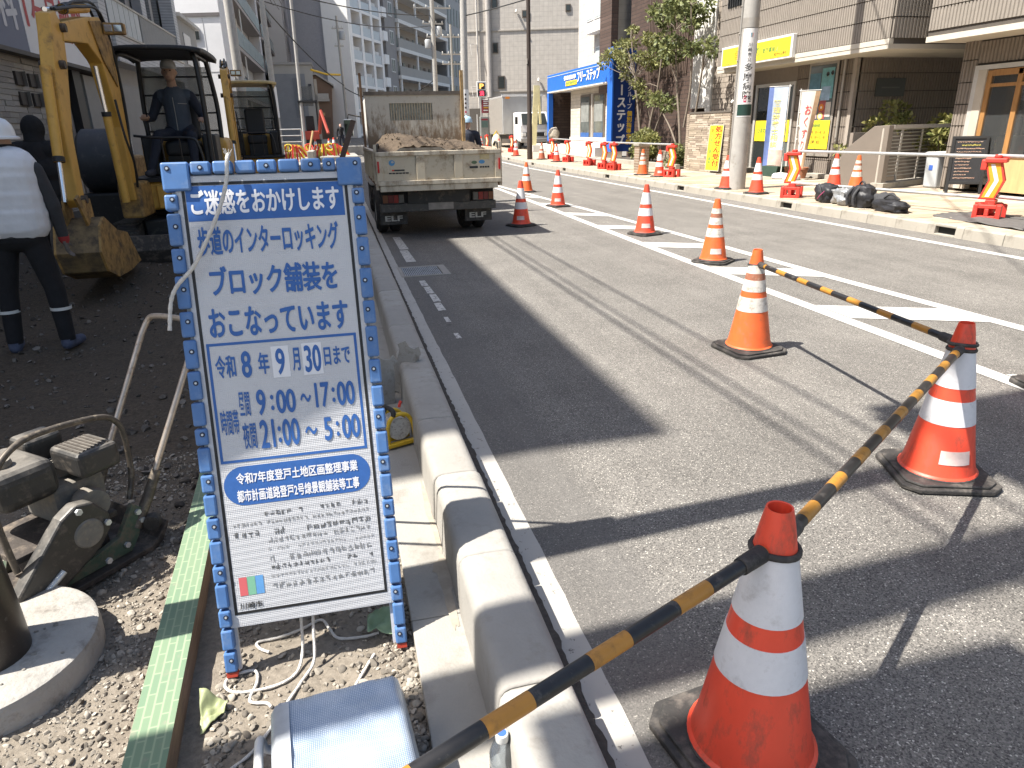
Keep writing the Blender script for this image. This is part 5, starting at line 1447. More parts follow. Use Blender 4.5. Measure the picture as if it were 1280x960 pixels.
def seated_operator():
    p = thing('person', 'seated excavator operator in a slate vest and navy sleeves gripping the levers', 'person', (-2.03, 11.2, 1.42))
    hd = (-2.03, 11.10, 2.30)
    pr = [((-2.03, 11.27, 1.50), (-2.03, 11.24, 1.74), .155, .165, 1), ((-2.03, 11.24, 1.74), (-2.03, 11.20, 1.98), .165, .165, 1),
          ((-2.19, 11.22, 2.00), (-1.87, 11.22, 2.00), .095, .095, 1), ((-2.10, 11.25, 1.52), (-1.96, 11.25, 1.52), .15, .15, 2),
          ((-2.03, 11.20, 2.02), (-2.03, 11.13, 2.20), .062, .058, 0),
          (hd, hd, .088, .118, 0), ((-2.03, 11.04, 2.24), (-2.03, 11.04, 2.24), .060, .060, 0), ((-2.03, 11.01, 2.295), (-2.03, 10.99, 2.275), .014, .017, 0),
          ((-2.12, 11.11, 2.29), (-2.12, 11.11, 2.29), .016, .03, 0), ((-1.94, 11.11, 2.29), (-1.94, 11.11, 2.29), .016, .03, 0)]
    for s, hx in ((-1, -2.42), (1, -1.66)):
        sh = (-2.03 + s*.20, 11.21, 2.00); el = (-2.03 + s*.33, 11.20, 1.73); wr = (hx + s*-.015, 11.02, 1.70)
        pr += [(sh, el, .072, .056, 3), (el, wr, .054, .038, 3)]
        pr += hand_prims(wr, (hx - wr[0], -1, .05), (-s, 0, .3), 0, 1.1)
    for s, kn, ft in ((-1, (-2.24, 10.82, 1.50), (-2.36, 10.62, 1.08)), (1, (-1.83, 10.84, 1.48), (-1.84, 10.78, 1.04))):
        pr += [((-2.03 + s*.10, 11.22, 1.50), kn, .098, .072, 2), (kn, ft, .070, .050, 2)]
        d = (Vector((ft[0] + s*.02, ft[1] - .17, ft[2] - .055)))
        pr += [(ft, (ft[0], ft[1] + .01, ft[2] - .05), .05, .048, 4), ((ft[0], ft[1] - .02, ft[2] - .055), d, .048, .042, 4)]
    place('body', body_mesh(pr, [skin, slate, navy, navy, boot], .012, 3), p)
    q = MB(); q.lathe([(.097, -.01), (.100, .03), (.093, .07), (.065, .105), (.0, .118)], 24, (-2.03, 11.11, 2.345), close=False)
    q.ell((-2.03, 11.0, 2.345), (.075, .075, .010), 16, 6); q.build('cap', capm, p, 50)
    q = MB(); q.tube([(-2.03, 11.065 - .02, 1.56), (-2.03, 11.055, 1.75), (-2.03, 11.035, 1.95), (-2.03, 11.08, 2.08)], .006, 6); q.build('zip', M('zip_grey', (.30, .30, .29), .5), p)
    q = MB(); q.obox((-1.92, 11.045, 1.90), (.11, .01, .010), (.1, .05, 0)); q.build('pocket_trim', MATS['zip_grey'], p)
    q = MB()
    for s in (-1, 1): q.ell((-2.03 + s*.034, 11.018, 2.315), (.013, .008, .008), 8, 6)
    q.build('eyes', M('eye_dark', (.03, .02, .02), .4), p)
    q = MB(); q.ell((-2.03, 10.985, 2.232), (.024, .008, .006), 10, 6); q.build('mouth', M('lip', (.28, .12, .10), .6), p)
    return p
seated_operator()

def standing(label, x, y, z, H_, mats, face_away=True, hands='glove', stance=.20, arms=((.0, .0), (.0, .0)), hood=False, nm=0, lean=0.0):
    """mats: skin, torso, legs, sleeves, boots, hands, cuffs"""
    p = thing('person', label, 'person', (x, y, z))
    k = H_/1.72
    f = 1 if face_away else -1
    def V(a, b_, c): return (x + a*k + lean*c, y + b_*f*k, z + c*k)
    pr = [(V(0, 0, .98), V(0, .0, 1.20), .150*k, .150*k, 1), (V(0, .0, 1.20), V(0, .01, 1.36), .155*k, .15*k, 1), (V(-.16, .01, 1.40), V(.16, .01, 1.40), .085*k, .085*k, 1),
          (V(-.07, 0, .93), V(.07, 0, .93), .135*k, .135*k, 2), (V(0, .0, 1.42), V(0, .03, 1.54), .06*k, .056*k, 0), (V(0, .04, 1.60), V(0, .04, 1.60), .088*k, .115*k, 0),
          (V(0, .11, 1.555), V(0, .11, 1.555), .055*k, .05*k, 0), (V(0, .125, 1.60), V(0, .145, 1.585), .013*k, .016*k, 0)]
    for s, (ax, ay) in zip((-1, 1), arms):
        sh = V(s*.205, .01, 1.40); el = V(s*(.275 + ax), .02 + ay, 1.13); wr = V(s*(.285 + ax*1.6), .05 + ay*2, .88)
        pr += [(sh, el, .070*k, .056*k, 3), (el, wr, .054*k, .040*k, 3)]
        dv = (Vector(wr) - Vector(el)).normalized()
        pr += [(Vector(wr) - dv*.04, Vector(wr) + dv*.01, .041*k, .041*k, 6)]
        pr += hand_prims(Vector(wr) + dv*.01, dv, (-s*.2, f*1.0, 0), 5, .5)
    for s in (-1, 1):
        hp_ = V(s*.095, 0, .92); kn = V(s*(.10 + stance*.35), .02, .50); an = V(s*stance, -.01, .10)
        pr += [(hp_, kn, .100*k, .074*k, 2), (kn, an, .074*k, .060*k, 2), (an, V(s*stance, -.02, .05), .056*k, .052*k, 4), (V(s*stance, -.03, .045), V(s*(stance + .04), .15, .04), .048*k, .042*k, 4)]
    place('body', body_mesh(pr, mats, .012, 3), p)
    return p, V, k
w1, V1, k1 = standing('worker in white padded vest and white helmet seen from behind at the left edge', -2.44, 6.2, -.13, 1.72, [skin, darkgrey, blackc, darkgrey, boot_b, glove, glove_red], True, stance=.19, arms=((.02, .01), (.0, .02)), lean=.02)
# vest: quilted body warmer
vp = []
for r_ in range(7):
    zz = 1.02 + .066*r_
    vp += [(V1(-.075, 0, zz), V1(.075, 0, zz), (.168 + .004*(r_ % 2))*k1, (.168 + .004*(r_ % 2))*k1, 0)]
vp += [(V1(-.13, .0, 1.42), V1(.13, .0, 1.42), .105*k1, .105*k1, 0), (V1(0, -.01, 1.46), V1(0, 0, 1.52), .075, .078, 0)]
place('padded_vest', body_mesh(vp, [M('white_quilt', (.62, .63, .66), .6, .08, 9, .35, 14)], .012, 1), w1)
q = MB()
hc_ = V1(0, .035, 1.625)
q.lathe([(.150, .0), (.152, .012), (.128, .022), (.126, .06), (.115, .10), (.085, .138), (.04, .156), (.0, .16)], 32, hc_, close=False); q.build('safety_helmet', M('helmet_white', (.68, .69, .70), .3, .05, 6, spec=.5), w1, 50)
q = MB(); q.lathe([(.1, -.075), (.104, -.06), (.104, -.045), (.1, -.035)], 24, hc_, close=False); q.build('helmet_strap', blackc, w1)
for s in (-1, 1):
    q = MB(); c = V1(s*.185, .005, .34); q.lathe([(.0735, -.012), (.076, -.012), (.076, .012), (.0735, .012)], 20, c, close=False); q.build('reflective_band', M('reflective_strip', (.6, .6, .58), .4), w1)
q = MB(); q.obox(V1(-.06, -.145, .95), (.02, .006, .05), (0, .3, 0)); q.build('label_tab', MATS['reflective_strip'], w1)
w2, V2, k2 = standing('worker in black hooded jacket seen from behind next to the stone wall', -3.2, 9.15, -.15, 1.88, [blackc, blackc, blackc, blackc, boot, glove, blackc], True, stance=.12, lean=.02)
hp2 = [(V2(0, .03, 1.60), V2(0, .03, 1.60), .118, .142, 0), (V2(0, 0, 1.47), V2(0, .02, 1.55), .10, .10, 0), (V2(-.14, 0, 1.38), V2(.14, 0, 1.38), .11, .11, 0), (V2(-.06, 0, 1.0), V2(.06, 0, 1.0), .175, .175, 0), (V2(-.07, 0, 1.2), V2(.07, 0, 1.2), .175, .175, 0)]
place('hooded_jacket', body_mesh(hp2, [blackc], .014, 4), w2)
w3, V3, k3 = standing('distant pedestrian in dark clothes by the brown house at the junction', .75, 52, gz(52), 1.7, [skin, blackc, navy, blackc, boot, skin, blackc], False, stance=.1)
w4, V4, k4 = standing('guard in a navy jacket half hidden behind the right side of the truck', 2.78, 15.2, 0.0, 1.7, [skin, navy, navy, navy, boot, glove, navy], True, stance=.12)
q = MB(); q.lathe([(.13, 0), (.12, .06), (.09, .11), (.0, .14)], 20, V4(0, .035, 1.64), close=False); q.build('helmet', M('helmet_blue', (.35, .5, .62), .35), w4, 50)
# ================================================================== FAR PAVEMENT: barriers, pipes, bags
bar_red = M('barrier_red', (.60, .05, .035), .45, .1, 14, dirt=((.35, .12, .09), .15, 20))
bar_or = M('barrier_orange_sheet', (.66, .30, .03), .4, .15, 30)
bar_wh = M('barrier_white_stripe', (.68, .68, .70), .4, .05, 30)
pipe_m = M('zinc_pipe', (.55, .55, .54), .4, .12, 20, metal=.55)
def barrier_mesh():
    d = {}
    # local: faces -X (road); y = width, z = height
    q = MB()
    for s in (-1, 1):
        xo = .12*s
        q.box(xo - .05, xo + .05, -.17, -.11, 0, .20); q.box(xo - .05, xo + .05, .11, .17, 0, .20)
        q.box(xo - .05, xo + .05, -.11, .11, .15, .20); q.box(xo - .05, xo + .05, -.11, .11, .0, .05); q.box(xo - .05, xo + .05, -.025, .025, .05, .15)
    q.box(-.07, .07, -.06, .06, .08, .26)
    d['base'] = q.mesh('base', bar_red)
    def chev(w0, w1, off):
        return [(-w0 + off, .26), (w1 + off, .26), (w1 + .085 + off, .52), (w1 + off, .78), (-w0 + off, .78), (-w0 + .085 + off, .52)]
    def pr(poly, xa, xb):
        return MB().prism(poly, xa, xb, 'x')
    d['chevron'] = pr(chev(.125, .075, -.04), -.022, .022).mesh('chevron_panel', bar_red)
    d['sheet'] = pr([(a*.8 + .0, .52 + (b - .52)*.90) for a, b in chev(.118, .07, -.04)], -.0255, .0255).mesh('reflective_sheet', bar_or)
    d['stripe'] = pr([(-.085 + .0, .30), (-.035, .30), (.045, .52), (-.035, .74), (-.085, .74), (-.005, .52)], -.0275, .0275).mesh('white_stripe', bar_wh)
    q = MB(); q.box(-.06, .06, -.16, .10, .76, .82); q.box(-.05, .05, -.20, -.13, .66, .80); q.tube([(0, -.02, .82), (0, -.02, .86)], .05, 10)
    d['hook'] = q.mesh('pipe_hook', bar_red)
    for me in d.values():
        me.transform(Matrix.Scale(-1, 4, (0, 1, 0))); me.flip_normals()
    return d
BAR = barrier_mesh()
def barrier(x, y, label, rz=0., sc=1.0):
    t = thing('chevron_barrier', label, 'barrier', (x, y, PAVZ + gz(y)), 'red chevron pipe barriers on the far pavement', rz)
    t.scale = (sc,)*3
    for nm, k, bv in (('base', 'base', .008), ('chevron_panel', 'chevron', .006), ('reflective_sheet', 'sheet', 0), ('white_stripe', 'stripe', 0), ('pipe_hook', 'hook', .012)):
        place(nm, BAR[k], t, bv, True)
    return t
barrier(8.40, 12.0, 'red chevron barrier just right of the hospital-sign pole', .75)
barrier(9.10, 8.32, 'red chevron barrier by the chalkboard at the right, rear of the pair', .95)
barrier(8.98, 8.22, 'red chevron barrier by the chalkboard at the right, front of the pair', .55)
barrier(8.95, 18.2, 'red chevron barrier right of the two cones by the brick pillar', .5)
barrier(8.78, 22.0, 'front chevron barrier of the close pair below the blue pillar sign', .4)
barrier(8.80, 22.9, 'rear chevron barrier of the close pair below the blue pillar sign', .4)
barrier(9.1, 25.2, 'chevron barrier under the right window of the blue shopfront', .4)
barrier(9.3, 28.3, 'chevron barrier under the left window of the blue shopfront', .4)
barrier(9.35, 30.6, 'chevron barrier beside the white sandbag in front of the dark doorway', .4)
barrier(9.4, 38.2, 'chevron barrier left of the brown lamp post in front of the parked box lorry', .4)
barrier(8.75, 41.5, 'farthest chevron barrier above the truck tailgate corner', .4)
def pipe(pts, label, r=.0243):
    o = MB().tube(pts, r, 10).build('pipe_rail', pipe_m, None, 40)
    tag(o, label, 'pipe', 'zinc pipes carried by the chevron barriers')
pipe([(8.42, 11.95, .985), (9.08, 8.3, .985)], 'upper zinc pipe between the barriers, crossing in front of the ramp railing')
pipe([(9.04, 8.3, 1.0), (9.15, 5.2, .99)], 'upper zinc pipe leaving the right edge of the picture')
pipe([(8.38, 12.0, .42), (9.1, 8.3, .42)], 'lower zinc pipe behind the black bags')
pipe([(9.05, 8.2, .45), (9.2, 5.2, .45)], 'lower zinc pipe leaving the right edge of the picture')
pipe([(8.95, 18.2, .99), (8.8, 22.4, .99)], 'upper zinc pipe in front of the round shrubs')
pipe([(8.8, 22.4, .99), (9.1, 25.2, .99), (9.35, 30.6, 1.0 + gz(30))], 'upper zinc pipe along the blue shopfront')
pipe([(8.8, 22.4, .42), (9.1, 25.2, .42), (9.35, 30.6, .43 + gz(30))], 'lower zinc pipe along the blue shopfront')

def lump(name, c, r, mat, label, cat, seed, parts=(), amp=.25, nu=26, nv=18):
    q = MB(); q.ell((0, 0, 0), (1, 1, 1), nu, nv)
    vs = []
    for p in q.v:
        v = Vector(p); k = 1 + amp*mnoise.noise(v*2.2 + Vector((seed, seed, 0))) + amp*.5*mnoise.noise(v*5 + Vector((seed, 0, 3)))
        # squarish bag shape
        f = max(abs(v.x), abs(v.y), abs(v.z)) ** -.35
        z = v.z*k*f*r[2]; z = max(z, -r[2]*.82)
        vs.append((c[0] + v.x*k*f*r[0], c[1] + v.y*k*f*r[1], c[2] + r[2]*.82 + z))
    q.v = vs
    t = thing(name, label, cat, c)
    q.build('bag_body', mat, t, 50)
    for nm, pts, rr_, mt in parts:
        MB().tube(smoothpts([(c[0] + a, c[1] + b_, c[2] + d) for a, b_, d in pts], 4), rr_, 8).build(nm, mt, t, 60)
    return t
bagblk = M('bag_black', (.022, .022, .025), .5, .3, 12, 1.0, 14)
baggrey = M('bag_dark_grey', (.045, .045, .048), .8, .25, 12, .6, 20)
pink = M('pink_trim', (.35, .06, .14), .6)
lump('backpack', (8.46, 11.05, PAVZ), (.17, .22, .17), bagblk, 'black backpack with pink trim, leftmost of the bags on the kerb', 'backpack', 3, (('strap', [(-.18, -.1, .12), (-.2, -.05, .25), (-.16, .05, .3)], .02, baggrey), ('trim', [(-.19, .0, .06), (-.21, -.08, .12), (-.18, -.15, .2)], .008, pink)))
lump('plastic_bag', (8.42, 10.55, PAVZ), (.15, .20, .15), M('silver_film', (.34, .35, .36), .25, .4, 16, .9, 16, metal=.35), 'shiny silver plastic bag between the black backpacks', 'bag', 7, amp=.4)
lump('backpack', (8.40, 10.08, PAVZ), (.17, .24, .20), bagblk, 'tall black backpack with grey front straps in the middle of the bag pile', 'backpack', 11, (('strap', [(-.2, .1, .05), (-.22, .1, .2), (-.12, .09, .33)], .024, baggrey), ('strap', [(-.2, -.05, .05), (-.22, -.05, .2), (-.12, -.05, .33)], .024, baggrey), ('handle', [(-.03, -.06, .33), (-.03, -.02, .40), (-.03, .05, .40), (-.03, .09, .33)], .014, bagblk)))
lump('backpack', (8.52, 9.72, PAVZ), (.16, .16, .14), baggrey, 'small dark bag slumped behind the rightmost bag', 'backpack', 15)
lump('duffel_bag', (8.40, 9.42, PAVZ), (.17, .30, .10), bagblk, 'low black duffel bag at the right end of the bag pile', 'bag', 19, (('handle', [(-.05, -.2, .2), (-.08, -.05, .27), (-.05, .12, .2)], .015, baggrey),))
# crumpled dark sheet under the right barriers
q = MB(); n = 26; vs = []
for j in range(n + 1):
    for i in range(n + 1):
        u = i/n; v = j/n; x = 8.35 + 1.0*u + .15*v; y = 7.1 + 1.6*v + .25*math.sin(u*3)
        vs.append((x, y, PAVZ + .008 + .05*max(0, mnoise.noise(Vector((x*3, y*2.4, 0)))) + .012*mnoise.noise(Vector((x*9, y*9, 3)))))
q.add(vs, [(j*(n+1)+i, j*(n+1)+i+1, (j+1)*(n+1)+i+1, (j+1)*(n+1)+i) for j in range(n) for i in range(n)])
o = q.build('rubber_mat', M('dark_sheet', (.10, .095, .09), .8, .25, 6), None, 60); s_ = o.modifiers.new('t', 'SOLIDIFY'); s_.thickness = .008
tag(o, 'crumpled dark grey rubber mat under the chevron barriers by the chalkboard', 'mat')

# ================================================================== RIGHT-HAND BUILDINGS
rib_c = M('ribbed_tile', (.245, .217, .186), .75, .10, 5, .15, 60)
rib_d = M('ribbed_tile_dark', (.225, .192, .162), .75, .10, 5, .15, 60)
plain_c = M('soffit_cream', (.50, .46, .39), .8, .08, 4)
alu = M('aluminium', (.42, .39, .35), .45, .1, 10, metal=.5)
alu_w = M('pale_aluminium', (.58, .56, .52), .4, .08, 10, metal=.3)
glass_d = M('dark_glass', (.03, .035, .035), .06, .1, 5, spec=.6)
glass_m = M('mid_glass', (.10, .12, .12), .08, .25, 1.2, spec=.6)
def ribs_x(X, ya, yb, za, zb, pitch=.078, deep=.02):
    """one course of ribbed tile facing -X"""
    mb = MB(); vs = []; y = ya; prof = []
    while y < yb - 1e-4:
        e = min(y + pitch, yb)
        prof += [(X, y), (X, y + (e-y)*.22), (X - deep, y + (e-y)*.34), (X - deep, y + (e-y)*.88), (X, e)]
        y = e
    n = len(prof)
    vs = [(p[0], p[1], za) for p in prof] + [(p[0], p[1], zb) for p in prof]
    fs = [(i, i+1, n+i+1, n+i) for i in range(n-1)]
    # cap top and bottom edges back to the wall
    mb.add(vs, fs)
    mb.quad((X - deep*.9, ya, zb), (X - deep*.9, yb, zb), (X + .03, yb, zb), (X + .03, ya, zb)); mb.quad((X - deep*.9, ya, za), (X - deep*.9, yb, za), (X + .03, yb, za), (X + .03, ya, za))
    return mb
def ribs_y(Y, xa, xb, za, zb, pitch=.078, deep=.02):
    mb = ribs_x(Y, xa, xb, za, zb, pitch, deep)
    mb.v = [(p[1], p[0], p[2]) for p in mb.v]
    return mb
def courses(root, fn, P0, a, b_, za, zb, mat, h=.39, gap=.018, split=None):
    z = za
    while z < zb - .02:
        e = min(z + h - gap, zb)
        cuts = [a, b_] if not split else [a + (b_ - a)*k/split for k in range(split + 1)]
        for c0, c1 in zip(cuts[:-1], cuts[1:]): fn(P0, c0 + .003, c1 - .003, z, e).build('tile_panel', mat, root)
        z = e + gap
joint = M('tile_joint', (.09, .078, .066), .9)
ph = thing('pharmacy_building', 'brown ribbed-tile building with the yellow pharmacy sign over its recessed ground floor', 'building', (12, 17, .15))
MB().box(11.215, 20, 13.37, 20.2, 2.95, 12).build('upper_wall', joint, ph)
courses(ph, ribs_x, 11.21, 13.37, 20.2, 3.06, 6.2, rib_c)
courses(ph, ribs_y, 13.36, 11.22, 16, 3.06, 6.2, rib_c)
MB().box(11.20, 20, 13.36, 20.2, 2.86, 2.95).build('soffit', plain_c, ph)
MB().box(11.19, 11.3, 13.35, 20.2, 2.95, 3.05).build('drip_band', plain_c, ph)
MB().box(12.02, 20, 15.22, 20.2, .1, 2.86).build('ground_wall', joint, ph)
courses(ph, ribs_x, 12.01, 15.22, 15.78, .20, 2.86, rib_d); courses(ph, ribs_x, 12.01, 16.98, 17.42, .20, 2.86, rib_d); courses(ph, ribs_x, 12.01, 15.78, 16.98, .20, .62, rib_d)
courses(ph, ribs_y, 15.21, 12.03, 16.2, .20, 2.86, rib_d)
MB().box(11.98, 12.03, 17.42, 20.2, 2.5, 2.86).build('lintel', rib_d, ph)
MB().box(11.97, 12.10, 15.19, 15.30, .15, 2.86).build('corner_trim', M('corner_tile', (.33, .29, .25), .75, .1, 6), ph)
MB().cyl((11.93, 15.55, .15), (11.93, 15.55, 2.86), .032, n=10).build('downpipe', alu, ph, 40)
# poster window
pw = MB().box(11.97, 11.995, 15.82, 16.94, .66, 2.88).build('poster_window', alu, ph, bevel=.01)
MB().box(11.960, 11.968, 15.9, 16.86, .78, 2.80).build('pane', glass_m, pw)
def poster(y0, y1, z0, z1, col, name='poster', X=11.957, var=.3, sc=9):
    return MB().box(X - .003, X, y0, y1, z0, z1).build(name, M(name + '%d%d%d' % tuple(int(c*255) for c in col), col, .5, var, sc), pw)
poster(16.42, 16.84, 2.02, 2.62, (.10, .22, .30)); poster(15.92, 16.38, 2.02, 2.72, (.16, .38, .42), X=11.954); poster(16.0, 16.34, 1.98, 2.3, (.30, .42, .55), X=11.9515)
poster(16.42, 16.84, 1.56, 1.98, (.42, .32, .32)); poster(15.92, 16.12, 1.6, 1.94, (.50, .46, .42)); poster(16.12, 16.36, 1.55, 1.98, (.34, .08, .08), X=11.9565)
for (cy, cz, c, rr_) in ((16.27, 1.82, (.62, .20, .03), .085), (16.28, 1.62, (.60, .50, .16), .085), (16.27, 1.82, (.7, .68, .6), .03), (16.28, 1.62, (.7, .68, .6), .05), (16.16, 2.58, (.05, .05, .06), .05), (15.99, 2.60, (.05, .05, .06), .05), (16.16, 2.55, (.5, .36, .28), .03), (15.99, 2.57, (.5, .36, .28), .03)):
    q = MB(); X_ = 11.9500 - .0015*(rr_ < .06); q.add([(X_, cy + rr_*1.2*math.cos(2*PI*i/20), cz + rr_*math.sin(2*PI*i/20)) for i in range(20)], [tuple(range(20))]); q.build('round_sticker', M('disc%d%d' % (int(c[0]*99), int(c[1]*99)), c, .5), pw)
yelm = M('sign_yellow', (.74, .58, .035), .45, .05, 6)
grn = M('sign_green', (.08, .26, .07), .5); brn = M('sign_brown', (.16, .08, .03), .5); orng = M('sign_orange', (.70, .24, .02), .5)
yp = MB().box(11.945, 11.953, 15.86, 16.90, .84, 1.52).build('hours_poster', yelm, pw)
XF = lambda X, Y, Z: frame_of((X, Y, Z), (0, -1, 0), (0, 0, 1))            # panel facing the street: x runs towards -Y
HF = XF(11.944, 16.90, .84)
lettering('営業時間', .38, .52, .30, .075, grn, HF, yp, .012)
lettering('月～金 8：30～18：30', .12, .36, .80, .085, brn, HF, yp, .012); lettering('土曜日 8：30～13：00', .12, .24, .80, .085, brn, HF, yp, .012); lettering('定休日 日曜・祝日', .12, .125, .62, .085, brn, HF, yp, .012)
MB().box(11.9425, 11.9445, 15.90, 16.86, .92, .927).build('rule', grn, yp)
# entrance door
dr_ = thing('glass_door', 'glass entrance door in pale metal frame behind the banner flags', 'door', (12, 18.4, .2))
q = MB(); q.box(11.96, 12.0, 17.44, 17.52, .2, 2.5); q.box(11.96, 12.0, 19.2, 19.3, .2, 2.5); q.box(11.96, 12.0, 17.52, 19.2, 2.42, 2.5); q.box(11.96, 12.0, 18.3, 18.38, .2, 2.42); q.build('frame', alu_w, dr_)
MB().box(11.99, 12.0, 17.52, 18.3, .2, 2.42).build('pane', glass_m, dr_); MB().box(11.99, 12.0, 18.38, 19.2, .2, 2.42).build('pane', glass_d, dr_)
MB().box(11.972, 11.985, 17.56, 18.26, 1.0, 1.55).build('yellow_panel', yelm, dr_); p_ = MB().box(11.972, 11.985, 18.42, 19.16, 1.0, 1.55).build('yellow_panel', yelm, dr_)
lettering('ひまわり', .12, .22, .55, .13, grn, XF(11.970, 19.16, 1.0), p_, .015)
# the fascia sign
fs_ = thing('shop_sign', 'long yellow pharmacy fascia sign with white frame on the ribbed wall', 'sign', (11.1, 18.1, 2.97))
MB().box(11.08, 11.185, 16.46, 19.8, 2.97, 3.5).build('sign_box', M('sign_white', (.72, .71, .68), .5, .05, 6), fs_, bevel=.01)
MB().box(11.07, 11.081, 16.53, 19.73, 3.02, 3.45).build('sign_face', yelm, fs_)
SFx = XF(11.069, 19.73, 3.02)
q = MB()
for i in range(28):
    a0, a1 = 2*PI*i/28, 2*PI*(i+1)/28
    q.quad(*[SFx @ Vector((.78 + r_*1.15*math.cos(a), .22 + r_*math.sin(a), .001)) for r_, a in ((.12, a0), (.12, a1), (.098, a1), (.098, a0))])
q.build('round_logo', orng, fs_)
lettering('田', .70, .15, .16, .14, orng, SFx, fs_, .012, name='logo_mark'); lettering('ひまわり', 1.0, .12, .88, .19, grn, SFx, fs_, .012); lettering('登戸薬局', 2.0, .15, .56, .12, grn, SFx, fs_, .012)
lettering('処方せん受付', 2.55, .045, .52, .075, brn, SFx, fs_, .012)
for k in range(2):
    q = MB(); x = .26 + .09*k if True else 0
    q.add([SFx @ Vector(p) for p in ((x, .03, .001), (x + .05, .10, .001), (x + .02, .03, .001), (x - .03, .11, .001))], [(0, 1, 2), (0, 2, 3)]); q.build('leaf_mark', grn, fs_)
q = MB(); q.add([SFx @ Vector(p) for p in ((2.62, .15, .001), (2.70, .27, .001), (2.67, .16, .001))], [(0, 1, 2)]); q.build('leaf_mark', M('leaf_teal', (.02, .28, .18), .5), fs_)
q = MB(); q.quad(*[SFx @ Vector(p) for p in ((.1, .022, .001), (2.5, .022, .001), (2.5, .030, .001), (.1, .030, .001))]); q.quad(*[SFx @ Vector(p) for p in ((2.5, .135, .001), (3.15, .135, .001), (3.15, .143, .001), (2.5, .143, .001))]); q.build('rule', grn, fs_)
# ribbed second building at the right edge
sb = thing('cafe_building', 'brown ribbed-tile building at the right edge with a timber-framed shop window', 'building', (12, 9, .15))
MB().box(11.215, 20, 1.0, 12.36, 2.95, 12).build('upper_wall', joint, sb)
courses(sb, ribs_x, 11.21, 3.0, 12.36, 3.06, 5.2, rib_c); courses(sb, ribs_y, 12.37, 11.22, 13.4, 3.06, 5.2, rib_c)
MB().box(11.19, 20, 1.0, 12.37, 2.86, 2.96).build('soffit', plain_c, sb)
MB().box(12.02, 12.3, 11.88, 12.24, .1, 2.86).build('pier', joint, sb); courses(sb, ribs_x, 12.01, 11.88, 12.24, .2, 2.86, rib_d)
for z_ in range(7): ribs_y(12.25, 12.03, 13.5, .2 + .38*z_, .56 + .38*z_, .078, -.02).build('tile_panel', rib_d, sb)
MB().box(12.02, 12.3, 5, 11.88, 2.42, 2.86).build('lintel', joint, sb); courses(sb, ribs_x, 12.01, 5.0, 11.88, 2.46, 2.86, rib_d)
MB().box(12.3, 13.6, 12.1, 12.24, .1, 2.86).build('side_wall', joint, sb)
wf = MB(); wf.box(11.96, 12.06, 11.78, 11.88, .2, 2.42); wf.box(11.96, 12.06, 6.0, 11.78, 2.34, 2.42); wf.build('white_frame', alu_w, sb)
oak = M('oak_frame', (.33, .17, .06), .5, .2, 9, stretch=(4, 4, .5))
wf = MB(); wf.box(11.98, 12.06, 11.50, 11.60, .30, 2.32); wf.box(11.98, 12.06, 10.86, 10.96, .84, 2.32); wf.box(11.98, 12.06, 6.0, 11.50, 2.22, 2.33); wf.box(11.985, 12.055, 6.0, 11.5, 2.03, 2.09); wf.box(11.95, 12.1, 6.0, 10.95, .80, .86); wf.box(11.98, 12.06, 9.9, 9.98, .86, 2.03); wf.build('timber_frame', oak, sb, bevel=.006)
MB().box(11.97, 12.04, 6.0, 10.95, .2, .80).build('panel_below_window', M('plywood', (.50, .33, .16), .6, .15, 5, stretch=(3, 3, .6)), sb)
MB().box(12.01, 12.016, 6.0, 11.5, .30, 2.22).build('glass', M('shop_glass', (.85, .88, .88), .02, 0, 1, trans=.95, spec=.5), sb)
MB().box(11.955, 12.08, 11.60, 11.78, .2, 2.34).build('roller_shutter', M('shutter_beige', (.46, .41, .34), .6, .08, 5), sb)
# interior seen through the glass
MB().box(13.6, 13.7, 5, 12.3, .2, 2.9).build('back_wall', M('interior_wall', (.35, .33, .29), .8), sb); MB().box(12.3, 13.6, 5, 12.3, .16, .2).build('interior_floor', M('interior_floor', (.2, .15, .1), .6), sb)
MB().box(12.4, 13.3, 7, 10.6, .2, .95).build('counter', M('counter_dark', (.05, .045, .04), .5), sb)
ws = thing('water_dispenser', 'white water dispenser standing inside the shop window', 'dispenser', (12.4, 11.2, .2))
MB().box(12.28, 12.6, 11.05, 11.42, .2, 1.18).build('cabinet', white_pl, ws, bevel=.03); MB().lathe([(.12, 1.18), (.13, 1.25), (.13, 1.48), (.08, 1.52), (0, 1.52)], 20, (12.44, 11.24, 0), close=False).build('water_tank', M('tank_dark', (.10, .12, .14), .2), ws, 40)
cf = thing('coffee_machine', 'dark coffee machine on the counter inside the shop window', 'machine', (12.7, 10.3, .95))
MB().box(12.5, 12.9, 10.1, 10.5, .95, 1.25).build('machine_body', ex_blk, cf, bevel=.02); MB().box(12.48, 12.9, 10.08, 10.52, 1.25, 1.29).build('top_tray', alu, cf)
for k in range(3): MB().cyl((12.46, 10.18 + .09*k, .97), (12.46, 10.18 + .09*k, 1.08), .025, n=10).build('spout', white_pl, cf)

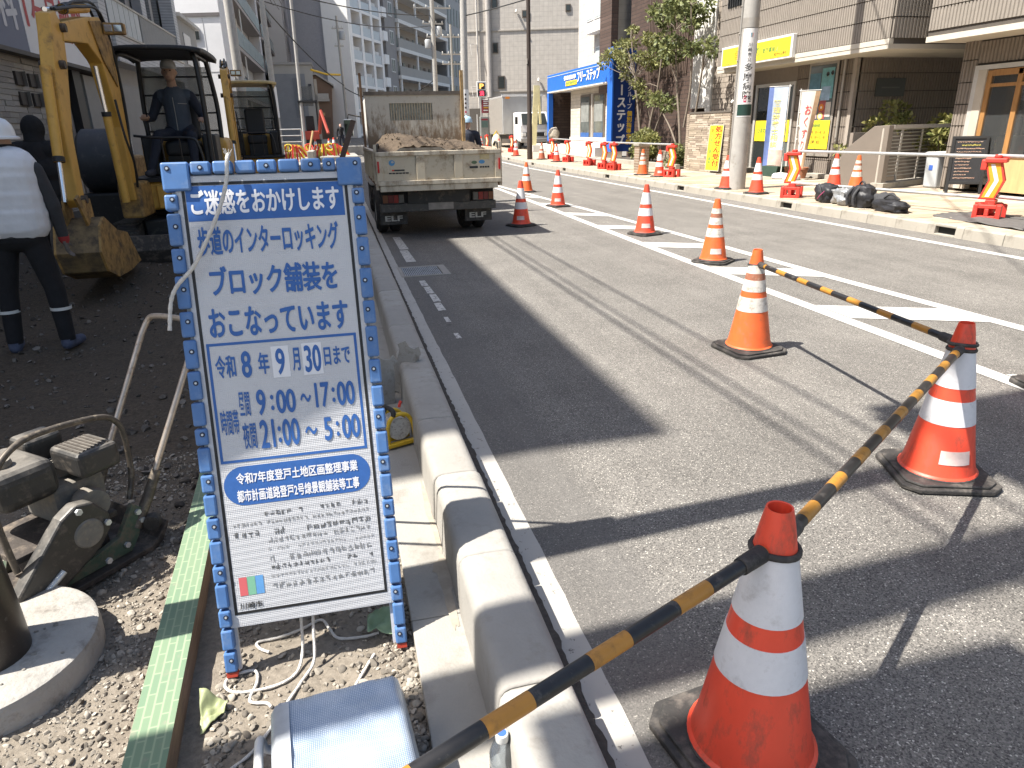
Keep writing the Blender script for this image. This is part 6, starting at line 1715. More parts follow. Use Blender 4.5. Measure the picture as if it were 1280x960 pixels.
# ramp wall and railing in the recess
rw = thing('ramp_wall', 'grey-brown sloping ramp wall in front of the dark entrance recess', 'wall', (11.0, 13.2, .15))
cl = M('cladding_taupe', (.20, .172, .145), .5, .06, 4, metal=.15)
q = MB(); q.prism([(14.05, .15), (14.05, .85), (13.15, 1.38), (12.72, 1.40), (12.72, .15)], 10.98, 11.10, 'x'); q.build('front_face', cl, rw, bevel=.01)
q = MB(); q.box(11.10, 14.2, 12.70, 12.78, 1.33, 1.40); q.build('top_rail', alu, rw); MB().box(11.10, 14.0, 13.9, 14.0, .15, 1.25).build('rear_face', rib_d, rw)
q = MB(); q.obox((12.3, 13.35, .21), (3.0, .28, .12), (0, 0, .40)); q.build('plinth', conc_old, rw, bevel=.01)
rl = thing('ramp_railing', 'pale metal railing with horizontal bars beside the entrance ramp', 'railing', (11.05, 12.5, .27))
railm = M('railing_metal', (.52, .48, .42), .45, .08, 10, metal=.3)
for k, x in enumerate((11.05, 11.85, 12.75, 13.6)): MB().cyl((x, 12.5, .27), (x, 12.5, 1.32), .024, n=10).build('post', railm, rl, 40)
for k in range(13): MB().cyl((11.05, 12.5, .38 + .072*k), (13.6, 12.5, .38 + .072*k), .011, n=8).build('rail_bar', railm, rl, 40)
MB().tube([(11.05, 12.5, 1.32), (13.6, 12.5, 1.32)], .024, 10).build('top_bar', railm, rl, 40)
rl.location = (10.98, 12.86, .27); rl.rotation_euler = (0, 0, .40)
MB().box(13.02, 13.06, 15.185, 15.205, 2.05, 2.45).build('plate', joint, ph)
np_ = MB().box(12.55, 13.35, 15.165, 15.19, 2.02, 2.42).build('name_plate', M('bronze_plate', (.05, .055, .05), .3, .1, 6), ph, bevel=.004)
MB().box(12.7, 13.2, 15.160, 15.166, 2.20, 2.23).build('engraved_line', M('engraved', (.11, .11, .10), .5), np_)
# bin, chalkboard, pots
bn = thing('dustbin', 'pale grey lidded dustbin beside the ramp railing', 'bin', (12.23, 12.6, .15))
q = MB(); q.prism([(12.28, .15), (12.62, .15), (12.66, .78), (12.24, .78)], 12.42, 12.76, 'y'); q.v = [(p[0] - .22, p[1], p[2]) for p in q.v]; q.build('bin_body', M('bin_grey', (.44, .46, .47), .5, .08, 8), bn, bevel=.03)
MB().box(11.99, 12.47, 12.40, 12.79, .78, .86).build('lid', white_pl, bn, bevel=.03); MB().box(12.03, 12.038, 12.54, 12.64, .5, .6).build('logo', M('bin_blue', (.05, .12, .42), .5), bn)
cbk = thing('chalkboard', 'black folding chalkboard with rows of coloured writing by the shop window', 'sign board', (11.7, 11.2, .15))
AF = frame_of((11.38, 11.47, .15), (.80, -.60, 0), (.12, .16, .98))
blackf = M('board_frame', (.02, .019, .018), .5, .2, 10)
q = MB()
for a in ((0, .05, 0, 1.05), (.55, .60, 0, 1.05), (.05, .55, 1.0, 1.05), (.05, .55, .17, .22)): fbox(q, AF, a[0], a[1], a[2], a[3], -.02, .02)
q.build('frame', blackf, cbk, bevel=.004)
q = MB(); fbox(q, AF, .05, .55, .22, 1.0, -.008, .006); bo = q.build('slate', M('slate_black', (.018, .018, .02), .7, .2, 12), cbk)
q = MB()
for x in (.02, .58): q.cyl(AF @ Vector((x, 1.0, -.03)), (AF @ Vector((x, 0, 0))) + Vector((.25, .3, 0)), .015, n=8)
q.build('rear_leg', blackf, cbk)
chalks = [M('chalk_%d' % i, c, .8, .2, 60) for i, c in enumerate(((.55, .36, .26), (.60, .52, .12), (.58, .42, .32), (.5, .30, .22)))]
cr2 = random.Random(4)
for r_ in range(12):
    y = .945 - .060*r_; x = .085 + .02*cr2.random()
    end = .50 - .2*cr2.random()*(r_ > 4)
    if r_ == 1: x, end = .17, .45
    while x < end:
        w = cr2.uniform(.018, .05); q = MB(); z0 = y + cr2.uniform(-.004, .004); h_ = (.034 if r_ == 1 else .022)*cr2.uniform(.6, 1)
        # chalk strokes: a short wavy mark rather than letters
        pts = [AF @ Vector((x + w*t, z0 + h_*.5*math.sin(t*9 + r_), .008)) for t in (0, .25, .5, .75, 1)]
        q.tube(pts, .0045, 5); q.build('chalk_mark', chalks[1 if r_ == 1 else cr2.choice((0, 2, 3))], bo); x += w + .008
for i, (x, y, rr_, lb) in enumerate(((11.35, 16.4, .13, 'terracotta plant pot left of the cone by the ramp wall'), (11.45, 16.05, .15, 'larger terracotta pot nearest the ramp wall'))):
    t = thing('plant_pot', lb, 'pot', (x, y, PAVZ), 'terracotta pots under the poster window')
    MB().lathe([(rr_*.7, 0), (rr_, .22), (rr_*1.08, .22), (rr_*1.08, .27), (rr_*.9, .27), (rr_*.85, .2), (0, .2)], 20, (x, y, PAVZ), close=False).build('pot', M('terracotta', (.36, .16, .09), .8, .2, 10), t, 40)
t = thing('planter_box', 'low dark green planter behind the first chevron barrier', 'planter', (11.3, 17.0, PAVZ)); q = MB(); q.prism([(16.7, 0.15), (17.4, .15), (17.46, .42), (16.64, .42)], 11.15, 11.45, 'x'); q.build('trough', M('dark_green', (.03, .06, .045), .6, .2, 10), t, bevel=.01); MB().box(11.18, 11.42, 16.7, 17.4, .40, .425).build('earth', dirt_dark, t)
t = thing('low_step', 'pale concrete doorstep along the pharmacy wall', 'step', (11.8, 18, .15)); MB().box(11.75, 12.02, 15.3, 20.2, .15, .26).build('step_block', conc_old, t, bevel=.01)
# banner flags
def flag(x, y, label, cols, text, tm_, h=1.85, w=.45, wave=.05, z0=.45, rz=0.0, dv=(-.75, .66)):
    t = thing('banner_flag', label, 'flag', (x, y, PAVZ), 'banner flags at the pharmacy door')
    pole = MB().cyl((x, y, PAVZ), (x, y, z0 + h + .06), .013, n=8).build('pole', white_pl, t, 40)
    MB().cyl((x - dv[0]*.04, y - dv[1]*.04, z0 + h + .02), (x + dv[0]*(w + .03), y + dv[1]*(w + .03), z0 + h + .02), .008, n=8).build('crossbar', white_pl, t)
    vs = []; n1, n2 = 8, 24; q = MB()
    def S_(u, v):
        k = wave*(1 - v)*math.sin(u*5 + v*3); d_ = .02 + w*u*(1 - .5*(1-v)*abs(rz)*3); return (x + dv[0]*d_ - dv[1]*k - .012, y + dv[1]*d_ + dv[0]*k - .012, z0 + h*v + .03*math.sin(u*3)*(1 - v))
    for j in range(n2 + 1):
        for i in range(n1 + 1): vs.append(S_(i/n1, j/n2))
    q.add(vs, [(j*(n1+1)+i, j*(n1+1)+i+1, (j+1)*(n1+1)+i+1, (j+1)*(n1+1)+i) for j in range(n2) for i in range(n1)])
    for j in range(n2):
        for i in range(n1): q.m[j*n1+i] = 1 if (i < 2 and cols[2]) or i >= n1-2 and not cols[2] else (2 if j < 5 else 0)
    o = q.build('cloth', [cols[0], cols[1], cols[3]], t, 60)
    ch = h*.62/len(text)
    for k, c in enumerate(text):
        me = glyph_mesh(c, .035)
        vs2 = []
        for v in me.vertices:
            u = (.72 - v.co.x*.42) if dv[0] < 0 else (.28 + v.co.x*.42); vv = .86 - (k + 1)*ch/h + v.co.y*ch/h*.95
            a = S_(u, vv); vs2.append((a[0] - .005, a[1] - .006, a[2]))
        m2 = bpy.data.meshes.new('lettering'); m2.from_pydata(vs2, [], [tuple(p.vertices) for p in me.polygons]); m2.materials.append(tm_); place('lettering', m2, o)
        bpy.data.meshes.remove(me)
    q = MB()
    for k in range(6): q.tube([(x, y, z0 + h*(.05 + .17*k)), (x + dv[0]*.04, y + dv[1]*.04, z0 + h*(.05 + .17*k))], .012, 6)
    q.build('loop', white_pl, t)
    q = MB(); q.lathe([(.16, 0), (.21, .02), (.21, .09), (.17, .13), (.03, .15), (0, .15)], 24, (x, y, PAVZ), close=False); q.build('base_tank', white_pl, t, 50)
    return t
fl_w = M('flag_pale_blue', (.45, .52, .62), .8, .15, 6); fl_b = M('flag_blue', (.13, .19, .42), .8, .15, 6); fl_t = M('flag_yellow', (.66, .58, .16), .7); fl_skin = M('flag_hand', (.52, .40, .34), .8, .3, 8)
flag(11.0, 16.25, 'pale blue banner flag with yellow lettering, left of the two by the door', (fl_w, fl_b, False, fl_skin), '管理栄養士相談', fl_t)
fl_o = M('flag_white', (.62, .57, .50), .8, .12, 6); fl_br = M('flag_brown', (.33, .22, .13), .8, .25, 8)
flag(10.95, 15.72, 'curling white and brown banner flag with red lettering, right of the two', (fl_o, fl_br, False, fl_o), 'おくすり', M('flag_red', (.55, .04, .05), .7), h=1.75, w=.42, wave=.10, z0=.42, rz=.3, dv=(.75, -.66))

# hospital-sign pole
up = thing('utility_pole', 'thick grey concrete utility pole carrying a white hospital sign on the far pavement', 'pole', (8.5, 14.13, .15))
pole_c = M('pole_concrete', (.36, .345, .32), .8, .12, 6, .3, 60, dirt=((.25, .23, .2), .2, 5))
PR = lambda z: .185 - .006*z
MB().lathe([(PR(0), .15), (PR(4), 4.0), (PR(9), 9.0), (PR(9), 9.05)], 32, (8.5, 14.13, 0)).build('shaft', pole_c, up, 40)
# white wrap-around plate facing the camera
ang0 = math.atan2(-14.13, -8.5)
def wrap(z0, z1, a0, a1, off, mat, name, n=14):
    q = MB(); vs = []
    for i in range(n + 1):
        a = ang0 + a0 + (a1 - a0)*i/n
        for z in (z0, z1): r_ = PR(z) + off; vs.append((8.5 + r_*math.cos(a), 14.13 + r_*math.sin(a), z))
    q.add(vs, [(2*i, 2*i+2, 2*i+3, 2*i+1) for i in range(n)])
    return q.build(name, mat, up, 60)
signw = M('pole_sign_white', (.68, .67, .66), .45, .04, 8)
wrap(1.62, 3.28, -.75, 1.15, .004, signw, 'sign_plate'); wrap(3.30, 3.48, -1.6, 1.6, .006, alu, 'steel_band'); wrap(1.64, 1.86, -.72, 1.12, .0055, M('dark_green_print', (.02, .05, .04), .4), 'sign_print')
def wraptext(s, a_c, z_top, size, mat, bold=.02, sx=1.0):
    for k, c in enumerate(s):
        me = glyph_mesh(c, bold); vs = []
        for v in me.vertices:
            z = z_top - (k + 1)*size*1.06 + (v.co.y + .1)*size; r_ = PR(z) + .0065
            a = ang0 + a_c + (v.co.x - .5)*size*sx/r_
            vs.append((8.5 + r_*math.cos(a), 14.13 + r_*math.sin(a), z))
        m2 = bpy.data.meshes.new('lettering'); m2.from_pydata(vs, [], [tuple(p.vertices) for p in me.polygons]); m2.materials.append(mat); place('lettering', m2, up); bpy.data.meshes.remove(me)
wraptext('川崎市立', .2, 3.03, .085, print_black); wraptext('多摩病院', .2, 2.66, .165, print_black, .035, 1.15)
for k, c in enumerate(((.55, .04, .10), (.05, .30, .18), (.08, .20, .42))): wrap(3.12, 3.2, .40 - .10*k - .04, .40 - .10*k + .02, .0055, M('mark%d' % k, c, .5), 'coloured_mark', 3)
wrap(1.90, 1.93, -.05, .25, .0055, MATS['mark0'], 'arrow_mark'); wrap(1.93, 2.0, -.05, .03, .0055, MATS['mark0'], 'arrow_mark'); wrap(2.0, 2.03, -.05, .25, .0055, MATS['mark0'], 'arrow_mark'); wrap(1.93, 2.0, .19, .25, .0055, MATS['mark0'], 'arrow_mark')
for k in range(3): wrap(1.91 + .04*k, 1.93 + .04*k, .45, .9, .0055, print_black, 'small_print')
q = MB()
for k in range(7):
    a = ang0 - 1.3; z = 1.7 + .5*k; q.cyl((8.5 + .16*math.cos(a), 14.13 + .16*math.sin(a), z), (8.5 + .22*math.cos(a), 14.13 + .22*math.sin(a), z), .012, n=6)
q.build('step_bolt', alu, up)
MB().tube([(8.5 + .19*math.cos(ang0 - 1.35), 14.13 + .19*math.sin(ang0 - 1.35), .15), (8.5 + .18*math.cos(ang0 - 1.35), 14.13 + .18*math.sin(ang0 - 1.35), 6)], .022, 8).build('conduit', alu, up, 40)
# ================================================================== BRICK WALL, PLANTING, SCHOOL
stone_s = brick_mat('split_stone', (.36, .30, .235), (.27, .22, .17), (.15, .12, .09), .34, .062, 'yz', .008, .85, .6)
stone_sx = brick_mat('split_stone_end', (.36, .30, .235), (.27, .22, .17), (.15, .12, .09), .34, .062, 'xz', .008, .85, .6)
bw = thing('garden_wall', 'low stacked-stone wall behind the yellow prescription banner', 'wall', (10.75, 19.6, .15))
wb = MB(); wb.box(10.72, 10.92, 18.4, 20.8, .12, 1.78); o = wb.build('wall_body', stone_s, bw)
wb = MB(); wb.box(10.72, 13.0, 20.82, 20.98, .12, 1.78); wb.build('wall_return', stone_sx, bw)
# stone courses standing proud of the wall, one slab per strip
cr3 = random.Random(9)
stm = [M('strip%d' % i, c, .85, .2, 9, .3, 50) for i, c in enumerate(((.37, .31, .24), (.30, .25, .19), (.42, .36, .29), (.26, .21, .165)))]
sme = [MB().box(-.02, 0, -.5, .5, -.5, .5).mesh('stone_strip', m_) for m_ in stm]
for r_ in range(26):                                  # stone strips standing proud of the wall, one by one
    y = 18.41; z = .16 + .0615*r_
    while y < 20.74:
        w = min(cr3.uniform(.24, .52), 20.79 - y)
        o = place('stone_strip', sme[cr3.randrange(4)], bw, 0, True)
        o.location = Vector((10.7195 - 10.75, y + w/2 - 19.6, z + .0305 - .15)); o.scale = (cr3.uniform(.25, 1.1), w - .008, .055)
        y += w
MB().box(10.70, 10.94, 18.38, 20.82, 1.78, 1.83).build('coping', M('coping_dark', (.11, .095, .08), .7, .15, 8), bw)
yb = thing('banner_sign', 'narrow yellow prescription banner standing before the stone wall', 'sign', (10.55, 18.95, .15))
YF = frame_of((10.52, 19.28, .22), (.12, -.99, 0), (.06, 0, 1))
q = MB(); fbox(q, YF, 0, .64, 0, 1.25, -.012, 0); q.build('board', alu_w, yb); q = MB(); fbox(q, YF, .02, .62, .02, 1.23, .0, .003); q.build('face', yelm, yb)
lettering('処方せん受付', .29, .12, .30, 1.10, M('sign_red', (.50, .03, .02), .5), YF, yb, .035, True, lift=.005)
lettering('ひまわり登戸薬局', .09, .18, .13, .80, grn, YF, yb, .015, True, lift=.005)
q = MB(); q.add([YF @ Vector((.155 + .055*math.cos(2*PI*i/20), 1.10 + .055*math.sin(2*PI*i/20), .005)) for i in range(20)], [tuple(range(20))]); q.build('round_logo', orng, yb)
q = MB(); q.tube([YF @ Vector(p) for p in ((-.25, -.08, .25), (.85, -.08, .2), (.9, -.08, -.2))], .035, 8); q.tube([YF @ Vector(p) for p in ((-.2, -.08, -.2), (.8, -.08, -.22))], .03, 8); q.build('stand', alu, yb, 40)
sp_ = thing('brick_pillar', 'squat brown brick pillar with pale cap between the barriers', 'pillar', (8.95, 20.3, .15))
MB().box(8.8, 9.12, 20.1, 20.45, .15, .92).build('brick_body', brick_mat('pillar_brick', (.30, .22, .16), (.20, .14, .10), (.36, .31, .25), .21, .075, 'xz', .012), sp_); MB().box(8.77, 9.15, 20.07, 20.48, .92, 1.0).build('cap', conc_old, sp_, bevel=.01)

def leaf_mat(name, a, b_):
    m, N, L, bs = nodes_of(name, .55)
    g = N.new('ShaderNodeNewGeometry'); cr = N.new('ShaderNodeValToRGB'); L.new(g.outputs['Random Per Island'], cr.inputs['Fac'])
    cr.color_ramp.elements[0].color = (*a, 1); cr.color_ramp.elements[1].color = (*b_, 1)
    L.new(cr.outputs['Color'], bs.inputs['Base Color'])
    bs.inputs['Subsurface Weight'].default_value = 0
    tr_ = N.new('ShaderNodeBsdfTranslucent'); L.new(cr.outputs['Color'], tr_.inputs['Color'])
    ms = N.new('ShaderNodeMixShader'); ms.inputs[0].default_value = .25
    L.new(bs.outputs[0], ms.inputs[1]); L.new(tr_.outputs[0], ms.inputs[2]); L.new(ms.outputs[0], N['Material Output'].inputs['Surface'])
    return m
leaf_g = leaf_mat('leaf_green', (.09, .105, .036), (.32, .32, .125)); leaf_d = leaf_mat('leaf_deep', (.06, .08, .03), (.24, .26, .10)); leaf_y = leaf_mat('leaf_gold', (.10, .12, .03), (.34, .32, .12))
bark = M('bark', (.20, .165, .13), .9, .3, 20, .5, 50)
def leaves(clumps, n, size, seed, mat, name, parent, droop=.3):
    """many leaf-sized blades gathered in clumps"""
    rng = np.random.RandomState(seed); V = []; F = []; o = 0
    w = np.array([c[3]**2 for c in clumps]); w = w/w.sum()
    idx = rng.choice(len(clumps), n, p=w)
    for i in idx:
        cx, cy, cz, r_ = clumps[i]
        d = rng.normal(size=3); d /= np.linalg.norm(d); rad = r_*rng.uniform(.25, 1)**.6
        p = np.array([cx, cy, cz]) + d*rad*np.array([1, 1, .75])
        t = d + rng.normal(size=3)*.6; t[2] -= droop; t /= np.linalg.norm(t)
        s = np.cross(t, rng.normal(size=3)); s /= max(np.linalg.norm(s), 1e-6); nrm = np.cross(t, s)
        L = size*rng.uniform(.6, 1.3); wd = L*.32
        V += [p, p + t*L*.45 + s*wd + nrm*L*.05, p + t*L, p + t*L*.45 - s*wd + nrm*L*.05]
        F.append((o, o+1, o+2, o+3)); o += 4
    me = bpy.data.meshes.new(name); me.from_pydata([tuple(v) for v in V], [], F); me.materials.append(mat)
    return place(name, me, parent)
def tree(base, stems, clumps, n, size, seed, label, mat=leaf_g):
    t = thing('tree', label, 'tree', base, 'slender garden trees by the brown wall')
    q = MB()
    for pts, r0 in stems:
        P_ = smoothpts(pts, 4); q.tube(P_, [r0*(1 - .7*i/len(P_)) for i in range(len(P_))], 8)
    rs = random.Random(seed)
    for c in clumps:                                   # twigs reach into every clump
        best = min((Vector(p) for pts, _ in stems for p in pts), key=lambda p: (p - Vector(c[:3])).length + (2 if p.z > c[2] else 0))
        mid = (best + Vector(c[:3]))/2 + Vector((rs.uniform(-.1, .1), rs.uniform(-.1, .1), .1))
        q.tube([best, mid, Vector(c[:3])], [.016, .011, .005], 5)
    q.build('trunk', bark, t, 50)
    leaves(clumps, n, size, seed, mat, 'crown', t)
    return t
def zc(cx, cy, cz, sx, sy, sz, k, seed, r0=.28, r1=.5):
    r = random.Random(seed); out = []
    while len(out) < k:
        a = [r.uniform(-1, 1) for _ in range(3)]
        if sum(v*v for v in a) > 1: continue
        out.append((cx + a[0]*sx, cy + a[1]*sy, cz + a[2]*sz, r.uniform(r0, r1)))
    return out
b0 = (11.6, 26.2, .3)
tree(b0, [([(11.6, 26.2, .3), (11.5, 26.4, 1.6), (11.4, 26.7, 3.2), (11.3, 27.0, 4.6)], .06), ([(11.65, 26.0, .3), (11.7, 25.8, 1.6), (11.8, 25.5, 2.8), (11.8, 25.2, 4.4)], .06), ([(11.7, 25.9, .3), (11.8, 25.5, 1.4), (11.9, 25.0, 2.2)], .05), ([(11.55, 26.3, .3), (11.6, 26.5, 1.6), (11.5, 27.0, 2.9)], .045)],
     zc(11.5, 27.1, 4.15, .8, 2.0, .85, 24, 3, .14, .34) + zc(11.3, 28.9, 4.0, .5, .6, .4, 6, 5, .14, .26) + zc(11.6, 25.4, 2.35, .4, .4, .3, 3, 8, .16, .26) + zc(11.6, 26.2, 2.9, .5, .6, .45, 5, 9, .16, .26), 3800, .11, 1, 'leafy multi-stemmed tree right of the blue pillar sign')
b1 = (11.4, 22.6, .3)
tree(b1, [([(11.4, 22.6, .3), (11.35, 22.7, 1.4), (11.3, 23.0, 2.8), (11.3, 23.3, 4.4)], .055), ([(11.45, 22.4, .3), (11.5, 22.0, 1.6), (11.5, 21.7, 3.0), (11.4, 21.4, 3.9)], .05), ([(11.4, 22.6, .4), (11.3, 23.2, 1.3), (11.2, 23.9, 2.0)], .04), ([(11.4, 22.5, 1.4), (11.45, 22.3, 2.6), (11.4, 22.3, 3.6), (11.4, 22.5, 5.0)], .04)],
     zc(11.3, 22.8, 3.95, .7, 1.3, .45, 12, 13, .18, .34) + zc(11.3, 23.2, 5.0, .8, 1.3, .7, 14, 23, .2, .4) + zc(11.2, 23.9, 2.2, .4, .5, .25, 4, 33, .2, .3) + zc(11.4, 21.3, 3.6, .3, .35, .3, 3, 43, .2, .3), 3300, .14, 2, 'slender open-crowned tree next to the white wall panel', leaf_d)
def shrub(c, r, n, seed, label, mat, size=.10, k=9):
    t = thing('shrub', label, 'shrub', (c[0], c[1], .2), 'garden shrubs by the brown wall')
    cl_ = zc(c[0], c[1], c[2], r[0], r[1], r[2], k, seed, .18, .32)
    q = MB()
    for q_ in cl_: q.tube([(c[0], c[1], .15), ((c[0] + q_[0])/2, (c[1] + q_[1])/2, q_[2]*.6), q_[:3]], [.02, .014, .006], 5)
    q.build('stems', bark, t); leaves(cl_, n, size, seed, mat, 'foliage', t, .0)
shrub((10.9, 24.2, .75), (.35, .7, .32), 2600, 4, 'rounded golden-leaved shrub in front of the brown wall', leaf_y)
shrub((11.3, 25.3, .85), (.35, .5, .5), 2000, 6, 'green shrub at the foot of the leafy tree', leaf_g)
shrub((10.9, 21.9, .5), (.25, .35, .3), 1300, 8, 'small dark shrub against the left end of the stone wall', leaf_d)
shrub((13.0, 13.4, 1.25), (.45, .35, .55), 900, 10, 'bush with pale leaves behind the ramp railing', leaf_y, .12, 8)
shrub((12.3, 14.2, 1.55), (.35, .3, .6), 520, 12, 'sparse leafy bush in the shade of the entrance recess', leaf_y, .12, 7)
t = thing('shrub', 'small yellow-green sprig beside the downpipe', 'shrub', (11.6, 15.0, .2)); leaves([(11.6, 14.9, .85, .13)], 70, .1, 3, leaf_y, 'foliage', t); MB().tube([(11.6, 14.9, .2), (11.6, 14.9, .8)], .01, 5).build('stems', bark, t)
bed = MB(); bed.box(10.7, 12.5, 21.2, 29.5, .1, .22); struct(bed.build('planting_bed', dirt_dark))
ed = MB(); ed.box(10.55, 10.7, 21.2, 29.5, .1, .30); struct(ed.build('bed_edging', conc_old, bevel=.01))
# brown brick building with white panel
brown_b = brick_mat('brown_brick', (.085, .056, .044), (.065, .042, .034), (.04, .03, .026), .42, .14, 'yz', .012, .7, .5)
brown_bx = brick_mat('brown_brick_end', (.10, .068, .055), (.075, .05, .04), (.045, .034, .03), .42, .14, 'xz', .012, .7, .5)
br_ = thing('brown_building', 'dark brown brick building behind the trees', 'building', (13, 28, .2))
MB().box(12.62, 22, 24.0, 30.2, .1, 14).build('wall', brown_b, br_); MB().box(13.3, 22, 30.2, 31.6, .1, 14).build('wall', brown_b, br_)
q = MB()
for k in range(26): q.box(12.575, 12.615, 24.9 + .13*k, 24.97 + .13*k, 3.2, 9)
q.build('louvre_screen', M('louvre_brown', (.10, .07, .055), .6, .1, 6), br_)
MB().box(12.3, 12.62, 24.6, 28.0, .15, .55).build('plinth', stone_s, br_)
MB().box(12.3, 12.62, 31.6, 33.0, 2.9, 14).build('wall_pier', brown_bx, br_)
wv = thing('white_panel_building', 'white textured wall panel with dark doorway between brown wall and stone facade', 'building', (12.6, 23.4, .2))
white_st = M('white_stucco', (.66, .64, .60), .8, .06, 4, .3, 20)
MB().box(12.35, 20, 22.6, 23.98, 2.0, 14).build('white_wall', white_st, wv); MB().box(12.9, 20, 22.62, 23.98, .1, 2.0).build('recess_wall', brown_b, wv)
MB().box(12.88, 12.9, 22.8, 23.6, .2, 1.95).build('door', M('door_brown', (.06, .04, .03), .5), wv)
MB().box(12.36, 12.7, 22.62, 22.95, .15, 2.0).build('white_post', white_st, wv)
rock = brick_mat('rock_face_tile', (.36, .31, .26), (.28, .24, .2), (.17, .145, .12), .30, .16, 'yz', .014, .85, .9)
rk_ = thing('stone_facade', 'rough grey-brown stone facade above the stacked-stone wall', 'building', (12.4, 21.5, .2))
MB().box(12.40, 20, 20.22, 22.58, .1, 14).build('wall', rock, rk_)
MB().cyl((12.32, 21.2, 2.08), (12.40, 21.2, 2.14), .05, .08, 12).build('wall_lamp', alu_w, rk_)
MB().box(11.185, 11.21, 18.9, 19.85, 4.5, 5.6).build('slatted_window', glass_d, ph)
q = MB()
for k in range(8): q.box(11.15, 11.185, 18.92 + .12*k, 18.96 + .12*k, 4.5, 5.6)
q.build('window_bar', ex_blk, ph)

# ---- tutoring school
sch = thing('school_shopfront', 'tutoring school shopfront with bright blue fascia and two tall windows', 'building', (12, 35, .6))
blu = M('fascia_blue', (.022, .13, .52), .45, .06, 3); blu_shaded = M('pillar_blue_shaded', (.010, .045, .21), .45, .06, 3)  # pillar blue is darkened, painting in the shade on its side face
cream_t = brick_mat('cream_tile', (.50, .455, .39), (.44, .40, .34), (.33, .30, .26), .5, .16, 'yz', .012, .7, .4)
SB = .62
MB().box(12.45, 22, 31.5, 37.5, SB, 3.3).build('tiled_wall', cream_t, sch)
MB().box(13.6, 22, 37.5, 40.4, SB, 3.3).build('porch_wall', brown_b, sch); q = MB(); q.box(12.27, 14.2, 40.36, 40.55, SB, 3.3); q.build('porch_side', brown_bx, sch)
MB().box(12.2, 22, 30.9, 40.4, 4.1, 4.2).build('flat_roof', alu, sch)
fa = MB().box(12.0, 12.3, 31.0, 40.3, 3.30, 4.15).build('fascia', blu, sch, bevel=.01)
MB().box(11.985, 12.0, 31.0, 40.3, 4.02, 4.05).build('trim_line', M('trim_pale', (.45, .52, .66), .4), fa)
MB().box(11.9, 12.4, 31.0, 40.0, 3.24, 3.30).build('canopy_edge', M('awning_pale', (.58, .54, .48), .5), sch)
MB().box(12.0, 12.25, 40.05, 40.35, SB - .1, 3.3).build('blue_post', blu, sch)
FF = XF(11.985, 40.3, 3.30)
wh_l = M('sign_lettering_white', (.78, .78, .78), .4)
lettering('フリーステップ', 5.15, .20, 3.1, .50, wh_l, FF, fa, .06, italic=.06, lift=.012)
q = MB(); fbox(q, FF, 3.35, 5.1, .14, .36, .004, .012); q.build('yellow_tab', M('tab_yellow', (.76, .56, .03), .5), fa)
lettering('個別指導学院', 3.42, .19, 1.6, .13, M('tab_green', (.05, .22, .10), .5), FF, fa, .02, lift=.014); lettering('個別指導', 3.05, .42, 1.9, .20, wh_l, FF, fa, .05, lift=.012)
pil = MB().box(11.57, 12.60, 29.42, 29.9, .45, 4.45).build('blue_pillar', blu_shaded, sch, bevel=.01)
MB().box(11.55, 11.61, 29.38, 29.94, .45, 4.52).build('pillar_edge', blu, sch)
PF = frame_of((11.57, 29.415, .42), (1, 0, 0), (0, 0, 1))
lettering('フリーステップ', .22, .25, .40, 3.45, wh_l, PF, pil, .05, True, lift=.004)
lettering('開成教育グループ', .68, 1.72, .22, 1.85, wh_l, PF, pil, .02, True, lift=.004); lettering('個別指導学院', .68, .30, .22, 1.36, M('tab_yellow2', (.70, .46, .03), .5), PF, pil, .04, True, lift=.004)
wfm = M('window_frame_brown', (.12, .095, .075), .5)
for a, b_ in ((34.35, 35.85), (32.45, 33.95)):
    w_ = MB().box(12.40, 12.46, a, b_, .80, 2.95).build('window', wfm, sch, bevel=.01)
    MB().box(12.385, 12.405, a + .12, b_ - .12, .88, 2.85).build('pane', M('school_glass', (.10, .11, .105), .05, .5, 1.5, spec=.7), w_)
    MB().box(12.379, 12.386, a + .14, b_ - .14, .90, 1.20).build('film', M('film_blue', (.03, .10, .30), .3, .3, 5), w_)
    MB().box(12.379, 12.386, a + .2, b_ - .2, 1.7, 2.6).build('film', M('film_grey', (.22, .23, .22), .3, .4, 4), w_)
MB().box(12.38, 12.5, 34.1, 34.2, SB, 2.95).build('mullion', alu_w, sch)
MB().box(11.2, 12.5, 30.4, 40.6, .1, SB).build('plinth', M('plinth_white', (.60, .57, .52), .7, .08, 5), sch, bevel=.02)
MB().box(12.36, 12.46, 31.4, 37.4, SB, .98).build('base_course', M('base_white', (.58, .55, .50), .7), sch)
sk = thing('sandbag', 'bulging white and black sack on a stand by the dark shop porch', 'sack', (11.75, 38.3, SB))
q = MB(); q.ell((11.75, 38.3, 1.1), (.28, .34, .40), 20, 14); q.v = [tuple(Vector(p) + Vector((.16, .16, .16))*mnoise.noise(Vector(p)*3.5) + Vector((0, 0, .06))*mnoise.noise(Vector(p)*9)) for p in q.v]; q.build('sack_body', M('sack_white', (.36, .32, .26), .85, .3, 3, dirt=((.05, .045, .04), .45, 2.5)), sk, 50); MB().box(11.5, 12.0, 37.9, 38.7, SB, .78).build('stand', ex_blk, sk)
